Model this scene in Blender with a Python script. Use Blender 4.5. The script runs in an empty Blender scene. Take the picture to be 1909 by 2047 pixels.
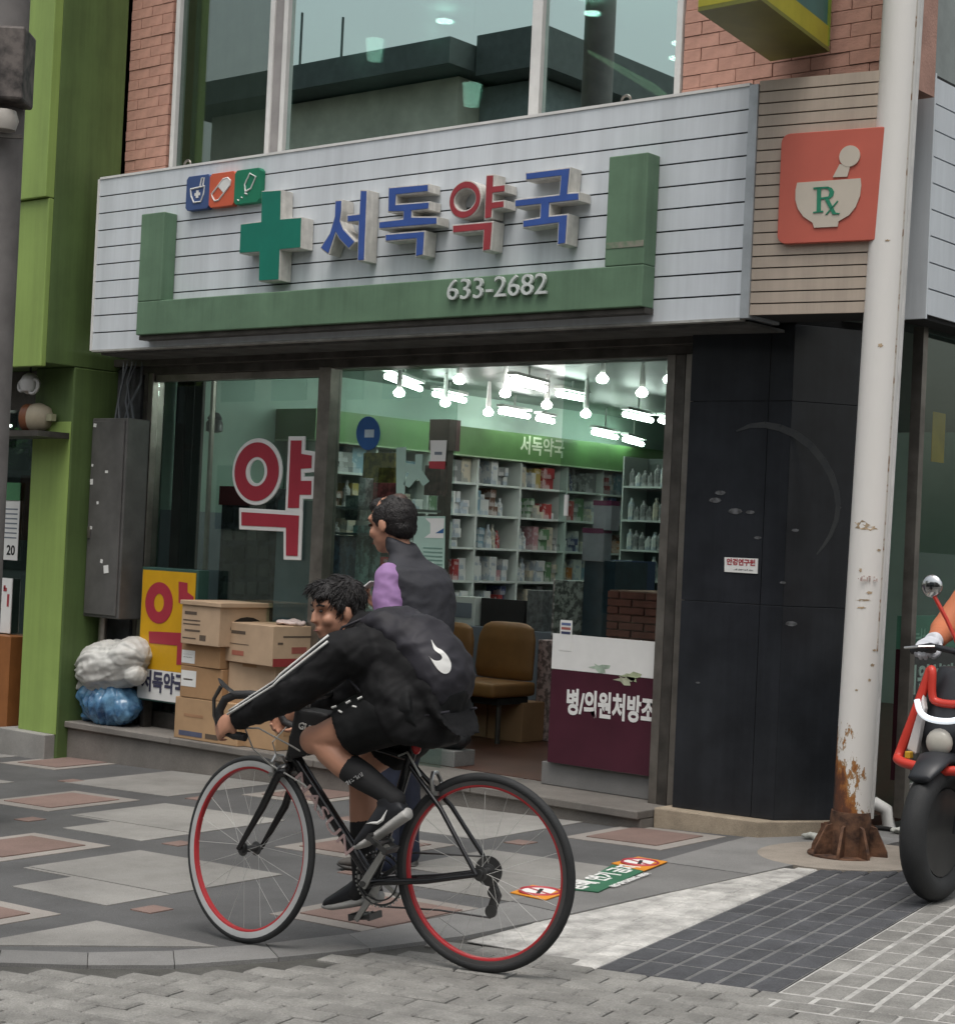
import bpy, bmesh, math, random
import numpy as np
from mathutils import Vector as V, Matrix, noise
random.seed(7)
sc = bpy.context.scene
col = sc.collection
# ---------------------------------------------------------------- camera
FOC, AZ, PIT, ROL = 3600.0, math.radians(39.5), math.radians(0.92), math.radians(2.64)
CAM = V((5.44, -7.93, 1.5))
FW = V((-math.sin(AZ)*math.cos(PIT), math.cos(AZ)*math.cos(PIT), math.sin(PIT)))
RT = V((math.cos(AZ), math.sin(AZ), 0)); UP = RT.cross(FW)
CI = RT*math.cos(ROL)+UP*math.sin(ROL); CJ = -RT*math.sin(ROL)+UP*math.cos(ROL)
cam = bpy.data.cameras.new('camera'); cam.sensor_fit = 'HORIZONTAL'; cam.sensor_width = 36
cam.lens = 36*FOC/1909; cam.clip_end = 500; cam.clip_start = .1
co = bpy.data.objects.new('camera', cam); col.objects.link(co)
co.matrix_world = Matrix(((CI.x, CJ.x, -FW.x, CAM.x), (CI.y, CJ.y, -FW.y, CAM.y), (CI.z, CJ.z, -FW.z, CAM.z), (0, 0, 0, 1)))
sc.camera = co
# ---------------------------------------------------------------- sky, sun, exposure
w = bpy.data.worlds.new('World'); sc.world = w; w.use_nodes = True
nt = w.node_tree; bg = nt.nodes['Background']
sky = nt.nodes.new('ShaderNodeTexSky'); sky.sky_type = 'NISHITA'; sky.sun_disc = False
SUN_EL, SUN_ROT = math.radians(70), math.radians(150)
sky.sun_elevation = SUN_EL; sky.sun_rotation = SUN_ROT; sky.air_density = 2.0; sky.dust_density = 6; sky.ozone_density = 1
hs = nt.nodes.new('ShaderNodeHueSaturation'); hs.inputs['Saturation'].default_value = .36
nt.links.new(sky.outputs[0], hs.inputs['Color']); nt.links.new(hs.outputs[0], bg.inputs[0])
bg.inputs[1].default_value = .115
sun = bpy.data.lights.new('sun', 'SUN'); sun.energy = .9; sun.angle = math.radians(30); sun.color = (1, .97, .93)
so = bpy.data.objects.new('sun', sun); col.objects.link(so)
sd = V((math.sin(SUN_ROT)*math.cos(SUN_EL), math.cos(SUN_ROT)*math.cos(SUN_EL), math.sin(SUN_EL)))
so.rotation_euler = sd.to_track_quat('Z', 'Y').to_euler()
vs = sc.view_settings; vs.view_transform = 'Standard'; vs.look = 'None'; vs.exposure = 0.44; vs.gamma = 1; vs.use_curve_mapping = False
cy = sc.cycles; cy.use_denoising = True; cy.max_bounces = 8; cy.transparent_max_bounces = 24; cy.caustics_reflective = False; cy.caustics_refractive = False
cy.sample_clamp_indirect = 6
# ---------------------------------------------------------------- points seen in the photograph, placed on real planes
def ray(x, y): return FW+CI*((x-954.5)/FOC)+CJ*((1023.5-y)/FOC)
def PY(x, y, Y): d = ray(x, y); return CAM+d*((Y-CAM.y)/d.y)
def PX(x, y, X): d = ray(x, y); return CAM+d*((X-CAM.x)/d.x)
def PZ(x, y, Z): d = ray(x, y); return CAM+d*((Z-CAM.z)/d.z)
def PP(x, y, p, n): d = ray(x, y); return CAM+d*((V(p)-CAM).dot(n)/d.dot(n))
K1, K2, K0 = .034, .012, .012
def zg(x, y): return K0+K1*x+K2*y
def GP(x, y): d = ray(x, y); return CAM+d*((K0+K1*CAM.x+K2*CAM.y-CAM.z)/(d.z-K1*d.x-K2*d.y))
# ---------------------------------------------------------------- mesh helpers
class MB:
    def __init__(s, M=None): s.v = []; s.f = []; s.M = M
    def add(s, vs, fs, M=None):
        b = len(s.v)
        for p in vs:
            p = V(p)
            if M is not None: p = M @ p
            if s.M is not None: p = s.M @ p
            s.v.append(p)
        s.f += [tuple(i+b for i in f) for f in fs]; return s
    def box(s, x0, x1, y0, y1, z0, z1, M=None):
        vs = [(x, y, z) for z in (z0, z1) for y in (y0, y1) for x in (x0, x1)]
        return s.add(vs, [(0, 2, 3, 1), (4, 5, 7, 6), (0, 1, 5, 4), (1, 3, 7, 5), (3, 2, 6, 7), (2, 0, 4, 6)], M)
    def hexa(s, b, t):   # bottom quad, top quad
        return s.add(list(b)+list(t), [(3, 2, 1, 0), (4, 5, 6, 7), (0, 1, 5, 4), (1, 2, 6, 5), (2, 3, 7, 6), (3, 0, 4, 7)])
    def prism(s, pts, d, M=None):   # 3D polygon pts extruded by vector d
        n = len(pts); d = V(d); a = [V(p) for p in pts]
        fs = [tuple(range(n)), tuple(range(2*n-1, n-1, -1))]+[(i, n+i, n+(i+1) % n, (i+1) % n) for i in range(n)]
        return s.add(a+[p+d for p in a], fs, M)
    def ringprism(s, outer, inner, d):
        n = len(outer); d = V(d); vs = [V(p) for p in outer]+[V(p) for p in inner]; vs = vs+[p+d for p in vs]; fs = []
        for i in range(n):
            j = (i+1) % n
            fs += [(i, j, n+j, n+i), (2*n+j, 2*n+i, 3*n+i, 3*n+j), (j, i, 2*n+i, 2*n+j), (n+i, n+j, 3*n+j, 3*n+i)]
        return s.add(vs, fs)
    def tube(s, pts, r, n=8, M=None, cap=True, closed=False):
        pts = [V(p) for p in pts]; m = len(pts); rs = r if isinstance(r, (list, tuple)) else [r]*m
        vs = []; fs = []; prev = None
        for i, p in enumerate(pts):
            if closed: t = pts[(i+1) % m]-pts[i-1]
            else: t = pts[min(i+1, m-1)]-pts[max(i-1, 0)]
            t.normalize()
            if prev is None:
                a = V((0, 0, 1)) if abs(t.z) < .9 else V((1, 0, 0)); u = t.cross(a).normalized()
            else: u = (prev-t*prev.dot(t)).normalized()
            prev = u; q = t.cross(u)
            for k in range(n):
                an = 2*math.pi*k/n; vs.append(p+(u*math.cos(an)+q*math.sin(an))*rs[i])
        for i in range(m if closed else m-1):
            j = (i+1) % m
            for k in range(n):
                fs.append((i*n+k, i*n+(k+1) % n, j*n+(k+1) % n, j*n+k))
        if cap and not closed: fs += [tuple(range(n-1, -1, -1)), tuple(range((m-1)*n, m*n))]
        return s.add(vs, fs, M)
    def loft(s, rings, n=16, M=None):   # ring: (center, U, V) half axes
        vs = []; fs = []
        for c, u, q in rings:
            c, u, q = V(c), V(u), V(q)
            for k in range(n):
                an = 2*math.pi*k/n; vs.append(c+u*math.cos(an)+q*math.sin(an))
        m = len(rings)
        for i in range(m-1):
            for k in range(n): fs.append((i*n+k, i*n+(k+1) % n, (i+1)*n+(k+1) % n, (i+1)*n+k))
        fs += [tuple(range(n-1, -1, -1)), tuple(range((m-1)*n, m*n))]
        return s.add(vs, fs, M)
    def ell(s, c, r, n=12, R=None, M=None):
        c = V(c); r = (r, r, r) if not isinstance(r, (tuple, list)) else r; vs = []; fs = []; m = max(4, n//2)
        for i in range(m+1):
            th = math.pi*i/m
            for k in range(n):
                an = 2*math.pi*k/n; p = V((r[0]*math.sin(th)*math.cos(an), r[1]*math.sin(th)*math.sin(an), r[2]*math.cos(th)))
                vs.append(c+(R @ p if R else p))
        for i in range(m):
            for k in range(n): fs.append((i*n+k, (i+1)*n+k, (i+1)*n+(k+1) % n, i*n+(k+1) % n))
        return s.add(vs, fs, M)
    def lathe(s, prof, n=20, M=None):
        vs = []; fs = []
        for r, z in prof:
            for k in range(n):
                an = 2*math.pi*k/n; vs.append((r*math.cos(an), r*math.sin(an), z))
        for i in range(len(prof)-1):
            for k in range(n): fs.append((i*n+k, i*n+(k+1) % n, (i+1)*n+(k+1) % n, (i+1)*n+k))
        fs += [tuple(range(n-1, -1, -1)), tuple(range((len(prof)-1)*n, len(prof)*n))]
        return s.add(vs, fs, M)
    def torus(s, R, r, n=48, m=10, M=None, prof=None):   # ring round local Z
        prof = prof or [(R+r*math.cos(2*math.pi*k/m), r*math.sin(2*math.pi*k/m)) for k in range(m)]
        m = len(prof); vs = []; fs = []
        for i in range(n):
            an = 2*math.pi*i/n
            for q, z in prof: vs.append((q*math.cos(an), q*math.sin(an), z))
        for i in range(n):
            j = (i+1) % n
            for k in range(m): fs.append((i*m+k, j*m+k, j*m+(k+1) % m, i*m+(k+1) % m))
        return s.add(vs, fs, M)
    def mesh(s, name, org=None, smooth=False):
        me = bpy.data.meshes.new(name); o = V(org) if org is not None else V((0, 0, 0))
        me.from_pydata([tuple(p-o) for p in s.v], [], s.f); me.update()
        bm = bmesh.new(); bm.from_mesh(me); bmesh.ops.recalc_face_normals(bm, faces=bm.faces); bm.to_mesh(me); bm.free()
        if smooth:
            for p in me.polygons: p.use_smooth = True
        return me
    def build(s, name, mat, parent=None, smooth=False, bevel=0, org=None):
        if parent is not None: org = ORG[parent.name]
        elif org is None: org = V((0, 0, 0))
        me = s.mesh(name, org, smooth); o = bpy.data.objects.new(name, me); col.objects.link(o)
        me.materials.append(mat)
        if parent is not None: o.parent = parent
        else: o.location = org
        ORG[o.name] = V(org)
        if bevel:
            b = o.modifiers.new('bevel', 'BEVEL'); b.width = bevel; b.segments = 2; b.limit_method = 'ANGLE'; b.angle_limit = .6
            b.harden_normals = False
        if smooth == 'auto':
            for p in me.polygons: p.use_smooth = True
            me.set_sharp_from_angle(angle=.7)
        return o
ORG = {}
def tag(o, label, cat, group=None, kind=None):
    if label: o['label'] = label
    if cat: o['category'] = cat
    if group: o['group'] = group
    if kind: o['kind'] = kind
    return o
def thing(name, loc, label, cat, group=None):
    o = bpy.data.objects.new(name, None); col.objects.link(o); o.location = loc; o.empty_display_size = .1
    ORG[o.name] = V(loc); return tag(o, label, cat, group)
def struct(o): o['kind'] = 'structure'; return o
def bx(x0, x1, y0, y1, z0, z1): return MB().box(x0, x1, y0, y1, z0, z1)
def clone(o, loc, parent=None):
    c = o.copy(); col.objects.link(c); c.location = loc; c.parent = parent; ORG[c.name] = V(loc); return c
FACE = Matrix(((1, 0, 0, 0), (0, 0, -1, 0), (0, 1, 0, 0), (0, 0, 0, 1)))   # text plane -> facade plane (towards the street)
def text_mb(body, size, M, bold=0.0, ext=.002, align='CENTER', sx=1.0):
    cu = bpy.data.curves.new('t', 'FONT'); cu.body = body; cu.size = size; cu.extrude = ext; cu.offset = bold; cu.align_x = align; cu.align_y = 'CENTER'; cu.resolution_u = 3
    ob = bpy.data.objects.new('t', cu); col.objects.link(ob); dg = bpy.context.evaluated_depsgraph_get()
    me = ob.evaluated_get(dg).to_mesh(); mb = MB()
    mb.add([M @ V((p.co.x*sx, p.co.y, p.co.z)) for p in me.vertices], [tuple(p.vertices) for p in me.polygons])
    bpy.data.objects.remove(ob); bpy.data.curves.remove(cu); return mb
def offset_poly(pts, d):   # 2D miter offset outward
    n = len(pts); A = sum(pts[i][0]*pts[(i+1) % n][1]-pts[(i+1) % n][0]*pts[i][1] for i in range(n)); sg = 1 if A > 0 else -1; out = []
    for i in range(n):
        p0, p1, p2 = V(pts[i-1]), V(pts[i]), V(pts[(i+1) % n]); a = (p1-p0).normalized(); b = (p2-p1).normalized()
        na = V((a.y, -a.x))*sg; nb = V((b.y, -b.x))*sg; m = na+nb
        k = m.dot(na); m = m/max(k, .35)
        out.append(p1+m*d)
    return out
def remesh(mb, voxel, name, mat, parent=None, sm=6, wr=0, wscale=8, org=None, wfun=None, smfac=.5):
    me = mb.mesh('tmp'); ob = bpy.data.objects.new('tmp', me); col.objects.link(ob)
    r = ob.modifiers.new('r', 'REMESH'); r.mode = 'VOXEL'; r.voxel_size = voxel; r.adaptivity = 0
    if sm:
        q = ob.modifiers.new('s', 'SMOOTH'); q.factor = smfac; q.iterations = sm
    dg = bpy.context.evaluated_depsgraph_get(); e = ob.evaluated_get(dg).to_mesh()
    out = MB(); out.v = [p.co.copy() for p in e.vertices]; nr = [p.normal.copy() for p in e.vertices]; out.f = [tuple(p.vertices) for p in e.polygons]
    bpy.data.objects.remove(ob)
    if wr:
        for i, p in enumerate(out.v):
            a = noise.noise(p*wscale)+.5*noise.noise(p*wscale*2.3)
            out.v[i] = p+nr[i]*(wr*a)
    if wfun:
        for i, p in enumerate(out.v): out.v[i] = p+nr[i]*wfun(p)
    return out.build(name, mat, parent, smooth=True, org=org)
# ---------------------------------------------------------------- materials
def spline(pts, k=4, closed=False):   # Catmull-Rom through the points
    P = [V(p) for p in pts]; n = len(P); out = []
    for i in range(n-1):
        a, b, c, d = P[max(i-1, 0)], P[i], P[i+1], P[min(i+2, n-1)]
        for j in range(k):
            t = j/k; out.append(.5*((2*b)+(c-a)*t+(2*a-5*b+4*c-d)*t*t+(3*b-a-3*c+d)*t*t*t))
    return out+[P[-1]]
def scribble(T, w, h, n, seed=1, ext=.0012):   # writing too small to read: short uneven strokes
    rn = random.Random(seed); mb = MB(); x = -w/2
    for i in range(n):
        cw = w/n
        for _ in range(3):
            a = rn.uniform(.15, .8)*cw; y = rn.uniform(-h/2, h/2*.6)
            if rn.random() < .55: mb.box(x, x+a, y, y+h*.16, -ext, ext, T)
            else: mb.box(x+a, x+a+h*.14, -h/2, -h/2+rn.uniform(.5, 1)*h, -ext, ext*.9, T)
        x += cw
    return mb
def srgb(r, g, b):
    return tuple(((c/255)/12.92 if c/255 <= .04045 else ((c/255+.055)/1.055)**2.4) for c in (r, g, b))
def newmat(name):
    m = bpy.data.materials.new(name); m.use_nodes = True; return m, m.node_tree.nodes, m.node_tree.links, m.node_tree.nodes['Principled BSDF']
def pm(name, c, rough=.6, metal=0, var=.12, scale=6, bump=0, bscale=60, spec=.4, c2=None, lo=.35, hi=.65, emit=0, sheen=0, trans=0, coat=0, streak=0, sscale=9):
    m, N, L, b = newmat(name)
    b.inputs['Roughness'].default_value = rough; b.inputs['Metallic'].default_value = metal; b.inputs['Specular IOR Level'].default_value = spec
    if coat: b.inputs['Coat Weight'].default_value = coat
    if sheen: b.inputs['Sheen Weight'].default_value = sheen
    if trans: b.inputs['Transmission Weight'].default_value = trans
    tc = N.new('ShaderNodeTexCoord'); ns = N.new('ShaderNodeTexNoise'); ns.inputs['Scale'].default_value = scale; ns.inputs['Detail'].default_value = 6; ns.inputs['Roughness'].default_value = .6
    L.new(tc.outputs['Object'], ns.inputs['Vector'])
    rp = N.new('ShaderNodeValToRGB'); L.new(ns.outputs['Fac'], rp.inputs['Fac'])
    a = tuple(min(1, x*(1-var)) for x in c); d = c2 or tuple(min(1, x*(1+var)) for x in c)
    rp.color_ramp.elements[0].position = lo; rp.color_ramp.elements[1].position = hi
    rp.color_ramp.elements[0].color = (*a, 1); rp.color_ramp.elements[1].color = (*d, 1)
    if streak:
        mp = N.new('ShaderNodeMapping'); mp.inputs['Scale'].default_value = (1, 1, .05); L.new(tc.outputs['Object'], mp.inputs[0])
        n3 = N.new('ShaderNodeTexNoise'); n3.inputs['Scale'].default_value = sscale; n3.inputs['Detail'].default_value = 8; n3.inputs['Roughness'].default_value = .7; L.new(mp.outputs[0], n3.inputs['Vector'])
        r3 = N.new('ShaderNodeMapRange'); r3.inputs[1].default_value = .38; r3.inputs[2].default_value = .66; r3.inputs[3].default_value = 1.03; r3.inputs[4].default_value = 1-streak; L.new(n3.outputs['Fac'], r3.inputs[0])
        vm = N.new('ShaderNodeVectorMath'); vm.operation = 'SCALE'; L.new(rp.outputs['Color'], vm.inputs[0]); L.new(r3.outputs[0], vm.inputs['Scale']); L.new(vm.outputs[0], b.inputs['Base Color'])
    else: L.new(rp.outputs['Color'], b.inputs['Base Color'])
    if bump:
        n2 = N.new('ShaderNodeTexNoise'); n2.inputs['Scale'].default_value = bscale; n2.inputs['Detail'].default_value = 5
        L.new(tc.outputs['Object'], n2.inputs['Vector']); bp = N.new('ShaderNodeBump'); bp.inputs['Strength'].default_value = bump; bp.inputs['Distance'].default_value = .01
        L.new(n2.outputs['Fac'], bp.inputs['Height']); L.new(bp.outputs['Normal'], b.inputs['Normal'])
    if emit:
        b.inputs['Emission Color'].default_value = (*c, 1); b.inputs['Emission Strength'].default_value = emit
    return m
def glass(name, tint, refl=.10, rough=0.0, fres=1.45, base=0.0, gc=(.95, 1, .98)):
    m, N, L, b = newmat(name); N.remove(b); out = N['Material Output']
    t = N.new('ShaderNodeBsdfTransparent'); t.inputs[0].default_value = (*tint, 1)
    g = N.new('ShaderNodeBsdfGlossy'); g.inputs['Roughness'].default_value = rough; g.inputs[0].default_value = (*gc, 1)
    fr = N.new('ShaderNodeLayerWeight'); fr.inputs[0].default_value = .5; p5 = N.new('ShaderNodeMath'); p5.operation = 'POWER'; p5.inputs[1].default_value = 5; L.new(fr.outputs['Facing'], p5.inputs[0])
    mp = N.new('ShaderNodeMath'); mp.operation = 'MULTIPLY_ADD'; mp.inputs[1].default_value = 1-base-.04; mp.inputs[2].default_value = base+.04
    L.new(p5.outputs[0], mp.inputs[0]); mx = N.new('ShaderNodeMixShader')
    L.new(mp.outputs[0], mx.inputs[0]); L.new(t.outputs[0], mx.inputs[1]); L.new(g.outputs[0], mx.inputs[2]); L.new(mx.outputs[0], out.inputs[0])
    return m
def emis(name, c, s):
    m, N, L, b = newmat(name); b.inputs['Base Color'].default_value = (*c, 1)
    b.inputs['Emission Color'].default_value = (*c, 1); b.inputs['Emission Strength'].default_value = s; return m
def granite(name, c, var=.25, scale=220, blot=3, rough=.75, bump=.15, dark=.6):
    m, N, L, b = newmat(name); b.inputs['Roughness'].default_value = rough; b.inputs['Specular IOR Level'].default_value = .3
    tc = N.new('ShaderNodeTexCoord'); geo = N.new('ShaderNodeNewGeometry')
    n1 = N.new('ShaderNodeTexNoise'); n1.inputs['Scale'].default_value = scale; n1.inputs['Detail'].default_value = 3
    n2 = N.new('ShaderNodeTexNoise'); n2.inputs['Scale'].default_value = blot; n2.inputs['Detail'].default_value = 7; n2.inputs['Roughness'].default_value = .65
    L.new(geo.outputs['Position'], n1.inputs['Vector']); L.new(geo.outputs['Position'], n2.inputs['Vector'])
    r1 = N.new('ShaderNodeMapRange'); r1.inputs[1].default_value = .3; r1.inputs[2].default_value = .7; r1.inputs[3].default_value = 1-var; r1.inputs[4].default_value = 1+var
    r2 = N.new('ShaderNodeMapRange'); r2.inputs[1].default_value = .3; r2.inputs[2].default_value = .62; r2.inputs[3].default_value = dark; r2.inputs[4].default_value = 1.06
    L.new(n1.outputs['Fac'], r1.inputs[0]); L.new(n2.outputs['Fac'], r2.inputs[0])
    oi = N.new('ShaderNodeObjectInfo'); r3 = N.new('ShaderNodeMapRange'); r3.inputs[3].default_value = .88; r3.inputs[4].default_value = 1.1; L.new(oi.outputs['Random'], r3.inputs[0])
    m1 = N.new('ShaderNodeMath'); m1.operation = 'MULTIPLY'; L.new(r1.outputs[0], m1.inputs[0]); L.new(r2.outputs[0], m1.inputs[1])
    m2 = N.new('ShaderNodeMath'); m2.operation = 'MULTIPLY'; L.new(m1.outputs[0], m2.inputs[0]); L.new(r3.outputs[0], m2.inputs[1])
    vm = N.new('ShaderNodeVectorMath'); vm.operation = 'SCALE'; vm.inputs[0].default_value = c; L.new(m2.outputs[0], vm.inputs['Scale'])
    L.new(vm.outputs[0], b.inputs['Base Color'])
    bp = N.new('ShaderNodeBump'); bp.inputs['Strength'].default_value = bump; bp.inputs['Distance'].default_value = .004
    L.new(n1.outputs['Fac'], bp.inputs['Height']); L.new(bp.outputs['Normal'], b.inputs['Normal'])
    return m
# ================================================================ materials used across the place
M = {}
M['slab'] = granite('granite_light', (.265, .258, .243), var=.18, blot=1.9, dark=.68)
M['pink'] = granite('granite_pink', (.215, .15, .13), var=.2, blot=2.5, dark=.75)
M['border'] = granite('granite_border', (.265, .245, .225), var=.15, blot=2.5, dark=.8)
M['darkpave'] = granite('granite_dark', (.090, .090, .091), var=.25, blot=2, dark=.72)
M['kerb'] = granite('kerb_stone', (.19, .188, .183), var=.2, blot=2, dark=.75)
M['paver'] = granite('paver_grey', (.235, .23, .215), var=.22, blot=6, dark=.62, scale=150, bump=.3)
M['paver_dark'] = granite('paver_dark', (.075, .077, .084), var=.25, blot=7, dark=.7, scale=150, bump=.3)
M['paint'] = granite('paint_worn', (.50, .49, .465), var=.12, blot=9, dark=.5, scale=120, bump=.3)
M['joint'] = granite('joint_sand', (.10, .098, .09), var=.3, blot=5, dark=.6, scale=200, bump=.4)
M['joint_pale'] = granite('joint_paint', (.19, .19, .188), var=.3, blot=7, dark=.6, scale=200, bump=.4)
M['step'] = granite('step_granite', (.20, .185, .168), var=.3, blot=2.5, dark=.68, scale=260)
M['stone'] = granite('stone_buff', (.36, .30, .225), var=.22, blot=3, dark=.55, scale=240)
M['steel'] = pm('steel_frame', (.26, .24, .215), rough=.38, metal=.85, var=.25, scale=5, bump=.05, bscale=20)
M['steeld'] = pm('steel_frame_dark', (.10, .092, .083), rough=.45, metal=.7, var=.3, scale=6, bump=.05, bscale=20)
M['white'] = pm('white_board', (.64, .68, .715), streak=.13, rough=.42, var=.035, scale=2.5, bump=.02, bscale=8)
M['whitem'] = pm('white_metal', (.70, .695, .675), rough=.45, var=.08, scale=5, bump=.04, bscale=30)
M['beige'] = pm('beige_board', (.46, .385, .315), streak=.15, rough=.5, var=.08, scale=2, bump=.02, bscale=10)
M['black'] = pm('black_stone', (.021, .0235, .028), streak=.2, rough=.25, var=.25, scale=3, spec=.45, bump=.015, bscale=6)
M['gap'] = pm('dark_gap', (.02, .02, .02), rough=.9)
M['brick'] = pm('brick_red', (.52, .29, .225), rough=.85, var=.14, scale=9, bump=.35, bscale=90)
M['mortar'] = pm('mortar', (.42, .25, .20), rough=.9, var=.15, bump=.3, bscale=80)
M['gbar'] = pm('sign_green', (.125, .215, .135), streak=.22, sscale=6, rough=.5, var=.14, scale=3, bump=.02)
M['cross'] = pm('cross_green', (.006, .18, .125), rough=.4, var=.06)
M['lblue'] = pm('letter_blue', (.042, .095, .33), rough=.4, var=.1)
M['lred'] = pm('letter_red', (.33, .045, .055), rough=.4, var=.1)
M['lwhite'] = pm('letter_return', (.64, .62, .58), streak=.3, sscale=14, rough=.5, var=.12, scale=14)
M['digit'] = pm('digit_steel', (.58, .62, .60), rough=.45, metal=.1, var=.1)
M['lime'] = pm('lime_panel', (.26, .37, .10), streak=.15, rough=.5, var=.08, scale=2, bump=.02, bscale=6)
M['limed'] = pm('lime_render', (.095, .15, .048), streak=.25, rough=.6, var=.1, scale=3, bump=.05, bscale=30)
M['red'] = pm('plain_red', (.36, .045, .055), rough=.5, var=.05)
M['offwhite'] = pm('plain_white', (.74, .74, .72), rough=.5, var=.04)
M['glass'] = glass('shop_glass', (.80, .88, .85), base=.02)
M['glassup'] = glass('tinted_glass', (.42, .56, .52), base=.62, gc=(.80, .98, .95))
M['glassside'] = glass('grey_glass', (.60, .66, .63), base=.14, gc=(.85, .97, .94))
# ================================================================ ground
def flat(poly, top, thick, name, mat, parent=None, k=None):
    mb = MB(); n = len(poly)
    a = [V((x, y, zg(x, y)+top)) for x, y in poly]; b = [p-V((0, 0, thick)) for p in a]
    mb.add(a+b, [tuple(range(n)), tuple(range(2*n-1, n-1, -1))]+[(i, n+i, n+(i+1) % n, (i+1) % n) for i in range(n)])
    return mb.build(name, mat, parent)
g0 = MB(); S = 70; g0.add([(x, y, zg(x, y)-.09) for x, y in ((-S, -S), (S, -S), (S, S), (-S, S))], [(0, 1, 2, 3)])
struct(g0.build('ground', pm('asphalt_ground', (.06, .06, .06), rough=.9, var=.2, bump=.3)))
inner = [(-12, -5.9), (-6, -5.2), (-3, -4.75), (-1, -4.35), (.1, -4.0), (.36, -3.82), (.56, -3.6), (.72, -3.3), (.82, -2.97), (.86, -2.5), (.86, -2.04), (.8, -1.4), (.74, -.78), (.66, .0), (.6, .7), (.55, 2.2)]
outer = [(-12, -6.15), (-6, -5.42), (-3, -4.95), (-1, -4.52), (.26, -4.13), (.52, -3.95), (.74, -3.75), (.92, -3.43), (1.05, -3.1), (1.16, -2.7), (1.2, -2.1), (1.22, -1.4), (1.25, -.78), (1.28, .0), (1.3, .7), (1.32, 2.2)]
pav = struct(flat(inner+[(-12, 2.2)], 0, .1, 'pavement', M['darkpave']))
kerb = struct(flat(outer+inner[::-1], -.014, .08, 'kerb', M['joint']))
kp = []
for i in range(len(inner)-1):
    a, b, c, d = V(inner[i]), V(inner[i+1]), V(outer[i]), V(outer[i+1]); n = max(1, round((b-a).length/.85))
    for k in range(n):
        e = .002/((b-a).length/n+.2); t0, t1 = k/n+e/n, (k+1)/n-e/n
        q = [a.lerp(b, t0), a.lerp(b, t1), c.lerp(d, t1), c.lerp(d, t0)]; cc = sum(q, V((0, 0)))/4; q = [p+(cc-p)*.002 for p in q]
        flat([tuple(p) for p in q], .002+random.uniform(-.001, .002), .05, 'kerb_stone', M['kerb'], kerb)
# paving pattern: big notched slabs and pink squares in pale frames, on dark granite
def inpoly(x, y, P):
    c = False; j = len(P)-1
    for i in range(len(P)):
        if (P[i][1] > y) != (P[j][1] > y) and x < (P[j][0]-P[i][0])*(y-P[i][1])/(P[j][1]-P[i][1])+P[i][0]: c = not c
        j = i
    return c
PAVP = inner+[(-12, 2.2)]
def clipx(poly):   # keep a slab inside the pavement edge
    pin = [inpoly(x, y, PAVP) for x, y in poly]
    if all(pin): return poly
    if not any(pin): return None
    out = []
    for i in range(len(poly)):
        a, b = V(poly[i]), V(poly[(i+1) % len(poly)]); ia = inpoly(a.x, a.y, PAVP); ib = inpoly(b.x, b.y, PAVP)
        if ia: out.append((a.x, a.y))
        if ia != ib:
            lo, hi = 0., 1.
            for _ in range(18):
                m = (lo+hi)/2; p = a.lerp(b, m)
                if inpoly(p.x, p.y, PAVP) == ia: lo = m
                else: hi = m
            p = a.lerp(b, lo); out.append((p.x, p.y))
    return out if len(out) > 2 else None
def piece(poly, top, name, mat, parent=None, inset=.003):
    poly = clipx(poly)
    if not poly: return None
    return flat(poly, top, .03, name, mat, parent or pav)
rows = {0: .13, 1: -1.062, 2: -2.245, 3: -3.455, 4: -4.65}
for j, yt in rows.items():
    if j == 0: yb = -.85
    else: yb = yt-.985
    x0 = -2.43+1.19*(j-1)
    for k in range(-4, 5):
        s = x0+k*2.38
        if -9 < s < 1.2:
            nx, ny = .345, .315
            if j == 0:
                piece([(s, yb), (s+.965, yb), (s+.965, yt-.02), (s, yt-.02)], .004, 'paving_slab', M['slab'])
            elif k % 2 == 0 or j == 2:   # two stones meeting in a cut joint
                ym = yb+.34
                piece([(s+nx, yb), (s+.97, yb), (s+.97, ym-.003), (s, ym-.003), (s, yb+ny), (s+nx, yb+ny)], .004, 'paving_slab', M['slab'])
                piece([(s, ym+.003), (s+.97, ym+.003), (s+.97, yt), (s, yt)], .0055, 'paving_slab', M['slab'])
            else:
                piece([(s+nx, yb), (s+.97, yb), (s+.97, yt), (s, yt), (s, yb+ny), (s+nx, yb+ny)], .004, 'paving_slab', M['slab'])
        p = s+1.19+(.02 if j == 0 else .38)
        if -9 < p < 1.2:
            wd, hh = .60, (.60 if j == 0 else .655); y1 = yt-.02 if j == 0 else yt-.005
            fr = [(p, y1-hh), (p+wd, y1-hh), (p+wd, y1), (p, y1)]
            piece(fr, .004, 'paving_frame', M['border'])
            q = .085; piece([(p+q, y1-hh+q), (p+wd-q, y1-hh+q), (p+wd-q, y1-q), (p+q, y1-q)], .0085, 'pink_stone', M['pink'])
        # small pink inset squares
        for dx in (.0, 1.19):
            u, v2 = s+dx-.03, yb+.075
            if -9 < u < 1.1 and j > -1:
                piece([(u-.06, v2-.06), (u+.06, v2-.06), (u+.06, v2+.06), (u-.06, v2+.06)], .0045, 'pink_inset', M['pink'])
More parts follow.
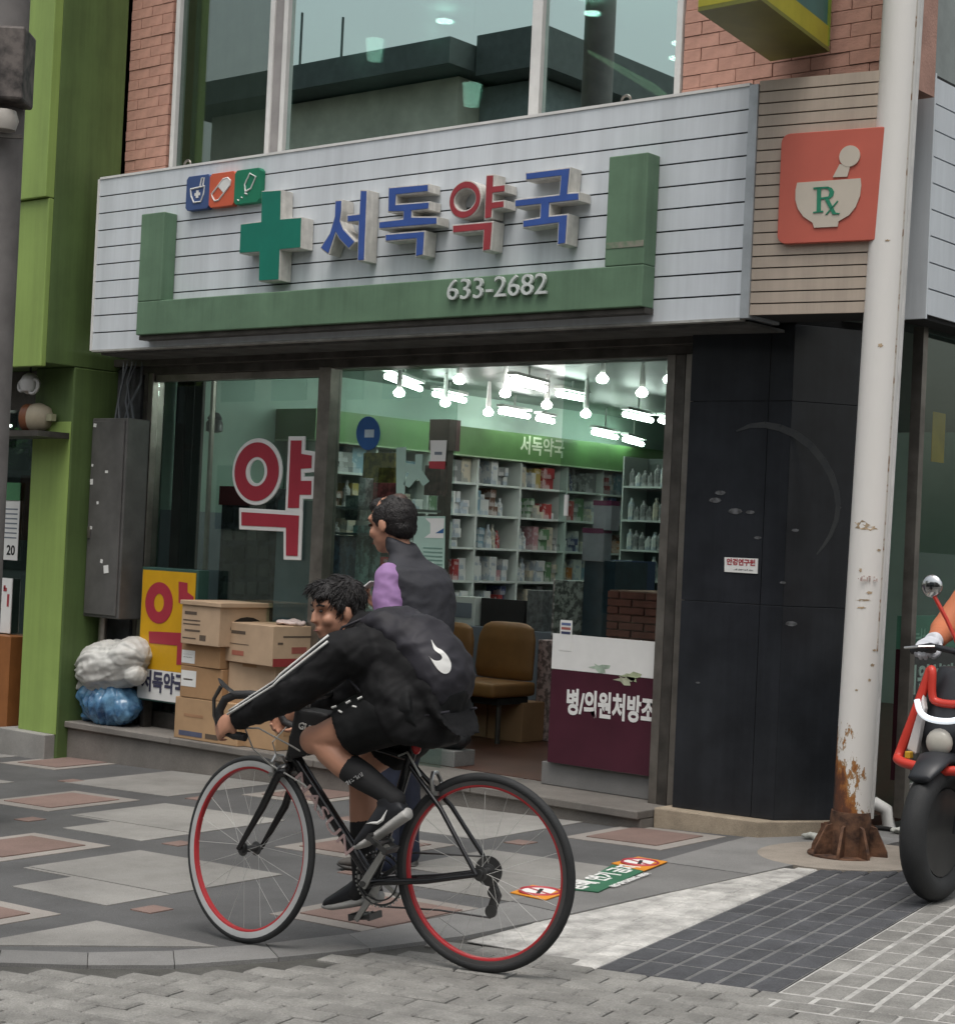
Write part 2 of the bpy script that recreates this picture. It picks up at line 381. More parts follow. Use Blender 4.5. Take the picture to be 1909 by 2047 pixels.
# floor stickers by the kerb: two orange no-smoking plates and a green one between
E1 = V((.984, .178)); E2 = V((-.178, .984)); O0 = V((1.82, -2.74))
M['orange'] = pm('sticker_orange', (.62, .24, .02), rough=.6, var=.1); M['dgreen'] = pm('sticker_green', (.03, .13, .07), rough=.6, var=.15)
def gpix(x, y, h=.012): p = GP(x, y); return V((p.x, p.y, p.z+h))
def onground(c, ang, h): c = V(c); return Matrix.Translation((c.x, c.y, zg(c.x, c.y)+h)) @ Matrix.Rotation(ang, 4, 'Z')
def plate(px, name, mat, label, cat):
    P = [GP(*p) for p in px]; o = V((sum(p.x for p in P)/4, sum(p.y for p in P)/4, 0)); o.z = zg(o.x, o.y)
    t = thing(name, o, label, cat); mb = MB(); mb.prism([p+V((0, 0, .010)) for p in P], (0, 0, -.004)); mb.build('plate', mat, t); return t, P, o
t, P, o = plate([(1222, 1730), (1275, 1717), (1334, 1727), (1286, 1746)], 'floor_sticker', M['orange'], 'orange no-smoking floor sticker farther from the bicycle wheel', 'floor sticker')
def nosmoke(t, o):
    Q = onground((o.x, o.y, 0), math.radians(-62), .011)
    MB().lathe([(.085, 0), (.085, .001)], 28, Q).build('white_disc', M['offwhite'], t)
    mb = MB(); mb.torus(.085, .007, 28, 4, Q @ Matrix.Translation((0, 0, .001))); mb.box(-.08, .08, -.006, .006, .001, .003, Q @ Matrix.Rotation(.8, 4, 'Z')); mb.build('red_ring', M['red'], t)
    MB().box(-.05, .05, -.008, .008, .001, .0035, Q).build('cigarette_mark', M['gap'], t)
nosmoke(t, o)
t, P, o = plate([(1020, 1789), (1064, 1774), (1142, 1786), (1090, 1804)], 'floor_sticker', M['orange'], 'orange no-smoking floor sticker seen through the rear bicycle wheel', 'floor sticker'); nosmoke(t, o)
t, P, o = plate([(1138, 1782), (1225, 1733), (1286, 1746), (1196, 1788)], 'floor_sticker', M['dgreen'], 'green floor sticker with pale lettering between two orange stickers', 'floor sticker')
text_mb('담배 연기 금지', .115, onground((o.x-.03, o.y+.02, 0), math.radians(102), .012), bold=.003, ext=.001).build('lettering', M['offwhite'], t)
text_mb('NO SMOKING AREA', .045, onground((o.x+.1, o.y+.04, 0), math.radians(102), .012), bold=.001, ext=.001).build('lettering', M['offwhite'], t)
# road of concrete pavers with a painted crossing
road = MB(); RP = outer+[(1.4, 6), (14, 6), (14, -12), (-14, -12)]
road = struct(flat(RP, -.012, .06, 'road', M['joint']))
def cross_class(s, t):
    if -.05 < t < 2.6:
        if -.75 < s < 0 and t > .02-.12*s: return 'paint'
        if 0 <= s < .66: return 'dark'
        if .66 <= s < 1.32 and t > -.25: return 'pale'
        if 1.32 <= s < 1.98: return 'dark'
    return None
KERBP = outer+[(-12, 6), (1.32, 6)]
pv = []
# crossing: stack bond, main carriageway: running bond
for i in range(-10, 40):
    for j in range(-3, 26):
        s, t = (i+.5)*.11, -.25+(j+.5)*.2
        cls = cross_class(s, t)
        if cls: pv.append((s, t, .11, .2, cls))
for j in range(-40, 30):
    for i in range(-60, 60):
        s, t = (i+.5*(j % 2))*.2+.1, -.25-(j+.5)*.1
        if cross_class(s, t): continue
        if cross_class(s-.09, t) or cross_class(s+.09, t): continue
        pv.append((s, t, .2, .1, 'grey'))
def frame_px(p):
    d = V(p)-CAM; z = d.dot(FW); return (954.5+FOC*d.dot(CI)/z, 1023.5-FOC*d.dot(CJ)/z, z)
TILT = Matrix.Rotation(math.atan2(.178, .984), 4, 'Z')
pieces = []
for s, t, a, b, cls in pv:
    c = O0+E1*s+E2*t
    if any(inpoly(*(c+E1*dx+E2*dy), KERBP) for dx in (-a*.45, a*.45) for dy in (-b*.45, b*.45)): continue
    if any(not inpoly(*(c+E1*dx+E2*dy), RP) for dx in (-a*.45, a*.45) for dy in (-b*.45, b*.45)): continue
    q = frame_px((c.x, c.y, zg(*c)))
    if q[2] < 1 or not (-250 < q[0] < 2200 and 1500 < q[1] < 2400): continue
    vis = -20 < q[0] < 1930 and q[1] < 2060
    pieces.append((not vis, q[2], c, a, b, cls))
pieces.sort(key=lambda r: (r[0], r[1]))
PM = {'grey': M['paver'], 'dark': M['paver_dark'], 'paint': M['paint'], 'pale': M['paver']}
SL = Matrix.Identity(4); SL[2][0] = K1; SL[2][1] = K2
protos = {}
rest = MB(); rest_m = []
for n, (_, d, c, a, b, cls) in enumerate(pieces):
    z = zg(*c)+(random.uniform(-.0025, .0025) if cls == 'grey' else random.uniform(-.0008, .0008)); g = {'grey': .0045, 'dark': .005, 'paint': .006, 'pale': .0065}[cls]
    loc = (c.x, c.y, z)
    if n < 300:
        key = (cls, a)
        if key not in protos:
            mb = MB(); e = .006; A, B = a/2-g, b/2-g
            lo = [(-A, -B, -.03), (A, -B, -.03), (A, B, -.03), (-A, B, -.03)]; mi = [(-A, -B, -.006), (A, -B, -.006), (A, B, -.006), (-A, B, -.006)]; hi = [(-A+e, -B+e, 0), (A-e, -B+e, 0), (A-e, B-e, 0), (-A+e, B-e, 0)]
            mb.add([SL @ (TILT @ V(p)) for p in lo+mi+hi], [(8, 9, 10, 11)]+[(i, (i+1) % 4, 4+(i+1) % 4, 4+i) for i in range(4)]+[(4+i, 4+(i+1) % 4, 8+(i+1) % 4, 8+i) for i in range(4)])
            protos[key] = mb.mesh('paver'); protos[key].materials.append(PM[cls])
        o = bpy.data.objects.new('paver', protos[key]); col.objects.link(o); o.location = loc; o.parent = road
    else:
        k0 = len(rest.f); A, B = a/2-g, b/2-g; e = .006
        rest.add([V(loc)+SL @ (TILT @ V(p)) for p in [(-A, -B, -.02), (A, -B, -.02), (A, B, -.02), (-A, B, -.02), (-A+e, -B+e, 0), (A-e, -B+e, 0), (A-e, B-e, 0), (-A+e, B-e, 0)]], [(4, 5, 6, 7)]+[(i, (i+1) % 4, 4+(i+1) % 4, 4+i) for i in range(4)])
        rest_m += [cls]*(len(rest.f)-k0)
if rest.f:
    o = rest.build('paver_field', M['paver'], road); o['kind'] = 'stuff'
    for k in ('dark', 'paint'): o.data.materials.append(PM[k])
    ix = {'grey': 0, 'pale': 0, 'dark': 1, 'paint': 2}
    for p, c in zip(o.data.polygons, rest_m): p.material_index = ix[c]
# painted joints of the crossing stripes
for nm, s0, s1, t0, t1, mt in (('crossing_paint', -.62, -.02, .02, 2.3, M['paint']), ('crossing_joint', 0.0, .655, -.04, 2.3, M['joint_pale']), ('crossing_joint', .662, 1.315, -.26, 2.3, M['paint'])):
    cr = [(s0, t0), (s1, t0), (s1, t1), (s0, t1)]
    if s0 < -.1: cr = [(-.60, .10), (-.02, .02), (-.02, 2.3), (-.30, 2.3)]
    P = [O0+E1*s+E2*t for s, t in cr]; o = flat([tuple(p) for p in P], -.0024, .004, nm, mt, road)
# ================================================================ pharmacy building
ph = thing('pharmacy_building', (-2, .3, 0), 'brick corner building with a glazed pharmacy shop at street level', 'building')
YG, YW = .36, .30        # glass plane, upper wall plane
FZ = .112                # shop platform level
# platform step (long granite slab on riser) and its upper tread at the door
st = thing('platform_step', (-2.4, .2, 0), 'long grey granite step running along the pharmacy front', 'step')
b = MB(); b.hexa([(-4.93, .02, -.25), (.10, .02, -.1), (.10, .50, -.1), (-4.93, .50, -.25)], [(-4.93, .02, FZ-.045), (.10, .02, FZ-.045), (.10, .5, FZ-.045), (-4.93, .5, FZ-.045)]); b.build('riser', M['step'], st)
xs = [-4.93, -3.62, -2.3, -1.05, .10]
for i in range(4):
    bx(xs[i]+.003, xs[i+1]-.003, 0-.012, .5, FZ-.043, FZ+random.uniform(-.002, .002)).build('tread_slab', M['step'], st, bevel=.006)
bx(-.86, .0, .40, .62, FZ+.002, .245).build('threshold_block', M['kerb'], st, bevel=.005)
# upper brick wall: backing + bricks either side of the windows
bx(-4.72, -4.26, YW+.01, YW+.25, 3.2, 7.2).build('brick_backing', M['mortar'], ph)
bx(-.02, 1.34, YW+.01, YW+.25, 3.87, 7.2).build('brick_backing', M['mortar'], ph)
br = bx(0, .220, 0, .06, 0, .0675).mesh('brick'); br.materials.append(M['brick'])
brh = bx(0, .107, 0, .06, 0, .0675).mesh('brick'); brh.materials.append(M['brick'])
def bricks(x0, x1, z0, z1, y, parent, ax='x'):
    r = 0; z = z0
    while z < z1:
        x = x0-(.1125 if r % 2 else 0)
        while x < x1-.02:
            a, me = x, br
            if a < x0: a, me = x0, brh
            elif x+.215 > x1: me = brh
            if a+(.215 if me is br else .105) <= x1+.03:
                o = bpy.data.objects.new('brick', me); col.objects.link(o); o.parent = parent
                if ax == 'x': o.location = V((a, y+random.uniform(-.003, .003), z))-ORG[parent.name]
                else: o.location = V((y, a, z))-ORG[parent.name]; o.rotation_euler.z = math.pi/2
            x += .225
        z += .072; r += 1
bricks(-4.72, -4.27, 3.80, 5.45, YW-.03, ph); bricks(-.01, 1.33, 3.80, 4.62, YW-.03, ph)
bx(-4.86, -4.725, YW-.06, YW+.3, 3.2, 7.2).build('corner_gap_strip', pm('grey_strip', (.16, .155, .14), rough=.8, var=.3), ph)
MB().tube([(-4.80, YW-.10, 3.8), (-4.80, YW-.10, 7)], .022, 8).build('downpipe', M['steel'], ph, smooth='auto')
# upper windows: white frames, tinted panes, room behind
wins = [(-4.20, -3.29, 'glassside'), (-3.12, -1.075, 'glassup'), (-1.0, -.065, 'glassup')]
for x0, x1, g in wins:
    wf = MB(); f = .04
    zt = 6.2
    wf.box(x0-f, x0, YW-.035, YW+.05, 3.75, zt); wf.box(x1, x1+f, YW-.035, YW+.05, 3.75, zt); wf.box(x0, x1, YW-.035, YW+.05, 3.75, 3.80); wf.box(x0, x1, YW-.035, YW+.05, zt-.05, zt)
    o = wf.build('window', M['whitem'], ph, bevel=.004)
    bx(x0+.001, x1-.001, YW+.0, YW+.008, 3.801, zt-.051).build('pane', M[g], o)
bx(-3.25, -3.16, YW-.02, YW+.04, 3.75, 6.2).build('mullion', pm('mullion_grey', (.30, .285, .28), rough=.5), ph)
bx(-4.26, 0, YW+.0, YW+.2, 6.2, 7.2).build('upper_wall', M['brick'], ph)
bx(-4.25, -3.2, YW+.16, YW+.17, 3.4, 6.15).build('roller_blind', pm('blind_grey', (.34, .36, .335), rough=.8, streak=.25, sscale=4), ph)
# room upstairs: ceiling with round downlights, cove light, back wall
M['ceil'] = pm('ceiling_white', (.50, .55, .53), rough=.6, var=.05); M['room'] = pm('room_wall', (.28, .31, .30), rough=.8, var=.1)
bx(-4.7, .9, .6, 8, 6.0, 6.05).build('room_ceiling', M['ceil'], ph); bx(-4.7, .9, 7.9, 8, 3.3, 6).build('room_wall', M['room'], ph); bx(-4.72, -4.7, .6, 8, 3.3, 6).build('room_wall', M['room'], ph); bx(.9, .95, .6, 8, 3.3, 6).build('room_wall', M['room'], ph)
bx(-4.7, .9, .56, 8, 3.25, 3.3).build('room_floor', M['room'], ph)
M['lamp'] = emis('lamp_light', (1, .98, .93), 14); M['lampd'] = emis('lamp_dim', (.95, 1, .9), 3)
def downlight(x, y, z, r, label, k='lamp'):
    p = PZ(x, y, z); t = thing('downlight', p, label, 'ceiling light', 'round downlights upstairs')
    MB().lathe([(r, -.02), (r, .01)], 20, Matrix.Translation(p)).build('lens', M[k], t); MB().torus(r+.012, .012, 20, 6, Matrix.Translation(p)).build('rim', M['ceil'], t)
for x, y, r, l in ((888, 38, .07, 'bright round downlight upstairs over the reflected rooftop'), (643, 211, .055, 'small round downlight low in the left of the wide upper window'), (830, 217, .055, 'small round downlight in the middle of the wide upper window'), (1183, 22, .065, 'round downlight at the top of the right upper window'), (1358, 82, .06, 'upper one of two round downlights at the right window edge'), (1352, 112, .06, 'lower one of two round downlights at the right window edge')):
    downlight(x, y, 5.9 if y < 60 else 5.2 if y > 150 else 5.5, r, l)
# cylinder lamps with glowing shades
for x, y, l in ((748, 95, 'glowing cylinder pendant upstairs under the reflected eave'), (942, 185, 'glowing cylinder pendant upstairs right of the reflected wall'), (615, 160, 'glowing cylinder pendant upstairs beside the left mullion')):
    p = PY(x, y, 2.6); t = thing('pendant_lamp', p, l, 'pendant lamp', 'cylinder pendants upstairs')
    MB().lathe([(.055, -.1), (.075, .07)], 18, Matrix.Translation(p)).build('shade', M['lampd'], t); MB().tube([p+V((0, 0, .07)), (p.x, p.y, 6)], .006, 6).build('cord', M['gap'], t)
p0 = PY(1175, 105, 4.0); p1 = PY(1310, 175, 4.0)
t = thing('cove_light', p0, 'slanting pale yellow cove light strip in the right upper window', 'strip light')
MB().prism([p0, p1, p1+V((0, .4, -.10)), p0+V((0, .4, -.02))], (0, 0, .03)).build('strip', emis('cove', (.95, .95, .6), .8), t)
# ---------------------------------------------------------------- fascia sign
YS = -.12
fs = thing('fascia_sign', (-1.9, YS, 2.68), 'long white slatted fascia above the shop front carrying the green sign', 'shop sign')
ZB, ZT, XL, XR = 2.688, 3.862, -4.50, .685
bx(XL+.01, XR-.01, YS+.012, YW-.05, ZB+.01, ZT-.01).build('fascia_box', M['gap'], fs)
zz = [ZB+.0+(ZT-ZB)/10*i for i in range(11)]
for i in range(10):
    bx(XL+.012, XR-.025, YS, YS+.011, zz[i]+(.005 if i else 0), zz[i+1]-(.004 if i < 9 else .0)).build('slat', M['white'], fs)
bx(XL-.008, XL+.012, YS-.006, YS+.3, ZB-.004, ZT+.004).build('edge_trim', M['whitem'], fs)
bx(XR-.025, XR+.025, YS-.008, YS+.3, ZB-.004, ZT+.004).build('edge_trim', pm('trim_grey', (.42, .45, .47), rough=.4, metal=.3), fs)
bx(XL+.0125, XR-.0255, YS-.006, YS+.32, ZT+.0005, ZT+.016).build('edge_trim', M['whitem'], fs)
bx(XL+.0125, XR-.0255, YS-.006, YS+.05, ZB-.014, ZB-.0005).build('edge_trim', pm('trim_dirty', (.36, .36, .34), rough=.5, var=.3), fs)
bx(XL+.05, XR, YS+.05, YW+.1, ZB-.03, ZB-.015).build('soffit', pm('soffit_grey', (.10, .10, .095), rough=.7, var=.3), fs)
for px_, py_ in ((375, 325), (1252, 190)):
    p = PY(px_, py_, YS+.06); MB().torus(.03, .008, 16, 6, Matrix.Translation((p.x, YS+.06, ZT+.035)) @ Matrix.Rotation(math.pi/2, 4, 'X')).build('lifting_eye', M['steel'], fs)
# green U-shaped bar
YB = -.235; DB = YS-YB-.004
u = thing('sign_bracket', (-1.8, YB, 2.8), 'green box frame open at the top around the sign letters', 'sign frame')
def P2(x, y, Y=YB): p = PY(x, y, Y); return V((p.x, Y, p.z))
zb0, zb1 = 2.755, 2.975
xa, xb, xc, xd = P2(283, 428).x, P2(329, 425).x, P2(1217, 330).x, P2(1296, 305).x
zl, zr = 3.40, 3.475
bx(xa, xd, YB, YB+DB, zb0, zb1).build('bottom_bar', M['gbar'], u, bevel=.006)
bx(xa, xb, YB, YB+DB, zb1+.0005, P2(306, 425).z).build('upright', M['gbar'], u, bevel=.006)
o = bx(xc, xd, YB, YB+DB, zb1+.0005, P2(1256, 308).z).build('upright', M['gbar'], u, bevel=.006)
q = P2(1245, 487); bx(xc+.01, xd-.004, YB-.003, YB-.0005, q.z-.02, q.z+.012).build('peeled_strip', pm('peeled', (.42, .40, .33), rough=.8, var=.4, scale=20, c2=(.12, .2, .12)), u)
bx(xa, xd, YB+.03, YB+DB, zb0-.03, zb0-.001).build('drip_rail', M['steeld'], u)
t = thing('phone_number', (P2(990, 575, YB).x, YB, 2.87), 'grey raised digits reading 633-2682 on the green bar', 'sign digits')
pn = P2(991, 575, YB-.02); w2 = P2(1092, 565).x-P2(893, 590).x
mb = text_mb('633-2682', .165, Matrix.Translation((pn.x, YB-.016, pn.z)) @ FACE, bold=0, ext=.008)
xsn = [v.x for v in mb.v]; k = w2/(max(xsn)-min(xsn))
for v in mb.v: v.x = pn.x+(v.x-pn.x)*k
mb.build('digits', M['digit'], t)
# channel letters
YL = -.228
def sp(x, y, ox=560, oy=0, s=2.207): return P2(ox+x/s, oy+y/s, YL)
def letter(polys, name, face, label, rings=(), grp='channel letters of the pharmacy name', depth=.1, rim=.008):
    c = V((0, 0, 0)); n = 0; mbb = MB(); mbf = MB()
    for P in polys:
        Q = [sp(*p) for p in P]; q2 = [(p.x, p.z) for p in Q]; big = offset_poly(q2, rim)
        mbb.prism([(p[0], YL, p[1]) for p in big], (0, depth, 0)); mbf.prism([(p[0], YL-.004, p[1]) for p in q2], (0, .0035, 0))
        for p in Q: c += p; n += 1
    for (cx, cy_, rx, ry, th) in rings:
        cen = sp(cx, cy_); RX = abs(sp(cx+rx, cy_).x-cen.x); RZ = ry/2.207/ (FOC/ (cen-CAM).dot(FW)); T = th/2.207/(FOC/(cen-CAM).dot(FW))
        N = 32
        def el(a, b_, Y): return [(cen.x+a*math.cos(2*math.pi*k/N), Y, cen.z+b_*math.sin(2*math.pi*k/N)) for k in range(N)]
        mbb.ringprism(el(RX+rim, RZ+rim, YL), el(RX-T*.8-rim, RZ-T-rim, YL), (0, depth, 0)); mbf.ringprism(el(RX, RZ, YL-.004), el(RX-T*.8, RZ-T, YL-.004), (0, .0035, 0)); c += cen; n += 1
    t = thing(name, c/n, label, 'sign letter', grp)
    mbb.build('letter_return', M['lwhite'], t, bevel=.002); mbf.build('letter_face', M[face], t); return t
letter([[(247, 887), (270, 885), (269, 930), (263, 975), (278, 1012), (328, 1066), (304, 1092), (264, 1050), (246, 1018), (214, 1116), (182, 1092), (222, 1030), (244, 955)], [(358, 842), (382, 842), (370, 1145), (345, 1147), (350, 972), (300, 976), (300, 952), (353, 946)]], 'sign_letter', 'lblue', 'blue channel letter 서, first after the green cross')
letter([[(482, 830), (652, 815), (652, 841), (512, 856), (508, 905), (656, 893), (654, 918), (580, 926), (578, 960), (690, 960), (690, 985), (440, 1005), (440, 980), (546, 968), (548, 930), (480, 930)], [(468, 1036), (636, 1022), (630, 1120), (601, 1128), (605, 1049), (468, 1060)]], 'sign_letter', 'lblue', 'blue channel letter 독, second of the pharmacy name')
letter([[(913, 775), (941, 773), (938, 823), (990, 817), (990, 842), (937, 849), (935, 893), (986, 887), (986, 911), (934, 919), (931, 957), (905, 962)], [(765, 996), (936, 980), (926, 1098), (897, 1103), (902, 1011), (765, 1024)]], 'sign_letter', 'lred', 'dark red channel letter 약 with a round ring', rings=[(816, 880, 67, 80, 27)])
letter([[(1087, 765), (1277, 742), (1266, 856), (1316, 852), (1316, 879), (1188, 893), (1184, 957), (1266, 948), (1258, 1070), (1227, 1075), (1232, 979), (1075, 1000), (1075, 974), (1150, 962), (1153, 897), (1040, 909), (1040, 884), (1235, 861), (1243, 772), (1088, 790)]], 'sign_letter', 'lblue', 'blue channel letter 국, last of the pharmacy name')
def sp4(x, y): return (560+0, 0)
cr = [(815, 322), (978, 312), (972, 568), (1158, 553), (1150, 812), (968, 828), (958, 1095), (788, 1105), (793, 848), (618, 860), (628, 612), (808, 590)]
cr = [((340+x/4.414-560)*2.207, (310+y/4.414)*2.207) for x, y in cr]
letter([cr], 'green_cross', 'cross', 'large green pharmacy cross in front of the letters', grp=None, depth=.1, rim=.006)['category'] = 'sign cross'
# three small icon plates
def icon(pxs, mat, label, kind):
    P = [PY(*p, -.165) for p in pxs]; c = sum(P, V((0, 0, 0)))/4; x0 = min(p.x for p in P); x1 = max(p.x for p in P); z0, z1 = (P[2].z+P[3].z)/2, (P[0].z+P[1].z)/2
    t = thing('sign_icon', c, label, 'sign icon', 'icon plates on the fascia'); e = .02
    poly = [(x0+e, z0), (x1-e, z0), (x1, z0+e), (x1, z1-e), (x1-e, z1), (x0+e, z1), (x0, z1-e), (x0, z0+e)]
    MB().prism([(x, -.165, z) for x, z in poly], (0, .044, 0)).build('plate', mat, t, bevel=.003)
    w_, h_ = x1-x0, z1-z0; mb = MB(); L = lambda pts, r=.006: mb.tube([(x0+a*w_, -.166, z0+b_*h_) for a, b_ in pts], r, 6)
    if kind == 0:
        L([(.2, .62), (.24, .42), (.36, .22), (.66, .22), (.76, .42), (.8, .66), (.2, .62)]); L([(.6, .66), (.66, .9), (.76, .9), (.72, .68)]); mb.box(x0+.45*w_, x0+.55*w_, -.169, -.165, z0+.34*h_, z0+.56*h_); mb.box(x0+.38*w_, x0+.62*w_, -.168, -.165, z0+.41*h_, z0+.49*h_)
    elif kind == 1:
        L([(.16, .3), (.12, .4), (.55, .8), (.72, .82), (.84, .72), (.82, .6), (.4, .2), (.25, .19), (.16, .3)]); mb.prism([(x0+a*w_, -.169, z0+b_*h_) for a, b_ in [(.36, .6), (.56, .8), (.72, .82), (.84, .72), (.82, .6), (.58, .4)]], (0, .004, 0))
    else:
        L([(.46, .34), (.42, .56), (.6, .86), (.84, .74), (.66, .42), (.46, .34)]); L([(.44, .3), (.54, .26)]); L([(.3, .2), (.36, .17)], .004); L([(.16, .14), (.22, .1)], .004)
    mb.build('pictogram', M['offwhite'], t)
ic = lambda x0, x1, yt0, yb0: [(340+x0/4.414, 310+yt0/4.414), (340+x1/4.414, 310+yt0/4.414-3), (340+x1/4.414, 310+yb0/4.414-3), (340+x0/4.414, 310+yb0/4.414)]
icon(ic(148, 340, 183, 485), pm('icon_blue', (.045, .085, .22), rough=.5, var=.08), 'navy icon plate with a white mortar at the top left of the fascia', 0)
icon(ic(352, 562, 157, 458), pm('icon_orange', (.60, .115, .055), rough=.5, var=.08), 'orange icon plate with a white capsule, middle of three', 1)
icon(ic(573, 785, 127, 430), pm('icon_green', (.01, .19, .10), rough=.5, var=.08), 'green icon plate with a white tube, touching the cross', 2)
# ---------------------------------------------------------------- beige corner sign with the mortar emblem
cs = thing('corner_sign', (1.0, -.05, 2.7), 'beige slatted sign panel at the building corner behind the white pole', 'shop sign')
a0 = V((.712, -.118, 0)); dirb = V((math.cos(math.radians(10)), math.sin(math.radians(10)), 0)); nb = V((dirb.y, -dirb.x, 0)); LB = .66
def on(s, z, o=0): p = a0+dirb*s+nb*o; return V((p.x, p.y, z))
z0b, z1b = 2.695, 3.885; MB().prism([on(.0, z0b+.005, -.02), on(LB, z0b+.005, -.02), on(LB, z1b-.005, -.02), on(0, z1b-.005, -.02)], -nb*.3).build('panel_box', M['gap'], cs)
for i in range(20):
    a = z0b+(z1b-z0b)/20*i; c = z0b+(z1b-z0b)/20*(i+1)
    MB().prism([on(0, a+.004), on(LB, a+.004), on(LB, c-.003), on(0, c-.003)], -nb*.019).build('slat', M['beige'], cs)
em = thing('mortar_emblem', on(.45, 3.3, .02), 'orange square plate with a cream mortar, pestle and green Rx', 'sign emblem')
def rr(x0, x1, z0, z1, e, o, n=5):
    out = []
    for cx, cz, a in ((x1-e, z0+e, -90), (x1-e, z1-e, 0), (x0+e, z1-e, 90), (x0+e, z0+e, 180)):
        for k in range(n+1):
            t_ = math.radians(a+90*k/n); out.append(on(cx+e*math.cos(t_), cz+e*math.sin(t_), o))
    return out
sx0 = PP(1562, 390, a0, nb); S0 = (sx0-a0).dot(dirb); zc = 3.315; E_ = .27
MB().prism(rr(S0, S0+.555, zc-E_, zc+E_+.01, .045, .035), -nb*.034).build('plate', pm('emblem_orange', (.50, .115, .08), rough=.5, var=.05, scale=3), em, bevel=.003)
def ep(x, y): p = PP(1500+x/6.18, 240+y/6.18, a0, nb); return ((p-a0).dot(dirb), p.z)
M['cream'] = pm('emblem_cream', (.53, .475, .40), rough=.5, var=.04)
bowl = [ep(*p) for p in [(612, 790), (1390, 735), (1400, 820), (1385, 950), (1330, 1090), (1250, 1190), (1120, 1265), (1110, 1330), (820, 1345), (800, 1280), (690, 1210), (620, 1110), (590, 1000), (592, 880)]]
MB().prism([on(s, z, .042) for s, z in bowl], -nb*.0065).build('mortar_bowl', M['cream'], em)
cc = ep(1258, 462); kr = .052; pest = [ep(*p) for p in [(1050, 722), (1135, 560), (1265, 580), (1228, 715)]]
mb = MB(); mb.prism([on(s, z, .042) for s, z in pest], -nb*.0065); mb.prism([on(cc[0]+kr*math.cos(2*math.pi*k/24), cc[1]+kr*math.sin(2*math.pi*k/24), .0435) for k in range(24)], -nb*.008); mb.build('pestle', M['cream'], em)
rc = ep(940, 1000); BM = Matrix(((dirb.x, 0, nb.x, 0), (dirb.y, 0, nb.y, 0), (0, 1, 0, 0), (0, 0, 0, 1)))
gm = pm('rx_green', (.02, .20, .115), rough=.5)
mb = MB()
def seg(pts, w):
    q = [ep(*p) for p in pts]; mb.prism([on(s, z, .046) for s, z in q], -nb*.0035)
seg([(860, 850), (910, 845), (905, 1140), (855, 1150)], 0); seg([(815, 850), (1000, 838), (1000, 862), (815, 872)], 0); seg([(810, 1150), (935, 1135), (935, 1155), (810, 1165)], 0)
seg([(990, 838), (1040, 855), (1070, 900), (1060, 950), (1020, 985), (905, 998), (905, 975), (1000, 960), (1015, 915), (1000, 875), (970, 862)], 0)
seg([(950, 985), (1000, 985), (1090, 1160), (1140, 1165), (1130, 1180), (1050, 1182)], 0); seg([(1110, 1010), (1120, 1022), (985, 1180), (960, 1185)], 0)
mb.build('rx_mark', gm, em)
# ---------------------------------------------------------------- black stone corner column on its buff base
colm = thing('corner_column', (.5, .3, .1), 'black polished stone column at the shop corner on a buff base', 'column')
B0, B1, B2 = V((.105, .13)), V((.70, .20)), V((1.06, .74))
def ext(pts, z0, z1, back=.05):
    P = [V((p.x, p.y, z0)) for p in pts]; P += [V((pts[0].x, pts[-1].y+back, z0))]; return MB().prism(P, (0, 0, z1-z0))
ext([B0, B1, B2], -.1, .125).build('base_course', M['stone'], colm, bevel=.008)
I0, I1, I2 = V((.16, .22)), V((.74, .29)), V((1.02, .72))
# polished panels, two per face, with fine joints
ext([I0+V((.01, .02)), I1+V((-.004, .02)), I2+V((-.02, .01))], .125, 2.75).build('core', M['gap'], colm)
def panel(a, c, z0, z1):
    d = (c-a).normalized(); n = V((d.y, -d.x)); a2, c2 = a+d*.0015, c-d*.0015
    MB().prism([(a2.x, a2.y, z0), (c2.x, c2.y, z0), (c2.x, c2.y, z1), (a2.x, a2.y, z1)], (-n.x*.018, -n.y*.018, 0)).build('stone_panel', M['black'], colm, bevel=.0015)
for a, c in ((I0, I0.lerp(I1, .78)), (I0.lerp(I1, .78), I1), (I1, I2)):
    for z0, z1 in ((.127, 1.233), (1.236, 2.30), (2.303, 2.70)): panel(a, c, z0, z1)
d01 = (I1-I0).normalized(); n01 = V((d01.y, -d01.x, 0))
cp = lambda x, y, o=.006: PP(x, y, V((I0.x, I0.y, 0)), n01)+n01*o
t = thing('wall_label', cp(1483, 1128), 'small white label with red lettering on the black column', 'label')
Pq = [cp(1449, 1114), cp(1516, 1117), cp(1515, 1147), cp(1449, 1143)]; MB().prism(Pq, -n01*.004).build('plate', M['offwhite'], t)
TM = Matrix(((d01.x, 0, n01.x, 0), (d01.y, 0, n01.y, 0), (0, 1, 0, 0), (0, 0, 0, 1)))
text_mb('안경연구원', .036, Matrix.Translation(cp(1482, 1125, .0065)) @ TM, ext=.0008, bold=.0015).build('lettering', M['red'], t)
scribble(Matrix.Translation(cp(1487, 1139, .0065)) @ TM, .11, .01, 9, 4).build('small_print', M['gap'], t)
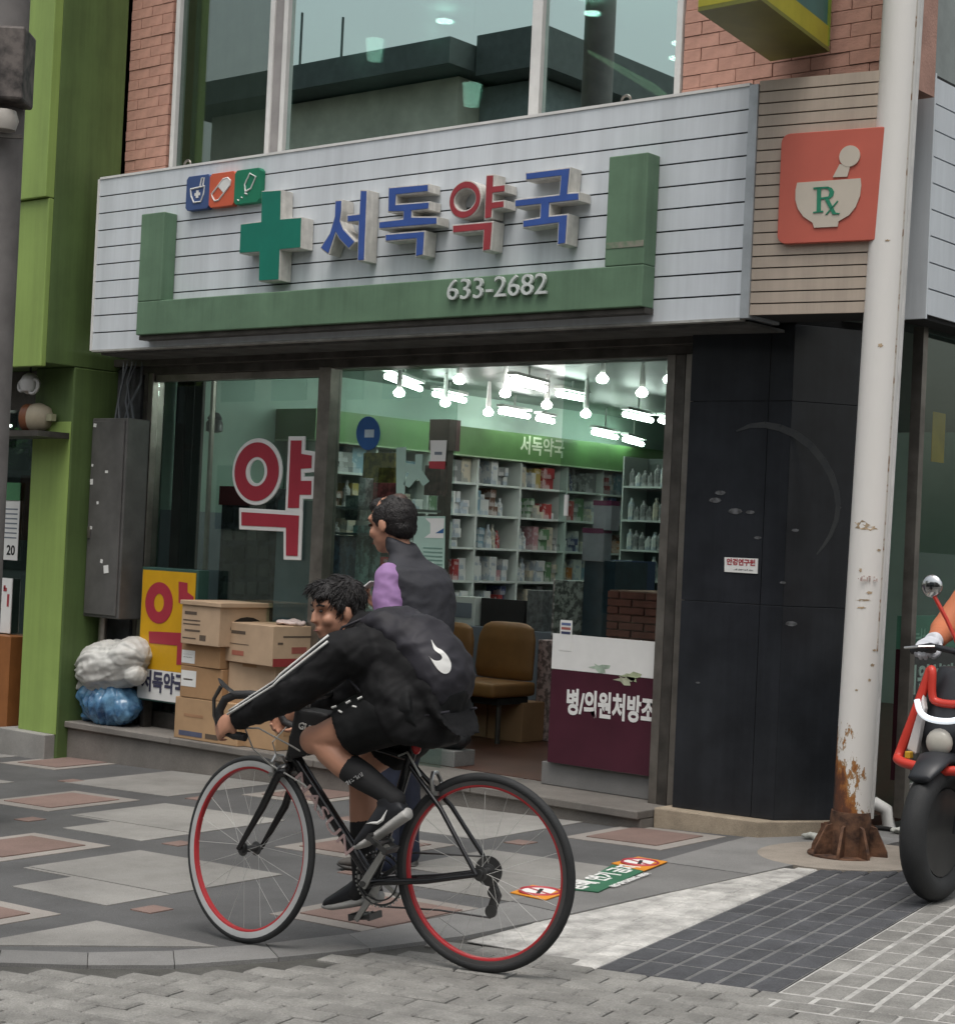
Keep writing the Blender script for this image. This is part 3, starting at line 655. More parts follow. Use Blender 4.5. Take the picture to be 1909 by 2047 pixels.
# arc scar and glue spots left on the stone
scar = thing('arc_scar', cp(1600, 950), 'pale arc shaped adhesive scar on the black column', 'stain')
pts = [(1472, 862), (1500, 851), (1530, 849), (1560, 855), (1590, 868), (1620, 890), (1645, 920), (1662, 950), (1672, 980), (1676, 1010), (1672, 1040), (1660, 1070), (1646, 1092), (1633, 1108)]
scm = pm('adhesive_grey', (.085, .09, .09), rough=.7, var=.5, scale=14, c2=(.03, .033, .036))
W_ = [.004, .012, .016, .018, .019, .019, .018, .017, .015, .013, .012, .010, .007, .003]
a = [cp(x, y, .0035) for x, y in pts]; mb = MB()
for i in range(len(a)-1):
    tt = (a[i+1]-a[i]).normalized(); nn = tt.cross(n01)
    mb.prism([a[i]+nn*W_[i], a[i+1]+nn*W_[i+1], a[i+1]-nn*W_[i+1], a[i]-nn*W_[i]], -n01*.003)
mb.build('arc', scm, scar)
spots = MB()
for x, y, r in ((1590, 1060, 8), (1515, 1075, 8), (1470, 1022, 16), (1500, 1024, 10), (1430, 1000, 14), (1582, 1247, 13), (1565, 1165, 7), (1395, 1365, 5), (1678, 1015, 4), (1440, 985, 12)):
    p = cp(x, y, .003); R_ = r/400; spots.prism([p+V((d01.x, d01.y, 0))*R_*math.cos(k*.7)*(1+.3*math.sin(k*3.1))+V((0, 0, 1))*R_*.4*math.sin(k*.7) for k in range(9)], -n01*.003)
spots.build('glue_spots', pm('glue_spot', (.085, .088, .092), rough=.7, var=.6, scale=40), scar)
# side street front of the same building (right of the pole): slatted sign, glass, sill
sd_ = thing('side_sign', (1.25, 1.4, 2.7), 'white slatted sign on the side street front behind the pole', 'shop sign')
for i in range(9):
    a = 2.78+1.24/9*i; MB().box(1.255, 1.27, .72, 5.0, a+.004, a+1.24/9-.004).build('slat', M['white'], sd_)
bx(1.10, 1.254, .735, 5, 2.76, 4.04).build('sign_box', M['gap'], sd_); bx(1.06, 1.27, .70, .718, 2.76, 4.04).build('end_trim', M['white'], sd_)
for (px_, py_, wd, hh, mt, nm) in ((1.235, .95, .30, .30, 'gap', None),): pass
bx(1.06, 1.12, 1.0, 1.055, .12, 2.76).build('side_post', M['steel'], ph); bx(1.08, 1.12, 1.06, 5, .1, .30).build('side_sill', M['kerb'], ph)
bx(1.085, 1.093, 1.06, 5, .30, 2.74).build('side_pane', M['glass'], ph)
bx(1.0, 1.05, 1.07, 5, 1.02, 1.20).build('side_green_band', pm('band_green', (.09, .25, .17), rough=.5), ph)
bx(1.0, 1.05, 1.07, 5, .31, 1.018).build('side_maroon_band', pm('band_maroon', (.055, .016, .024), rough=.35), ph)
TS = Matrix(((0, 0, 1, 0), (1, 0, 0, 0), (0, 1, 0, 0), (0, 0, 0, 1)))
text_mb('의원처방조제', .17, Matrix.Translation((1.052, 1.55, .84)) @ TS, bold=.004).build('side_lettering', M['offwhite'], ph)
scribble(Matrix.Translation((1.052, 1.45, 1.11)) @ TS, .5, .07, 6, 9).build('side_lettering', pm('pale_green', (.35, .55, .45)), ph)
for (yy, zz_, c_, l) in ((1.50, 2.2, (.50, .30, .04), 'yellow paper hanging inside the side street window'), (1.88, 2.0, (.46, .27, .21), 'pinkish paper hanging inside the side street window')):
    t = thing('window_paper', (1.0, yy, zz_), l, 'paper'); bx(.99, .994, yy-.08, yy+.08, zz_-.14, zz_+.14).build('sheet', pm('paper_'+l[:4], c_, rough=.8), t)
# ================================================================ shop front: lintel, frames, glass
bx(-4.72, .14, YW+.02, YW+.22, 2.56, 2.665).build('lintel', M['steeld'], ph, bevel=.004)
bx(-4.72, .14, YW-.04, YW+.019, 2.615, 2.668).build('shutter_rail', M['steeld'], ph, bevel=.004)
wallm = pm('dirty_wall', (.055, .058, .06), rough=.85, var=.5, scale=4, bump=.2, bscale=30)
bx(-4.90, -4.47, .31, .5, FZ, 2.60).build('jamb_wall', wallm, ph)
fr = lambda x, y, Y=YG: PY(x, y, Y).x
def post(x0, x1, mat='steel', y0=YG-.05, y1=YG+.06, z1=2.57, name='frame_post'): return bx(x0, x1, y0, y1, FZ, z1).build(name, M[mat], ph, bevel=.004)
post(-4.44, -4.40, 'steeld'); post(-4.395, -4.345, 'steel')
xm0, xm1 = fr(636, 1000), fr(660, 1000); post(xm0, xm1, 'steel')
xj = fr(1362, 1000); post(xj-.10, xj-.045, 'steel'); post(xj-.044, xj+.02, 'steeld'); post(xj+.022, xj+.075, 'steel')
brass = fr(402, 1000); post(brass-.012, brass+.012, 'steel', YG+.05, YG+.08, name='brass_post')
bx(-4.34, xm0-.001, YG-.03, YG+.04, FZ+.001, .22).build('bottom_rail', M['steeld'], ph, bevel=.003)
bx(-4.34, xm0-.001, YG-.03, YG+.04, 2.51, 2.559).build('top_rail', M['steel'], ph, bevel=.003)
# panes
bx(-4.34, xm0-.002, YG, YG+.008, .221, 2.509).build('glass_pane', M['glass'], ph)
xd0 = fr(893, 1100); bx(xm1+.001, xd0, YG+.03, YG+.04, FZ+.01, 2.555).build('glass_pane', M['glass'], ph)
xe0, xe1 = fr(1108, 1150), xj-.101
YD = YG+.012
dr = thing('glass_door', (xe0, YD, .25), 'frameless glass door leaf with white strip and maroon film at the right of the entrance', 'door')
bx(xe0, xe1, YD, YD+.01, .247, 2.555).build('leaf', M['glass'], dr)
mar = pm('maroon_film', (.062, .014, .026), rough=.3, var=.15, scale=3)
bx(xe0+.004, xe1-.002, YD-.003, YD-.0004, .25, .785).build('maroon_film', mar, dr); bx(xe0+.003, xe1-.002, YD-.004, YD-.0006, .787, .99).build('white_film', M['offwhite'], dr)
pc = PY(1237, 1418, YD-.005)
mb = text_mb('병/의원처방조제', .155, Matrix.Translation((pc.x+.005, YD-.005, pc.z+.0)) @ FACE, bold=.006, ext=.001); L_ = min(v.x for v in mb.v); R_ = max(v.x for v in mb.v); X0, X1 = fr(1131, 1410), xe1+.08
for v in mb.v: v.x = X0+(v.x-L_)*(X1-X0)/(R_-L_)
mb.build('lettering', M['offwhite'], dr)
for x, y, c_ in ((1200, 1335, (.36, .45, .36)), (1262, 1352, (.35, .40, .25)), (1250, 1360, (.4, .42, .3))):
    p = PY(x, y, YD-.0045); n_ = 11
    MB().prism([(p.x+(.06+.03*math.sin(k*2.3))*math.cos(2*math.pi*k/n_), YD-.0055, p.z+(.022+.012*math.sin(k*1.7+x))*math.sin(2*math.pi*k/n_)) for k in range(n_)], (0, .001, 0)).build('leaf_print', pm('leaf_print', c_, rough=.6, var=.3, scale=20), dr)
ph_ = PY(1132, 1010, YD-.03); MB().tube([(ph_.x, YD-.03, ph_.z-.06), (ph_.x, YD-.03, ph_.z+.06)], .014, 10).build('handle', M['offwhite'], dr, smooth='auto')
pb_ = PY(1131, 1275, YD-.008); t = thing('door_notice', pb_, 'narrow white notice with coloured boxes on the glass door edge', 'notice')
bx(pb_.x-.045, pb_.x+.04, YD-.006, YD-.004, pb_.z-.075, pb_.z+.1).build('sheet', M['offwhite'], t)
for k, c_ in enumerate(((.12, .16, .3), (.35, .12, .1), (.05, .06, .12))): bx(pb_.x-.035, pb_.x+.03, YD-.0075, YD-.0063, pb_.z+.07-.025*k, pb_.z+.085-.025*k).build('print', pm('print', c_), t)
# big red sign in the left window, two boards with white edging
YM = YG-.02
def wpoly(P, ox, oy, s, Y): return [(q.x, q.z) for q in (PY(ox+x/s, oy+y/s, Y) for x, y in P)]
rd = pm('board_red', (.36, .03, .05), rough=.45, var=.05)
t = thing('window_letter', PY(545, 1000, YM), 'big red and white 약 letter board hung in the left shop window', 'sign letter')
def board(P, d, ring=None):
    q = wpoly(P, 0, 680, 2.809, YM); return q
up_ = [(1635, 563), (1695, 563), (1692, 638), (1752, 648), (1750, 718), (1690, 722), (1690, 790), (1750, 790), (1748, 868), (1683, 868), (1680, 942), (1618, 942)]
lo_ = [(1358, 965), (1680, 985), (1672, 1212), (1608, 1210), (1608, 1052), (1358, 1040)]
wb = MB(); rb = MB()
for P in (up_, lo_):
    q = wpoly(P, 0, 680, 2.809, YM); bg_ = offset_poly(q, .028); wb.prism([(a, YM, b_) for a, b_ in bg_], (0, .012, 0)); rb.prism([(a, YM-.004, b_) for a, b_ in q], (0, .0035, 0))
c0 = PY(1441/2.809, 680+738/2.809, YM); RX = .5*(PY(1565/2.809, 943, YM).x-PY(1318/2.809, 943, YM).x); RZ = .5*(PY(c0.x and 1441/2.809, 680+575/2.809, YM).z-PY(1441/2.809, 680+905/2.809, YM).z); N_ = 40
el = lambda a, b_, Y: [(c0.x+a*math.cos(2*math.pi*k/N_), Y, c0.z+b_*math.sin(2*math.pi*k/N_)) for k in range(N_)]
wb.ringprism(el(RX+.028, RZ+.028, YM+.001), el(RX*.34, RZ*.40, YM+.001), (0, .012, 0)); rb.ringprism(el(RX, RZ, YM-.004), el(RX*.5, RZ*.5, YM-.004), (0, .0045, 0))
wb.build('white_edging', M['offwhite'], t, bevel=.004); rb.build('red_face', rd, t)
# ---------------------------------------------------------------- yellow light box behind the cartons
YY = .22
p0 = PY(286, 1142, YY); p1 = PY(394, 1146, YY); x0, x1 = p0.x, p1.x; z1 = p1.z; z0 = PY(300, 1398, YY).z; zs = PY(300, 1338, YY).z
t = thing('light_box_sign', ((x0+x1)/2, YY, FZ), 'yellow light box with red 약 standing behind the cartons', 'sign')
bx(x0-.012, x1+.012, YY+.004, YY+.10, z0-.012, z1+.02).build('case', pm('case_green', (.035, .085, .07), rough=.4), t, bevel=.004); bx(x0, x1-.01, YY, YY+.0035, zs+.001, z1).build('yellow_face', pm('face_yellow', (.60, .33, .012), rough=.35, var=.06), t); bx(x0, x1-.01, YY, YY+.0035, z0, zs).build('white_face', M['offwhite'], t)
rb = MB(); yl = YY-.003
for P in ([(1003, 232), (1052, 240), (1052, 292), (1086, 318), (1084, 345), (1052, 345), (1052, 352), (1003, 352)], [(835, 512), (1040, 522), (1032, 700), (990, 700), (995, 592), (838, 578)]):
    rb.prism([(a, yl, b_) for a, b_ in wpoly(P, 0, 1080, 2.809, yl)], (0, .0025, 0))
c1 = PY(892/2.809, 1080+352/2.809, yl); el2 = lambda a, b_: [(c1.x+a*math.cos(2*math.pi*k/32), yl, c1.z+b_*math.sin(2*math.pi*k/32)) for k in range(32)]
rb.ringprism(el2(.142, .142), el2(.052, .063), (0, .0025, 0)); rb.build('letter', rd, t)
pt = PY(318, 1367, yl); text_mb('서독약국', .15, Matrix.Translation((pt.x+.04, yl, pt.z)) @ FACE, bold=.005, ext=.001, sx=.82).build('lettering', pm('text_navy', (.05, .05, .09)), t)
bx(x0+.02, x0+.06, YY+.02, YY+.09, FZ+.001, z0-.0125).build('foot', M['steeld'], t); bx(x1-.06, x1-.02, YY+.02, YY+.09, FZ+.001, z0-.0125).build('foot', M['steeld'], t)
# ---------------------------------------------------------------- meter cabinet on the left jamb with conduit and cables
YE = .10
q = [PY(*a, YE) for a in ((181, 836), (249, 838), (170, 1232), (243, 1236))]
x0, x1, z0, z1 = (q[0].x+q[2].x)/2, (q[1].x+q[3].x)/2, q[2].z, q[0].z
t = thing('meter_cabinet', (x0+.2, YE, z0), 'tall grey steel meter cabinet fixed beside the green wall', 'cabinet')
cab = pm('cabinet_grey', (.115, .112, .108), rough=.5, metal=.2, var=.18, scale=5)
bx(x0, x1, YE, YE+.2, z0, z1).build('case', cab, t, bevel=.008); bx(x0+.02, x1-.02, YE-.012, YE-.0005, z0+.02, z1-.02).build('door', cab, t, bevel=.005)
bx(x0+.03, x0+.055, YE-.025, YE-.0125, z0+.55, z0+.63).build('handle', M['steel'], t, bevel=.003)
for x, y, w_, h_ in ((212, 1138, .05, .055), (183, 963, .03, .04), (213, 943, .03, .018), (182, 930, .018, .018), (195, 1005, .02, .02), (182, 1055, .022, .02), (190, 850, .03, .025), (203, 1122, .025, .025)):
    p = PY(x, y, YE-.014); MB().box(-w_/2, w_/2, -.001, .001, -h_/2, h_/2, Matrix.Translation((max(p.x, x0+.04), YE-.014, p.z)) @ Matrix.Rotation(random.uniform(-.3, .3), 4, 'Y')).build('sticker', M['offwhite'], t)
pl = PY(193, 1250, YE+.1); MB().tube([(x0+.1, YE+.1, z0), (x0+.1, YE+.1, FZ)], .03, 10).build('conduit', M['steel'], t, smooth='auto')
t = thing('cable_bundle', (-4.55, .26, 2.3), 'dark cables tangled above the meter cabinet', 'cable')
for k in range(5):
    a = -4.62+.05*k; MB().tube([(a, .27, 2.66), (a+random.uniform(-.06, .06), .24, 2.5), (a+random.uniform(-.08, .08), .22, 2.36), (a+.02, .2, z1-.01)], .009, 6).build('cable', pm('cable_grey', (.10, .11, .12), rough=.6), t, smooth='auto')
# ---------------------------------------------------------------- waste sacks on the step
def sack(name, c, r, mat, label, seed, wr, flatb, extra=(), lying=False):
    mb = MB(); c = V(c); mb.ell(c, r, 22)
    for d, q in extra: mb.ell(c+V(d), q, 14)
    def wf(p):
        d = p-c; n3 = noise.noise
        if lying: th = math.atan2(d.z, d.y); k = .35+.65*min(1, max(0, .5-d.x/(2*r[0]))); q = d.x*4
        else: th = math.atan2(d.y, d.x); k = .5+.5*min(1, max(0, .5+d.z/(2*r[2]))); q = d.z*5
        f1 = .28-abs(n3(V((math.cos(th)*2.1, math.sin(th)*2.1, q+seed)))); f2 = .25-abs(n3(V((math.cos(th)*4.6, math.sin(th)*4.6, q*1.7+seed))))
        return wr*(k*(1.2*f1+.8*f2)+.7*n3(p*5+V((seed, 0, 0)))+.35*(.25-abs(n3(V((p.x*13+p.z*9, p.y*12, p.z*11-p.x*7))))))
    o = remesh(mb, .0095, name, mat, sm=2, wfun=wf, org=c)
    for v in o.data.vertices:
        if v.co.z < flatb: v.co.z = flatb+.1*(v.co.z-flatb)
    return tag(o, label, 'sack', 'rubbish sacks on the step')
blue = pm('blue_plastic', (.03, .14, .36), rough=.22, var=.5, scale=9, c2=(.16, .34, .52), coat=.4)
whit = pm('white_plastic', (.50, .49, .46), rough=.45, var=.12, scale=7, c2=(.60, .60, .57))
sack('rubbish_sack', (-4.45, .17, FZ+.135), (.255, .17, .16), blue, 'crumpled blue plastic sack under the white sack', 1, .04, -.133, (((-.16, -.02, .05), (.12, .12, .08)), ((.17, -.03, -.03), (.11, .11, .1)), ((-.2, 0, -.1), (.08, .1, .05))))
o = sack('rubbish_sack', (-4.45, .15, FZ+.40), (.325, .19, .185), whit, 'bulging white woven sack lying on the blue sack', 5, .036, -.16, (((-.27, 0, -.10), (.14, .08, .05)), ((-.34, -.01, -.13), (.06, .04, .02)), ((.2, 0, .06), (.17, .16, .13)), ((.28, -.02, -.08), (.07, .08, .07))), lying=True)
o.rotation_euler.y = -.16
# ---------------------------------------------------------------- cartons
card = pm('cardboard', (.42, .27, .15), rough=.85, var=.1, scale=4, bump=.05, bscale=60); cardd = pm('cardboard_brown', (.36, .215, .11), rough=.85, var=.1, scale=4, bump=.05, bscale=60); cardp = pm('cardboard_pale', (.46, .33, .22), rough=.85, var=.1, scale=4); inkm = pm('carton_ink', (.10, .075, .055), rough=.9); tape = pm('tape', (.45, .33, .2), rough=.35); redp = pm('carton_red', (.24, .03, .03), rough=.8)
def carton(c, w_, d_, h_, rz, mat, label, bits=(), flaps=False):
    c = V(c); T = Matrix.Translation(c) @ Matrix.Rotation(rz, 4, 'Z'); t = thing('carton', c, label, 'carton', 'cartons stacked on the step')
    mb = MB(); q = .004; mb.box(-w_/2, w_/2, -d_/2, d_/2, .001, h_, T); mb.build('box', mat, t, bevel=.004)
    if flaps:
        mb = MB(); mb.box(-w_/2-.01, w_/2+.02, -d_/2-.012, d_/2+.01, h_+.0005, h_+.03, T); mb.build('lid', mat, t, bevel=.004)
    else: MB().box(-w_/2, w_/2, -.025, .025, h_+.0003, h_+.0012, T).build('tape', tape, t)
    for (face, u0, u1, v0, v1, m_) in bits:
        if face == 'f': MB().box(-w_/2+u0*w_, -w_/2+u1*w_, -d_/2-.0016, -d_/2-.0003, v0*h_, v1*h_, T).build('print', m_, t)
        else: MB().box(w_/2+.0003, w_/2+.0016, -d_/2+u0*d_, -d_/2+u1*d_, v0*h_, v1*h_, T).build('print', m_, t)
    return t
# left stack seen by its front faces, the right faces turn to the camera
zf = FZ+.001; w1 = .37; yc = .17
LX = -3.52
M['label'] = M['offwhite']
def ptx(x, y, Y=.0): return PY(x, y, Y)
def stack_x(xa, xb, Y): a = ptx(xa, 1350, Y).x; b_ = ptx(xb, 1350, Y).x; return (a+b_)/2, b_-a
cx, wd = stack_x(352, 480, .03)
carton((cx, .17, zf), wd, .27, .27, 0, card, 'lowest tan carton of the left stack with blue printed band', [('f', .08, .45, .08, .2, pm('ink_blue', (.09, .10, .16), rough=.8)), ('f', .15, .45, .55, .62, pm('ink_orange', (.36, .2, .11))), ('f', .5, .7, .08, .2, inkm)])
cx2, wd2 = stack_x(358, 436, .03)
carton((cx2+.02, .17, zf+.273), wd2*1.05, .27, .205, .02, cardd, 'second carton of the left stack with one white paper label', [('f', -.0+.02, .38, .35, .86, M['offwhite']), ('f', .08, .3, .55, .6, inkm)])
carton((cx2+.015, .17, zf+.480), wd2*1.03, .28, .145, -.03, cardd, 'third carton of the left stack with a torn white label', [('f', .02, .36, .12, .7, M['offwhite']), ('f', .06, .3, .5, .54, inkm), ('f', .06, .3, .36, .4, inkm)])
p = ptx(362, 1285, .03); cx3, wd3 = stack_x(358, 405, .0)
mouth = pm('carton_hole', (.02, .017, .014), rough=.95)
T3 = carton((cx3+.10, .19, zf+.627), wd3*1.0+.16, .42, .255, -.05, cardp, 'top open carton of the left stack with a round black hole', [('f', .08, .4, .76, .84, inkm), ('f', .05, .5, .6, .63, inkm), ('f', .05, .5, .5, .53, inkm), ('f', .1, .5, .33, .38, inkm), ('f', .5, .66, .12, .26, inkm), ('f', .05, .4, .14, .17, inkm)], flaps=True)
cm = V((cx3+.10, .19, zf+.627)); Tm = Matrix.Translation(cm) @ Matrix.Rotation(-.05, 4, 'Z'); hw = (wd3+.16)/2
MB().prism([Tm @ V((hw+.002, .02+.14*math.cos(k*.4), .12+.075*math.sin(k*.4))) for k in range(16)], (-.001, 0, 0)).build('hole', mouth, T3)
cx4, wd4 = stack_x(440, 503, .05)
carton((cx4+.12, .26, zf+.0), .46, .34, .305, 0, card, 'lower right carton hidden behind the handlebar', [('s', .2, .7, .3, .7, cardd)])
carton((cx4+.10, .255, zf+.308), .42, .33, .225, .03, cardp, 'middle right carton with a paler end below the red striped carton', [('f', .3, .6, .9, 1.0, cardd)])
T5 = carton((cx4+.14, .24, zf+.536), .50, .40, .255, -.12, cardp, 'top right carton with a dark red stripe along its bottom', [('f', .12, .42, .72, .8, inkm), ('f', .06, .5, .46, .475, inkm), ('f', .15, .4, .18, .3, pm('stamp_red', (.38, .13, .09))), ('s', .02, .98, .0, .2, redp), ('s', .2, .8, .72, .76, inkm), ('s', .38, .68, .32, .48, pm('stamp_red2', (.30, .09, .07))), ('s', .1, .2, .55, .6, inkm)])
t = thing('plastic_wrap', (cx4+.22, .25, zf+.80), 'crumpled pinkish plastic wrap on the red striped carton', 'wrapping')
mb = MB(); mb.ell((cx4+.27, .25, zf+.805), (.11, .09, .02), 14); remesh(mb, .01, 'film', pm('film', (.55, .45, .42), rough=.3), t, sm=1, wr=.02, wscale=18)
# black bag on a grey block at the door
pb = PZ(900, 1490, FZ+.12); t = thing('grey_block', (pb.x, pb.y, FZ), 'grey stone block on the step behind the saddle', 'block')
bx(pb.x-.24, pb.x+.12, pb.y-.1, pb.y+.1, FZ+.001, FZ+.10).build('block', M['kerb'], t, bevel=.006)
o = remesh(MB().ell((pb.x, pb.y, FZ+.17), (.15, .1, .075), 16).ell((pb.x-.12, pb.y-.02, FZ+.15), (.1, .07, .05), 16), .012, 'black_bag', pm('black_bag', (.022, .023, .025), rough=.45, var=.4), sm=2, wr=.012, wscale=14, org=(pb.x, pb.y, FZ+.1))
tag(o, 'lumpy black bag lying on the grey block by the entrance', 'bag')
# ================================================================ pharmacy interior
IN = ph
M['floor_in'] = pm('floor_brown', (.085, .036, .024), rough=.35, var=.2, scale=4)
M['mint'] = pm('wall_mint', (.30, .42, .36), rough=.7, var=.08, scale=2); M['greyblue'] = pm('panel_greyblue', (.17, .20, .235), rough=.6, var=.08)
bx(-4.46, .95, .501, 8.2, -.02, FZ+.004).build('shop_floor', M['floor_in'], IN)
ceil = pm('shop_ceiling', (.13, .155, .145), rough=.4, var=.08, scale=2, spec=.6)
CZ = 2.74
bx(-4.46, 1.0, .53, 8.2, CZ, CZ+.05).build('shop_ceiling', ceil, IN)
bx(-4.50, -4.44, .51, 8.2, .1, CZ).build('shop_wall', M['mint'], IN); bx(-4.46, .98, 8.1, 8.2, .1, CZ).build('shop_wall', M['mint'], IN)
bx(.06, .12, .55, 1.0, .1, CZ).build('shop_wall', M['mint'], IN)
# left bay: dark curtain, mint wall, grey panel, dark rack
def pan(x0, x1, y0, y1, Y, th, mat, name, parent=IN, xr=1000):
    a = PY(x0, (y0+y1)/2, Y); c = PY(x1, (y0+y1)/2, Y); xm = (x0+x1)/2; zt, zb = PY(xm, y0, Y).z, PY(xm, y1, Y).z
    return bx(a.x, c.x, Y, Y+th, zb, zt).build(name, mat, parent)
dk = pm('dark_curtain', (.016, .017, .018), rough=.7, var=.3); dkr = pm('dark_rack', (.028, .02, .022), rough=.6, var=.5, scale=25, c2=(.07, .07, .085))
ytop = 735
for i in range(5): pan(303+18*i, 320+18*i, ytop, 1440, .60+.02*(i % 2), .02, dk, 'curtain_fold')
bx(-4.4385, -4.432, .51, 1.6, .13, 1.62).build('wall_dado', M['greyblue'], IN)
rk = thing('dark_rack', PY(490, 1280, .80), 'dark wire display rack with a red header inside the left window', 'rack')
pan(438, 545, 975, 1290, .82, .10, dkr, 'rack_body', rk); pan(438, 500, 972, 1010, .80, .018, pm('rack_red', (.12, .015, .02), rough=.5), 'header', rk)
for i in range(7):
    for j in range(4): pan(446+24*j, 464+24*j, 1020+36*i, 1044+36*i, .808, .011, pm('packet', (random.uniform(.03, .09),)*3, rough=.4), 'packet', rk)
t = thing('hanging_lantern', PY(428, 845, .7), 'small dark lantern hanging by the mint wall', 'lantern')
p = PY(429, 845, .7); MB().lathe([(.03, -.07), (.06, -.06), (.06, .0), (.045, .02), (.055, .03), (.03, .07), (.01, .075)], 14, Matrix.Translation(p)).build('body', pm('lantern_navy', (.02, .022, .035), rough=.4), t, smooth='auto'); MB().tube([p+V((0, 0, .07)), (p.x, p.y, 2.55)], .004, 5).build('wire', M['gap'], t)
bd = thing('grey_board', PY(590, 1300, .62), 'tall blue-grey board standing behind the left window', 'board'); pan(545, 634, 1000, 1470, .62, .02, M['greyblue'], 'sheet', bd)
# ---------------------------------------------------------------- wall shelving along the left wall
XS = -4.06   # front of the shelves
shm = pm('shelf_white', (.56, .61, .58), rough=.45, var=.05)
bays = [1.72, 2.34, 2.96, 3.58, 4.16, 4.82, 5.36, 5.95, 6.55, 7.15]
levels = [.60, .90, 1.17, 1.445, 1.72, 1.98]
sh = thing('wall_shelving', (-4.25, 4, FZ), 'pale shelving with many bays along the shop wall under a green header', 'shelving')
bx(-4.435, -4.42, 1.72, 7.15, FZ+.01, 2.20).build('back_panel', shm, sh)
for y in bays: bx(-4.419, XS, y-.012, y+.012, FZ+.01, 2.2).build('upright', shm, sh)
for k in range(len(bays)-1):
    for z in levels: bx(-4.419, XS-.003, bays[k]+.0125, bays[k+1]-.0125, z-.018, z).build('shelf_board', shm, sh)
hg = pm('header_lime', (.075, .175, .055), rough=.4, var=.2, scale=2)
bx(-4.435, XS+.05, 1.6, 8.0, 2.201, 2.43).build('header', hg, sh); bx(-4.435, XS+.055, 1.6, 8.0, 2.19, 2.2005).build('header_lip', pm('lip', (.30, .40, .26)), sh)
pt = PX(1085, 892, XS+.052)
text_mb('서독약국', .17, Matrix.Translation((XS+.052, pt.y, 2.325)) @ TS, bold=.003, ext=.001).build('header_lettering', pm('lip2', (.40, .5, .35)), sh)
cols = {'white': (.68, .70, .68), 'cream': (.58, .53, .42), 'orange': (.52, .20, .05), 'light blue': (.20, .34, .42), 'navy': (.05, .07, .18), 'red': (.36, .05, .05), 'green': (.12, .24, .12), 'brown': (.16, .09, .06), 'pink': (.45, .25, .27), 'yellow': (.48, .38, .12), 'grey': (.22, .23, .23)}
wts = ['white']*11+['cream']*3+['grey']*3+['light blue']*2+['navy', 'red', 'green', 'brown', 'brown', 'orange', 'pink', 'yellow']
cm_ = {k: pm('pack_'+k.replace(' ', '_'), c, rough=.45, var=.1, scale=19, lo=.50, hi=.54, c2=tuple(.45*x+.32 for x in c) if k not in ('white', 'cream') else (c[0]*.55, c[1]*.62, c[2]*.72)) for k, c in cols.items()}
word = {0: 'lowest', 1: 'second', 2: 'third', 3: 'fourth', 4: 'fifth', 5: 'top'}
bayw = ['first', 'second', 'third', 'fourth', 'fifth', 'sixth', 'seventh', 'eighth', 'ninth', 'tenth']; ordw = ['first', 'second', 'third', 'fourth', 'fifth', 'sixth', 'seventh', 'eighth', 'ninth', 'tenth', 'eleventh', 'twelfth']
pmesh = {}
def pack(kind, colr, w_, d_, h_):
    k = (kind, colr, round(w_, 2), round(h_, 2))
    if k not in pmesh:
        mb = MB()
        if kind == 'bottle': mb.lathe([(w_*.45, 0), (w_*.45, h_*.65), (w_*.2, h_*.8), (w_*.2, h_)], 10)
        else: mb.box(-d_/2, d_/2, -w_/2, w_/2, 0, h_)
        pmesh[k] = mb.mesh('pack', smooth=False); pmesh[k].materials.append(cm_[colr])
    return pmesh[k]
random.seed(21)
for b in range(len(bays)-1):
    for l, z in enumerate(levels):
        if l == 0: continue
        if b >= 7 and l < 3: continue
        y = bays[b]+.03; it = 0
        while y < bays[b+1]-.09:
            colr = random.choice(wts); kind = 'bottle' if random.random() < .25 else 'box'
            w_ = random.choice([.05, .07, .09, .12, .15]); w_ = min(w_, bays[b+1]-.02-y); h_ = random.choice([.055, .075, .09, .13, .17, .2])
            if kind == 'bottle': w_ = .07; h_ = random.choice([.15, .2])
            nst = 1 if h_ > .1 or kind == 'bottle' else random.choice([1, 2, 2, 3])
            for s in range(nst):
                if z+.002+s*h_+h_ > (levels[l+1]-.02 if l < 5 else 2.185): break
                o = bpy.data.objects.new('medicine_bottle' if kind == 'bottle' else 'medicine_box', pack(kind, colr, w_, .16, h_)); col.objects.link(o)
                o.location = (XS-.10-random.uniform(0, .06), y+w_/2, z+.0015+s*(h_+.0005))
                tag(o, f"{['', 'second up ', 'third up '][s]}{colr} {'medicine bottle' if kind == 'bottle' else 'medicine carton'}, {ordw[it]} pile on {word[l]} board of {bayw[b]} shelf bay", 'bottle' if kind == 'bottle' else 'medicine box', f"{colr} {'bottles' if kind == 'bottle' else 'cartons'} on {word[l]} board, {bayw[b]} bay")
            y += w_+random.uniform(.002, .014); it += 1
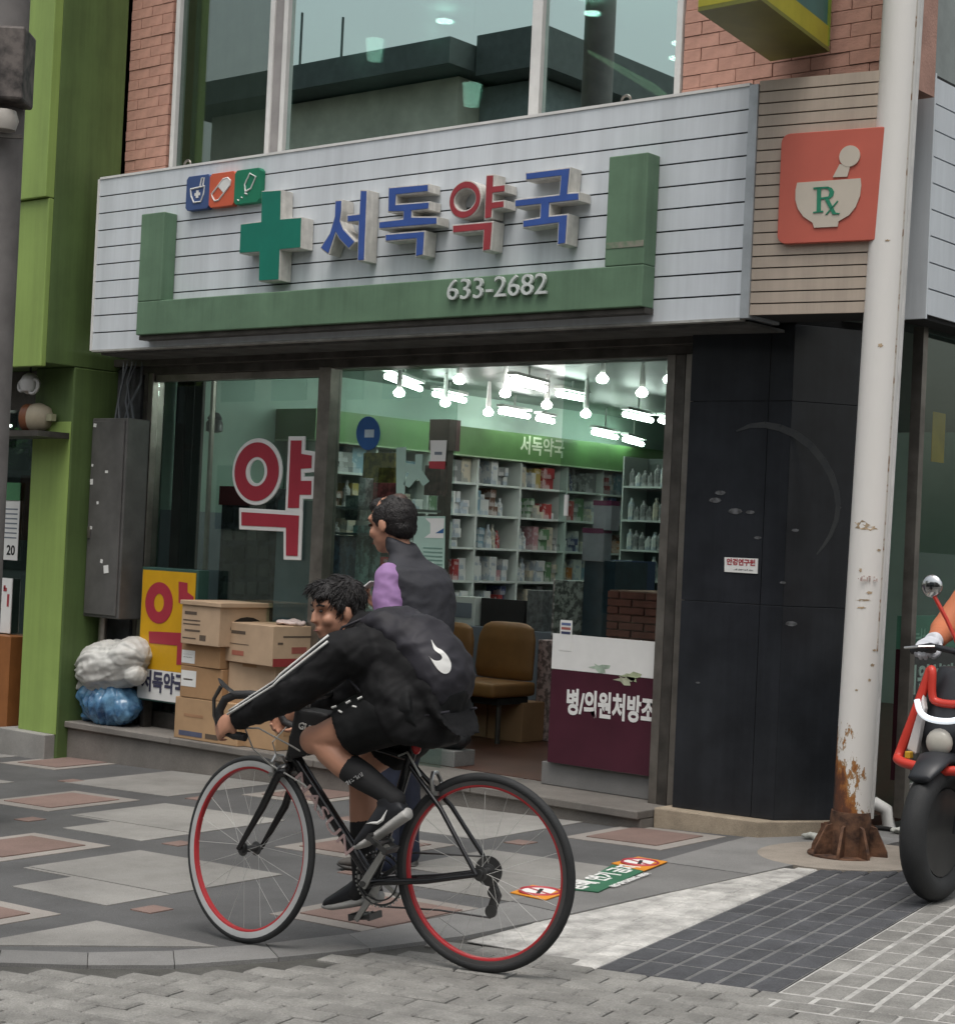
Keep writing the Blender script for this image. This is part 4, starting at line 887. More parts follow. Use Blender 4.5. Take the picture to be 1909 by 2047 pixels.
# ---------------------------------------------------------------- ceiling lights
M['tube'] = emis('tube_light', (.97, 1, .96), 21); M['bulb'] = emis('bulb_light', (1, .98, .93), 18)
lamps = MB()
refl = pm('lamp_reflector', (.62, .66, .62), rough=.3, var=.05)
tubes = [(773, 752, 840, 777, 2.62), (868, 787, 928, 800, 2.62), (1022, 760, 1090, 777, 2.62), (1115, 787, 1172, 798, 2.62), (1000, 822, 1056, 832, 2.58), (1075, 836, 1105, 842, 2.56), (1248, 828, 1302, 840, 2.55), (1186, 864, 1232, 874, 2.50), (1248, 878, 1284, 888, 2.48), (1320, 840, 1338, 846, 2.55)]
tl = ['nearest left', 'second left', 'front middle', 'front right', 'centre', 'small central', 'right hand', 'rear centre', 'rear right', 'far right edge']
for (x0, y0, x1, y1, z), l in zip(tubes, tl):
    a = PZ(x0, y0, z); c = PZ(x1, y1, z)
    if (c-a).length > 1.25: c = a+(c-a).normalized()*1.25
    t = thing('tube_light', (a+c)/2, f'{l} fluorescent tube on the shop ceiling', 'ceiling light', 'fluorescent tubes in the shop')
    MB().tube([a, c], .022, 8).build('tube', M['tube'], t, smooth='auto'); d = (c-a).normalized(); n = V((-d.y, d.x, 0))*.09
    mb = MB(); mb.prism([a-n*.4+V((0, 0, .04)), c-n*.4+V((0, 0, .04)), c+n*.4+V((0, 0, .04)), a+n*.4+V((0, 0, .04))], (0, 0, .022)); mb.tube([(a+c)/2+V((0, 0, .06)), V(((a.x+c.x)/2, (a.y+c.y)/2, CZ-.001))], .008, 6); mb.build('batten', refl, t)
bulbs = [(798, 785, 2.50), (918, 759, 2.55), (890, 805, 2.52), (1010, 786, 2.54), (976, 824, 2.5), (1093, 809, 2.52), (1204, 757, 2.58), (1171, 827, 2.48), (1283, 785, 2.54), (1338, 758, 2.58)]
bl = ['lowest left', 'upper left', 'left middle', 'upper middle', 'low middle', 'middle', 'upper right', 'lower right', 'right', 'right edge']
for (x, y, z), l in zip(bulbs, bl):
    p = PZ(x, y, z); t = thing('pendant_bulb', p, f'{l} bare round bulb hanging in the shop', 'ceiling light', 'round bulbs in the shop')
    MB().lathe([(.012, .035), (.034, .015), (.042, 0), (.032, -.022), (.008, -.03)], 14, Matrix.Translation(p)).build('bulb', M['bulb'], t, smooth='auto'); MB().lathe([(.018, .035), (.022, .06), (.012, CZ-z-.001)], 12, Matrix.Translation(p)).build('socket', M['offwhite'], t, smooth='auto')
# fine wire and fan arm near the ceiling
# ---------------------------------------------------------------- waiting chairs, counter and stock on the floor
br_ = pm('seat_brown', (.23, .115, .036), rough=.55, var=.12, scale=5)
def chair(px0, px1, Y, label):
    a, c = PY(px0, 1300, Y).x, PY(px1, 1300, Y).x; w_ = c-a; t = thing('waiting_chair', (a+w_/2, Y, FZ), label, 'chair', 'brown waiting chairs'); m = (a+c)/2
    zs = PY((px0+px1)/2, 1355, Y).z; zt = PY((px0+px1)/2, 1243, Y).z
    mb = MB(); mb.loft([((m, Y+.02, zs-.01), (w_*.47, 0, 0), (0, .045, 0)), ((m, Y+.01, zs+.06), (w_*.49, 0, 0), (0, .055, 0)), ((m, Y+.03, zs+.7*(zt-zs)), (w_*.48, 0, 0), (0, .055, 0)), ((m, Y+.045, zs+.92*(zt-zs)), (w_*.42, 0, 0), (0, .045, 0)), ((m, Y+.05, zt), (w_*.28, 0, 0), (0, .02, 0))], 24); remesh(mb, .015, 'backrest', br_, t, sm=5)
    mb = MB(); mb.box(m-w_*.49, m+w_*.53, Y-.46, Y+.02, zs-.11, zs-.01); remesh(mb, .016, 'seat', br_, t, sm=9); bx(m-w_*.46, m+w_*.46, Y-.36, Y-.02, zs-.16, zs-.115).build('seat_frame', M['gap'], t)
    mb = MB(); mb.tube([(m-w_*.4, Y-.3, zs-.1), (m-w_*.4, Y-.3, FZ+.004)], .018, 8); mb.build('leg', M['steeld'], t); MB().tube([(m+w_*.4, Y-.3, zs-.1), (m+w_*.4, Y-.3, FZ+.004)], .018, 8).build('leg', M['steeld'], t); MB().tube([(m-w_*.4, Y-.02, zs-.1), (m-w_*.4, Y-.02, FZ+.004)], .018, 8).build('leg', M['steeld'], t); MB().tube([(m+w_*.4, Y-.02, zs-.1), (m+w_*.4, Y-.02, FZ+.004)], .018, 8).build('leg', M['steeld'], t)
chair(948, 1068, 2.05, 'brown padded waiting chair nearer the glass door'); chair(845, 944, 2.05, 'brown padded waiting chair half hidden behind the standing man')
def blk(name, x0, x1, y0, y1, Y, th, mat, label, cat, group=None):
    a = PY(x0, (y0+y1)/2, Y); c = PY(x1, (y0+y1)/2, Y); xm = (x0+x1)/2; t = thing(name, ((a.x+c.x)/2, Y, PY(xm, y1, Y).z), label, cat, group)
    bx(a.x, c.x, Y, Y+th, PY(xm, y1, Y).z, PY(xm, y0, Y).z).build('body', mat, t, bevel=.004); return t
def fblk(name, x0, x1, y0, yb, Y, th, mat, label, cat, group=None):   # standing on the shop floor
    a = PY(x0, (y0+yb)/2, Y); c = PY(x1, (y0+yb)/2, Y); t = thing(name, ((a.x+c.x)/2, Y, FZ), label, cat, group)
    bx(a.x, c.x, Y, Y+th, FZ+.005, PY((x0+x1)/2, y0, Y).z).build('body', mat, t, bevel=.004); return t
fblk('floor_carton', 975, 1044, 1402, 1465, 1.95, .25, cardd, 'brown carton under the nearer waiting chair', 'carton'); fblk('floor_carton', 946, 972, 1402, 1465, 1.97, .25, card, 'narrow carton under the chair beside a wider one', 'carton')
ct = fblk('counter', 880, 1240, 1262, 1500, 3.3, .5, M['greyblue'], 'low dispensing counter behind the brown chairs', 'counter')
cz = PY(1060, 1262, 3.3).z
def onctr(name, x0, x1, y0, mat, label, cat, Y=3.35, th=.2):
    a = PY(x0, 1240, Y); c = PY(x1, 1240, Y); z1 = PY((x0+x1)/2, y0, Y).z; t = thing(name, ((a.x+c.x)/2, Y, cz), label, cat); bx(a.x, c.x, Y, Y+th, cz+.001, z1).build('body', mat, t, bevel=.004); return t, a.x, c.x, z1
t, a, c, z1 = onctr('till_printer', 884, 948, 1192, shm, 'pale office printer on the counter beside the standing man', 'printer'); bx(a+.03, c-.03, 3.345, 3.3495, cz+.06, z1-.05).build('panel', M['greyblue'], t)
t, a, c, z1 = onctr('monitor', 960, 1048, 1198, M['gap'], 'black monitor back above the brown chairs', 'monitor', Y=3.4, th=.05); MB().box((a+c)/2-.03, (a+c)/2+.03, 3.45, 3.5, cz, z1-.1).build('stand', M['gap'], t)
onctr('desk_items', 1052, 1084, 1180, pm('desk_grey', (.10, .11, .11), var=.5, scale=20), 'dark desk clutter right of the monitor', 'desk items')
# stock behind the glass door
bluec = pm('cabinet_blue', (.025, .05, .075), rough=.4, var=.3)
fblk('blue_cabinet', 1160, 1222, 1120, 1500, 2.3, .4, bluec, 'dark blue cabinet seen through the glass door', 'cabinet'); fblk('stock_pile', 1098, 1158, 1160, 1500, 2.6, .3, pm('stock_grey', (.28, .27, .26), var=.6, scale=18, lo=.45, hi=.55), 'pile of pale stock beside the blue cabinet', 'stock pile')
fblk('stock_pile', 1072, 1108, 1280, 1470, 2.2, .25, pm('stock_pink', (.36, .28, .27), var=.5, scale=22, lo=.45, hi=.55), 'leaflet stand at the left edge of the glass door', 'leaflet stand')
for x0, x1, y0, y1, l in ((1186, 1222, 1010, 1060, 'upper white packet with a purple top behind the door glass'), (1164, 1206, 1065, 1122, 'lower white packet with a purple top behind the door glass')):
    t = blk('white_packet', x0, x1, y0, y1, 2.28, .1, pm('pkt', (.40, .39, .45)), l, 'packet'); a = PY(x0, y0, 2.28); c = PY(x1, y0, 2.28); bx(a.x, c.x, 2.278, 2.38, a.z+.0005, a.z+.035).build('top_band', pm('purple_band', (.20, .03, .10)), t)
# red brick faced counter end behind the door
rc_ = thing('brick_counter', (PY(1262, 1400, 1.7).x, 1.7, FZ), 'red brick faced counter end seen through the glass door', 'counter')
ax_, cx_ = PY(1212, 1300, 1.7).x, PY(1330, 1300, 1.7).x; zt_ = PY(1265, 1182, 1.7).z; bx(ax_, cx_, 1.71, 2.2, FZ+.005, zt_).build('core', M['mortar'], rc_)
rbm = pm('counter_brick', (.33, .11, .085), rough=.7, var=.25, bump=.2); z = FZ+.01; r = 0
while z < zt_-.04:
    x = ax_-(.1 if r % 2 else 0)
    while x < cx_:
        a, c = max(x, ax_), min(x+.19, cx_)
        if c-a > .03: bx(a, c-.008, 1.69, 1.709, z, z+.042).build('brick', rbm, rc_)
        x += .2
    z += .05; r += 1
fblk('blue_crate', 1205, 1262, 1120, 1180, 2.5, .3, pm('crate_blue', (.03, .06, .16), rough=.4), 'blue crate above the brick counter', 'crate')
# shelf with bottles further right
t = thing('bottle_shelf', PY(1290, 1180, 3.4), 'glass shelf unit with bottles at the right of the shop', 'shelving')
ax_, cx_ = PY(1245, 1000, 3.4).x, PY(1350, 1000, 3.4).x
bx(ax_, cx_, 3.72, 3.74, FZ+.005, 2.2).build('back_panel', pm('dim_green', (.12, .15, .14)), t)
for k, y in enumerate((972, 1040, 1100, 1160)):
    zz_ = PY(1295, y, 3.4).z; bx(ax_, cx_, 3.4, 3.715, zz_-.015, zz_).build('shelf_board', shm, t)
    for i in range(7):
        xb_ = ax_+.05+i*(cx_-ax_-.08)/7; h_ = random.uniform(.1, .18); o = MB().lathe([(.028, 0), (.028, h_*.7), (.012, h_*.85), (.012, h_)], 8, Matrix.Translation((xb_, 3.45, zz_+.001))).build('medicine_bottle', cm_[random.choice(['white', 'grey', 'cream'])], org=(xb_, 3.45, zz_))
        tag(o, f'{ordw[i]} small bottle from the left on the {["upper", "second", "third", "bottom"][k]} right hand shelf board', 'bottle', f'bottles on board {k+1} of the right hand shelf')
bx(ax_-.012, ax_-.0005, 3.4, 3.74, FZ+.005, 2.2).build('upright', shm, t)
# ---------------------------------------------------------------- things stuck on the middle pane
YP = YG+.026
def stick(name, poly, mat, label, cat, Y=YP):
    P = [PY(x, y, Y) for x, y in poly]; c = sum(P, V((0, 0, 0)))/len(P); t = thing(name, c, label, cat); MB().prism([(p.x, Y, p.z) for p in P], (0, .003, 0)).build('sheet', mat, t); return t, c
mintp = pm('poster_mint', (.36, .52, .45), rough=.6, var=.05)
t, c = stick('window_poster', [(826, 1032), (890, 1032), (888, 1142), (828, 1138)], mintp, 'mint green poster with a big number on the middle pane', 'poster')
P = [PY(x, y, YP-.002) for x, y in ((850, 1036), (888, 1036), (886, 1076), (848, 1075), (860, 1066), (860, 1046))]; MB().prism([(p.x, YP-.002, p.z) for p in P], (0, .0015, 0)).build('white_figure', M['offwhite'], t)
for k in range(6): a = PY(846, 1095+8*k, YP-.002); c2 = PY(884, 1096+8*k, YP-.002); bx(a.x, c2.x, YP-.002, YP-.0005, a.z-.004, a.z+.004).build('text_line', pm('line', (.15, .26, .22)), t)
P = [PY(x, y, YP-.003) for x, y in ((870, 1066), (887, 1056), (886, 1066))]; MB().prism([(p.x, YP-.003, p.z) for p in P], (0, .0007, 0)).build('blue_corner', pm('blue_c', (.03, .12, .3)), t)
t, c = stick('round_sticker', [(736+24*math.cos(k*math.pi/9), 866+34*math.sin(k*math.pi/9)) for k in range(18)], pm('sticker_blue', (.02, .09, .26), rough=.4), 'round blue sticker high on the middle pane', 'sticker'); p = PY(738, 868, YP-.002); bx(p.x-.04, p.x+.04, YP-.002, YP-.0005, p.z-.02, p.z+.03).build('white_mark', pm('bw', (.4, .5, .55)), t)
t, c = stick('window_notice', [(860, 880), (893, 880), (890, 922), (861, 924)], M['offwhite'], 'white notice with a red tab on the middle pane', 'notice'); P = [PY(x, y, YP-.002) for x, y in ((857, 922), (890, 922), (889, 938), (858, 936))]; MB().prism([(p.x, YP-.002, p.z) for p in P], (0, .0015, 0)).build('red_tab', M['red'], t); p = PY(876, 905, YP-.002); bx(p.x-.03, p.x+.03, YP-.002, YP-.0005, p.z-.012, p.z+.006).build('print', M['greyblue'], t)
# pale cut-out letter and goods in front of it
t, c = stick('cutout_letter', [(792, 895), (812, 893), (811, 925), (830, 928), (830, 908), (845, 908), (843, 940), (858, 962), (846, 972), (834, 955), (818, 975), (806, 968), (818, 946), (811, 944), (808, 1000), (792, 1000)], mintp, 'pale mint cut-out letter on the middle pane above the man', 'sign letter')
for x0, x1, y0, y1, Y, c_, nm, l in ((725, 788, 905, 975, 1.2, (.28, .23, .05), 'display_box', 'olive yellow display box behind the middle pane'), (745, 795, 965, 1010, 1.05, (.45, .09, .10), 'display_box', 'red and pink packet just above the man\'s head'), (716, 730, 955, 1012, 1.0, (.55, .56, .58), 'display_box', 'narrow white packet left of the man\'s head'), (655, 700, 1070, 1200, 1.1, (.06, .12, .19), 'display_box', 'blue stack of packets by the mullion'), (702, 722, 1050, 1200, 1.15, (.30, .46, .44), 'display_box', 'pale green upright box beside the blue stack'), (724, 745, 1050, 1180, 1.25, (.28, .38, .37), 'display_box', 'greenish upright box left of the man'), (848, 880, 930, 990, 1.3, (.10, .045, .045), 'display_box', 'dark brown box under the white notice'), (690, 720, 990, 1040, 1.4, (.20, .24, .22), 'display_box', 'grey green packet stack by the mullion')):
    blk(nm, x0, x1, y0, y1, Y, .08, pm('goods', c_, rough=.5, var=.4, scale=16, lo=.45, hi=.55), l, 'display box')
ds = thing('display_stand', (PY(760, 1300, 1.2).x, 1.3, FZ), 'pale display stand inside the middle pane', 'stand')
for y in (1012, 1062, 1210, 1300): a = PY(660, y, 1.35); c = PY(880, y, 1.35); bx(a.x, c.x, 1.0, 1.36, a.z-.02, a.z-.004).build('shelf_board', pm('stand_dim', (.16, .19, .18)), ds)
t = thing('wooden_post', PY(876, 1000, 1.6), 'brown wooden post inside the shop behind the notice', 'post'); pan(858, 898, 838, 900, 1.6, .12, pm('post_brown', (.08, .05, .045), rough=.6), 'head', t); pan(868, 884, 900, 1400, 1.62, .06, pm('post_brown2', (.07, .045, .04), rough=.6), 'shaft', t)
# ================================================================ green building next door
gb = thing('green_building', (-6, .3, 0), 'lime green neighbouring shop building at the left edge', 'building')
XG = -4.725
bx(-14, XG, -.32, 3, 2.585, 9).build('upper_fascia', M['limed'], gb, bevel=.006)
# lighter front cladding panels with a stepped joint
for x0, x1, z0, z1, y in ((-9, XG-.0, 3.72, 9, -.395), (-9, XG+.0, 2.56, 3.715, -.365)):
    bx(x0, x1-.0, y, -.3205, z0, z1).build('cladding_panel', M['lime'], gb, bevel=.006)
bx(-5.16, XG, -.075, .6, -.2, 2.584).build('pillar', M['limed'], gb, bevel=.01)
bx(-5.155, XG-.005, -.082, -.0755, .02, 2.2).build('pillar_face', M['lime'], gb, bevel=.003)
bx(-5.3, XG-.02, -.16, .3, -.3, .02).build('plinth', M['slab'], gb, bevel=.006)
bx(-9, -5.165, .1, .25, -.3, .1).build('window_sill', M['step'], gb); bx(-5.23, -5.165, .06, .2, .1, 2.5).build('window_frame', M['steel'], gb, bevel=.004); bx(-9, -5.235, .11, .118, .1, 2.5).build('pane', M['glassside'], gb)
bx(-9, -5.165, .05, .3, 2.3, 2.58).build('window_head', M['steeld'], gb); bx(-9.5, -5.1, 1.6, 1.7, -.2, 2.6).build('room_wall', M['room'], gb); bx(-9.5, -5.1, .13, 1.7, 2.55, 2.58).build('room_ceiling', M['gap'], gb)
fol = pm('leaf_green', (.035, .15, .03), rough=.5, var=.6, scale=12, c2=(.12, .32, .10))
pc_ = PY(35, 895, .45); t = thing('window_plant', pc_, 'bushy green plant in the neighbour window above the price list', 'plant'); mb = MB(); random.seed(3)
for k in range(170):
    c = pc_+V((random.gauss(-.02, .14), random.gauss(0, .06), random.gauss(0, .07))); a = random.uniform(0, 6.28); d = V((math.cos(a), random.uniform(-.5, .5), random.uniform(-1, .6))).normalized()*random.uniform(.03, .06); n = d.cross(V((random.random(), 1, random.random()))).normalized()*.014
    mb.add([c-d, c+n, c+d, c-n], [(0, 1, 2, 3)])
o = mb.build('leaves', fol, t); o['kind'] = 'stuff'; MB().lathe([(.09, -.17), (.12, -.05)], 12, Matrix.Translation(pc_)).build('pot', pm('pot', (.05, .12, .05)), t)
def nb_(name, x0, x1, y0, y1, Y, th, mat, label, cat):
    a, c = PY(x0, (y0+y1)/2, Y).x, PY(x1, (y0+y1)/2, Y).x; xm = (x0+x1)/2; z0, z1 = PY(xm, y1, Y).z, PY(xm, y0, Y).z; t = thing(name, ((a+c)/2, Y, z0), label, cat); bx(a, c, Y, Y+th, z0, z1).build('body', mat, t, bevel=.003); return t, a, c, z0, z1
t, a, c, z0, z1 = nb_('price_list', 4, 37, 1000, 1120, .095, .006, M['offwhite'], 'white price list with the figure 20 on the neighbour window', 'price list'); bx(a, c+.005, .088, .0945, z1, z1+.13).build('green_header', pm('gh', (.07, .22, .10)), t)
text_mb('20', .1, Matrix.Translation(((a+c)/2+.02, .0935, z0+.07)) @ FACE, bold=.002, ext=.001).build('figure', M['gap'], t)
for k in range(7): bx(a+.03, c-.02, .0935, .0948, z0+.16+.035*k, z0+.17+.035*k).build('text_line', M['greyblue'], t)
nb_('red_poster', 38, 62, 950, 1080, .5, .01, pm('rp', (.26, .09, .06), var=.4, scale=8), 'reddish poster beside the price list', 'poster')
nb_('drinks_fridge', 34, 66, 1150, 1440, .35, .4, pm('fridge', (.15, .18, .18), rough=.3, metal=.3), 'grey drinks fridge in the neighbour window', 'fridge')
nb_('white_banner', -20, 22, 1155, 1265, .07, .01, M['offwhite'], 'white hand painted board at the far left edge', 'board'); t, a, c, z0, z1 = nb_('orange_cabinet', -30, 17, 1270, 1465, -.05, .3, pm('oc', (.26, .10, .03), rough=.5), 'orange brown cabinet at the far left edge', 'cabinet')
scribble(Matrix.Translation((PY(6, 1200, .068).x, .068, PY(6, 1190, .068).z)) @ FACE, .14, .16, 2, 3).build('painted_lettering', M['red'], bpy.data.objects['white_banner'])
# floodlight / horn on the pillar and the white lamp above
hp = PY(62, 835, -.12); t = thing('wall_floodlight', hp, 'cream and brown floodlight on the green pillar', 'floodlight')
Hm = Matrix.Translation(hp) @ Matrix.Rotation(math.radians(90), 4, 'Y') @ Matrix.Rotation(math.radians(20), 4, 'X')
mb = MB(); mb.loft([((hp.x+.03, hp.y, hp.z), (0, .07, 0), (0, 0, .10)), ((hp.x+.10, hp.y, hp.z), (0, .075, 0), (0, 0, .105)), ((hp.x+.17, hp.y+.01, hp.z), (0, .06, 0), (0, 0, .08)), ((hp.x+.20, hp.y+.02, hp.z), (0, .02, 0), (0, 0, .03))], 18); mb.build('housing', pm('flood_cream', (.42, .36, .26), rough=.5), t, smooth='auto')
MB().loft([((hp.x-.04, hp.y-.01, hp.z), (0, .068, 0), (0, 0, .098)), ((hp.x+.029, hp.y-.002, hp.z), (0, .068, 0), (0, 0, .098))], 18).build('lens_cover', pm('flood_brown', (.20, .075, .035), rough=.4), t, smooth='auto')
MB().box(hp.x+.20, hp.x+.26, hp.y-.02, hp.y+.02, hp.z-.025, hp.z+.025).build('bracket', pm('brk', (.35, .34, .22)), t)
lp = PY(60, 765, -.2); t = thing('wall_lamp', lp, 'white ornate lamp under the green fascia', 'lamp'); mb = MB()
mb.lathe([(.02, -.08), (.06, -.06), (.075, 0), (.05, .05), (.02, .07)], 14, Matrix.Translation(lp)); mb.torus(.05, .012, 14, 6, Matrix.Translation(lp+V((.07, -.02, -.03))) @ Matrix.Rotation(1.4, 4, 'X')); mb.torus(.04, .012, 14, 6, Matrix.Translation(lp+V((-.06, -.02, -.02))) @ Matrix.Rotation(1.4, 4, 'X')); mb.build('globe', pm('lw', (.45, .44, .43), rough=.4), t, smooth='auto'); MB().tube([lp+V((0, 0, .06)), (lp.x, lp.y, 2.584)], .008, 6).build('stem', M['gap'], t)
bx(-5.5, -4.74, -.35, -.05, 2.08, 2.12).build('canopy_plate', M['steeld'], gb)
for x, y in ((35, 806), (12, 851)):
    p = PY(x, y, .3); t = thing('window_tube', p, 'short bright tube lamp in the neighbour window '+('upper' if y < 820 else 'lower'), 'lamp'); MB().tube([p+V((-.06, 0, 0)), p+V((.06, 0, 0))], .012, 6).build('tube', M['lamp'], t)
# ================================================================ grey utility pole at the left edge
pp = CAM+ray(-36, 1000)*9.4; zb = zg(pp.x, pp.y)
t = thing('utility_pole', (pp.x, pp.y, zb), 'thick grey utility pole at the left edge with a dark box', 'pole')
MB().tube([(pp.x, pp.y, zb-.1), (pp.x, pp.y, 9)], [.125, .11], 20).build('shaft', pm('pole_grey', (.165, .155, .15), rough=.8, var=.15, bump=.1), t, smooth='auto')
q = CAM+ray(20, 135)*9.3; MB().box(-.16, .10, -.12, .12, -.19, .19, Matrix.Translation(q) @ Matrix.Rotation(AZ, 4, 'Z')).build('junction_box', pm('box_dark', (.035, .03, .03), rough=.6, var=.6, scale=12, c2=(.14, .12, .11)), t, bevel=.015)
q = CAM+ray(8, 240)*9.25; MB().lathe([(.06, -.05), (.075, 0), (.06, .05)], 14, Matrix.Translation(q)).build('insulator', pm('insul', (.45, .42, .38), rough=.4), t, smooth='auto'); MB().box(-.1, .1, -.01, .01, -.01, .01, Matrix.Translation(q+V((0, 0, -.08))) @ Matrix.Rotation(AZ, 4, 'Z')).build('strap', M['steeld'], t)
# ================================================================ white rusty pole at the corner
def rustpaint():
    m, N, L, b = newmat('pole_paint_rust'); tc = N.new('ShaderNodeTexCoord'); sx = N.new('ShaderNodeSeparateXYZ'); L.new(tc.outputs['Object'], sx.inputs[0])
    mp = N.new('ShaderNodeMapping'); mp.inputs['Scale'].default_value = (1, 1, .5); L.new(tc.outputs['Object'], mp.inputs[0])
    n = N.new('ShaderNodeTexNoise'); n.inputs['Scale'].default_value = 11; n.inputs['Detail'].default_value = 8; n.inputs['Roughness'].default_value = .7; L.new(mp.outputs[0], n.inputs['Vector'])
    # rust grows with closeness to the foot; on the street side more than elsewhere
    h = N.new('ShaderNodeMapRange'); h.inputs[1].default_value = .12; h.inputs[2].default_value = .72; h.inputs[3].default_value = .34; h.inputs[4].default_value = -.06; L.new(sx.outputs['Z'], h.inputs[0])
    sd2 = N.new('ShaderNodeMath'); sd2.operation = 'MULTIPLY'; sd2.inputs[1].default_value = -2.2; dd = N.new('ShaderNodeVectorMath'); dd.operation = 'DOT_PRODUCT'; L.new(tc.outputs['Object'], dd.inputs[0]); dd.inputs[1].default_value = (RT.x, RT.y, 0); L.new(dd.outputs['Value'], sd2.inputs[0])
    fade = N.new('ShaderNodeMapRange'); fade.inputs[1].default_value = .2; fade.inputs[2].default_value = 1.2; fade.inputs[3].default_value = 1; fade.inputs[4].default_value = 0; L.new(sx.outputs['Z'], fade.inputs[0])
    mm = N.new('ShaderNodeMath'); mm.operation = 'MULTIPLY'; L.new(sd2.outputs[0], mm.inputs[0]); L.new(fade.outputs[0], mm.inputs[1])
    a = N.new('ShaderNodeMath'); a.operation = 'ADD'; L.new(n.outputs['Fac'], a.inputs[0]); L.new(h.outputs[0], a.inputs[1]); a2 = N.new('ShaderNodeMath'); a2.operation = 'ADD'; L.new(a.outputs[0], a2.inputs[0]); L.new(mm.outputs[0], a2.inputs[1])
    r = N.new('ShaderNodeValToRGB'); L.new(a2.outputs[0], r.inputs[0]); e = r.color_ramp.elements; e[0].position = .0; e[0].color = (.70, .685, .65, 1); e[1].position = .66; e[1].color = (.72, .70, .67, 1)
    for p, c in ((.675, (.30, .20, .10)), (.72, (.34, .13, .03)), (.80, (.13, .045, .02)), (.95, (.05, .025, .018))): k = r.color_ramp.elements.new(p); k.color = (*c, 1)
    L.new(r.outputs[0], b.inputs['Base Color']); b.inputs['Roughness'].default_value = .6
    bp = N.new('ShaderNodeBump'); bp.inputs['Strength'].default_value = .25; bp.inputs['Distance'].default_value = .01; L.new(n.outputs['Fac'], bp.inputs['Height']); L.new(bp.outputs[0], b.inputs['Normal'])
    return m
RUST = rustpaint(); rustm = pm('rust_plate', (.055, .028, .02), rough=.8, var=.5, scale=14, c2=(.16, .08, .045), bump=.3)
pb0 = GP(1697, 1712); pt0 = pb0+V((0, 0, 6))+V((RT.x, RT.y, 0))*.115
t = thing('steel_pole', pb0, 'white painted steel pole with a rusty foot at the street corner', 'pole')
MB().tube([pb0+V((0, 0, .0))+(pt0-pb0)*k/12 for k in range(13)], .090, 24).build('shaft', RUST, t, smooth='auto')
off = V((RT.x, RT.y, 0))*.088+V((FW.x, FW.y, 0))*.06
MB().tube([pb0+off+(pt0-pb0)*k for k in (.03, .3, .6, 1)], .034, 14).build('side_pipe', pm('pipe_white', (.64, .63, .61), rough=.5, var=.12, scale=8), t, smooth='auto')
for k in range(8):   # foot gussets
    a = 2*math.pi*k/8+.2; d = V((math.cos(a), math.sin(a), 0)); n = V((-d.y, d.x, 0))*.007
    MB().prism([pb0+d*.09-n, pb0+d*.19-n, pb0+d*.185-n+V((0, 0, .04)), pb0+d*.13-n+V((0, 0, .15)), pb0+d*.09-n+V((0, 0, .16))], n*2).build('gusset', rustm, t)
MB().lathe([(.2, -.02), (.2, .012)], 24, Matrix.Translation(pb0)).build('foot_plate', rustm, t)
MB().lathe([(.105, .0), (.10, .17), (.094, .22)], 20, Matrix.Translation(pb0)).build('rust_collar', rustm, t, smooth='auto')
for z in ():
    c = pb0+(pt0-pb0)*(z/6); MB().torus(.097, .006, 20, 6, Matrix.Translation(c)).build('strap', pm('strap_white', (.5, .48, .44), var=.3), t)
sm_ = [pb0+(pt0-pb0)*(k/24)+V((RT.x, RT.y, 0))*.060-V((FW.x, FW.y, 0))*.0675 for k in range(4, 25)]; MB().tube(sm_, .004, 6).build('weld_seam', pm('seam_rust', (.55, .52, .47), rough=.8, var=.2, scale=16, lo=.52, hi=.6, c2=(.20, .13, .08)), t)
chips = MB(); cpm = pm('bare_patch', (.38, .29, .19), rough=.8, var=.4, scale=30)
def chip(x, y, w_, h_):
    P = []
    for k in range(12):
        a = 2*math.pi*k/12; rr_ = 1+.35*math.sin(k*2.7+x); px_, py_ = x+w_*math.cos(a)*rr_, y+h_*math.sin(a)*rr_
        d = ray(px_, py_); ax = (pt0-pb0).normalized(); w0 = CAM-pb0; dn = d-ax*d.dot(ax); wn = w0-ax*w0.dot(ax); A = dn.dot(dn); B = dn.dot(wn); C = wn.dot(wn)-.0908**2; q = B*B-A*C
        if q < 0: return
        P.append(CAM+d*((-B-math.sqrt(q))/A))
    MB().add(P, [tuple(range(12))]).build('paint_chip', cpm, t)
for x, y, w_, h_ in ((1723, 1050, 13, 9), (1740, 1056, 14, 4), (1720, 1140, 3, 4), (1757, 1100, 4, 2.5), (1738, 1185, 6, 3), (1726, 1200, 14, 2), (1774, 480, 5, 2), (1760, 690, 5, 4), (1748, 1300, 4, 2), (1744, 1330, 4, 3), (1738, 1360, 3, 3), (1712, 1380, 3, 2), (1722, 1215, 9, 2)): chip(x, y, w_, h_)
scribble(Matrix.Translation(pb0+(pt0-pb0)*.225+V((FW.x, FW.y, 0))*-.0955+V((RT.x, RT.y, 0))*-.01) @ Matrix(((RT.x, 0, -FW.x, 0), (RT.y, 0, -FW.y, 0), (0, 1, 0, 0), (0, 0, 0, 1))), .10, .03, 4, 12, .002).build('faded_lettering', pm('faded_red', (.42, .30, .27)), t)
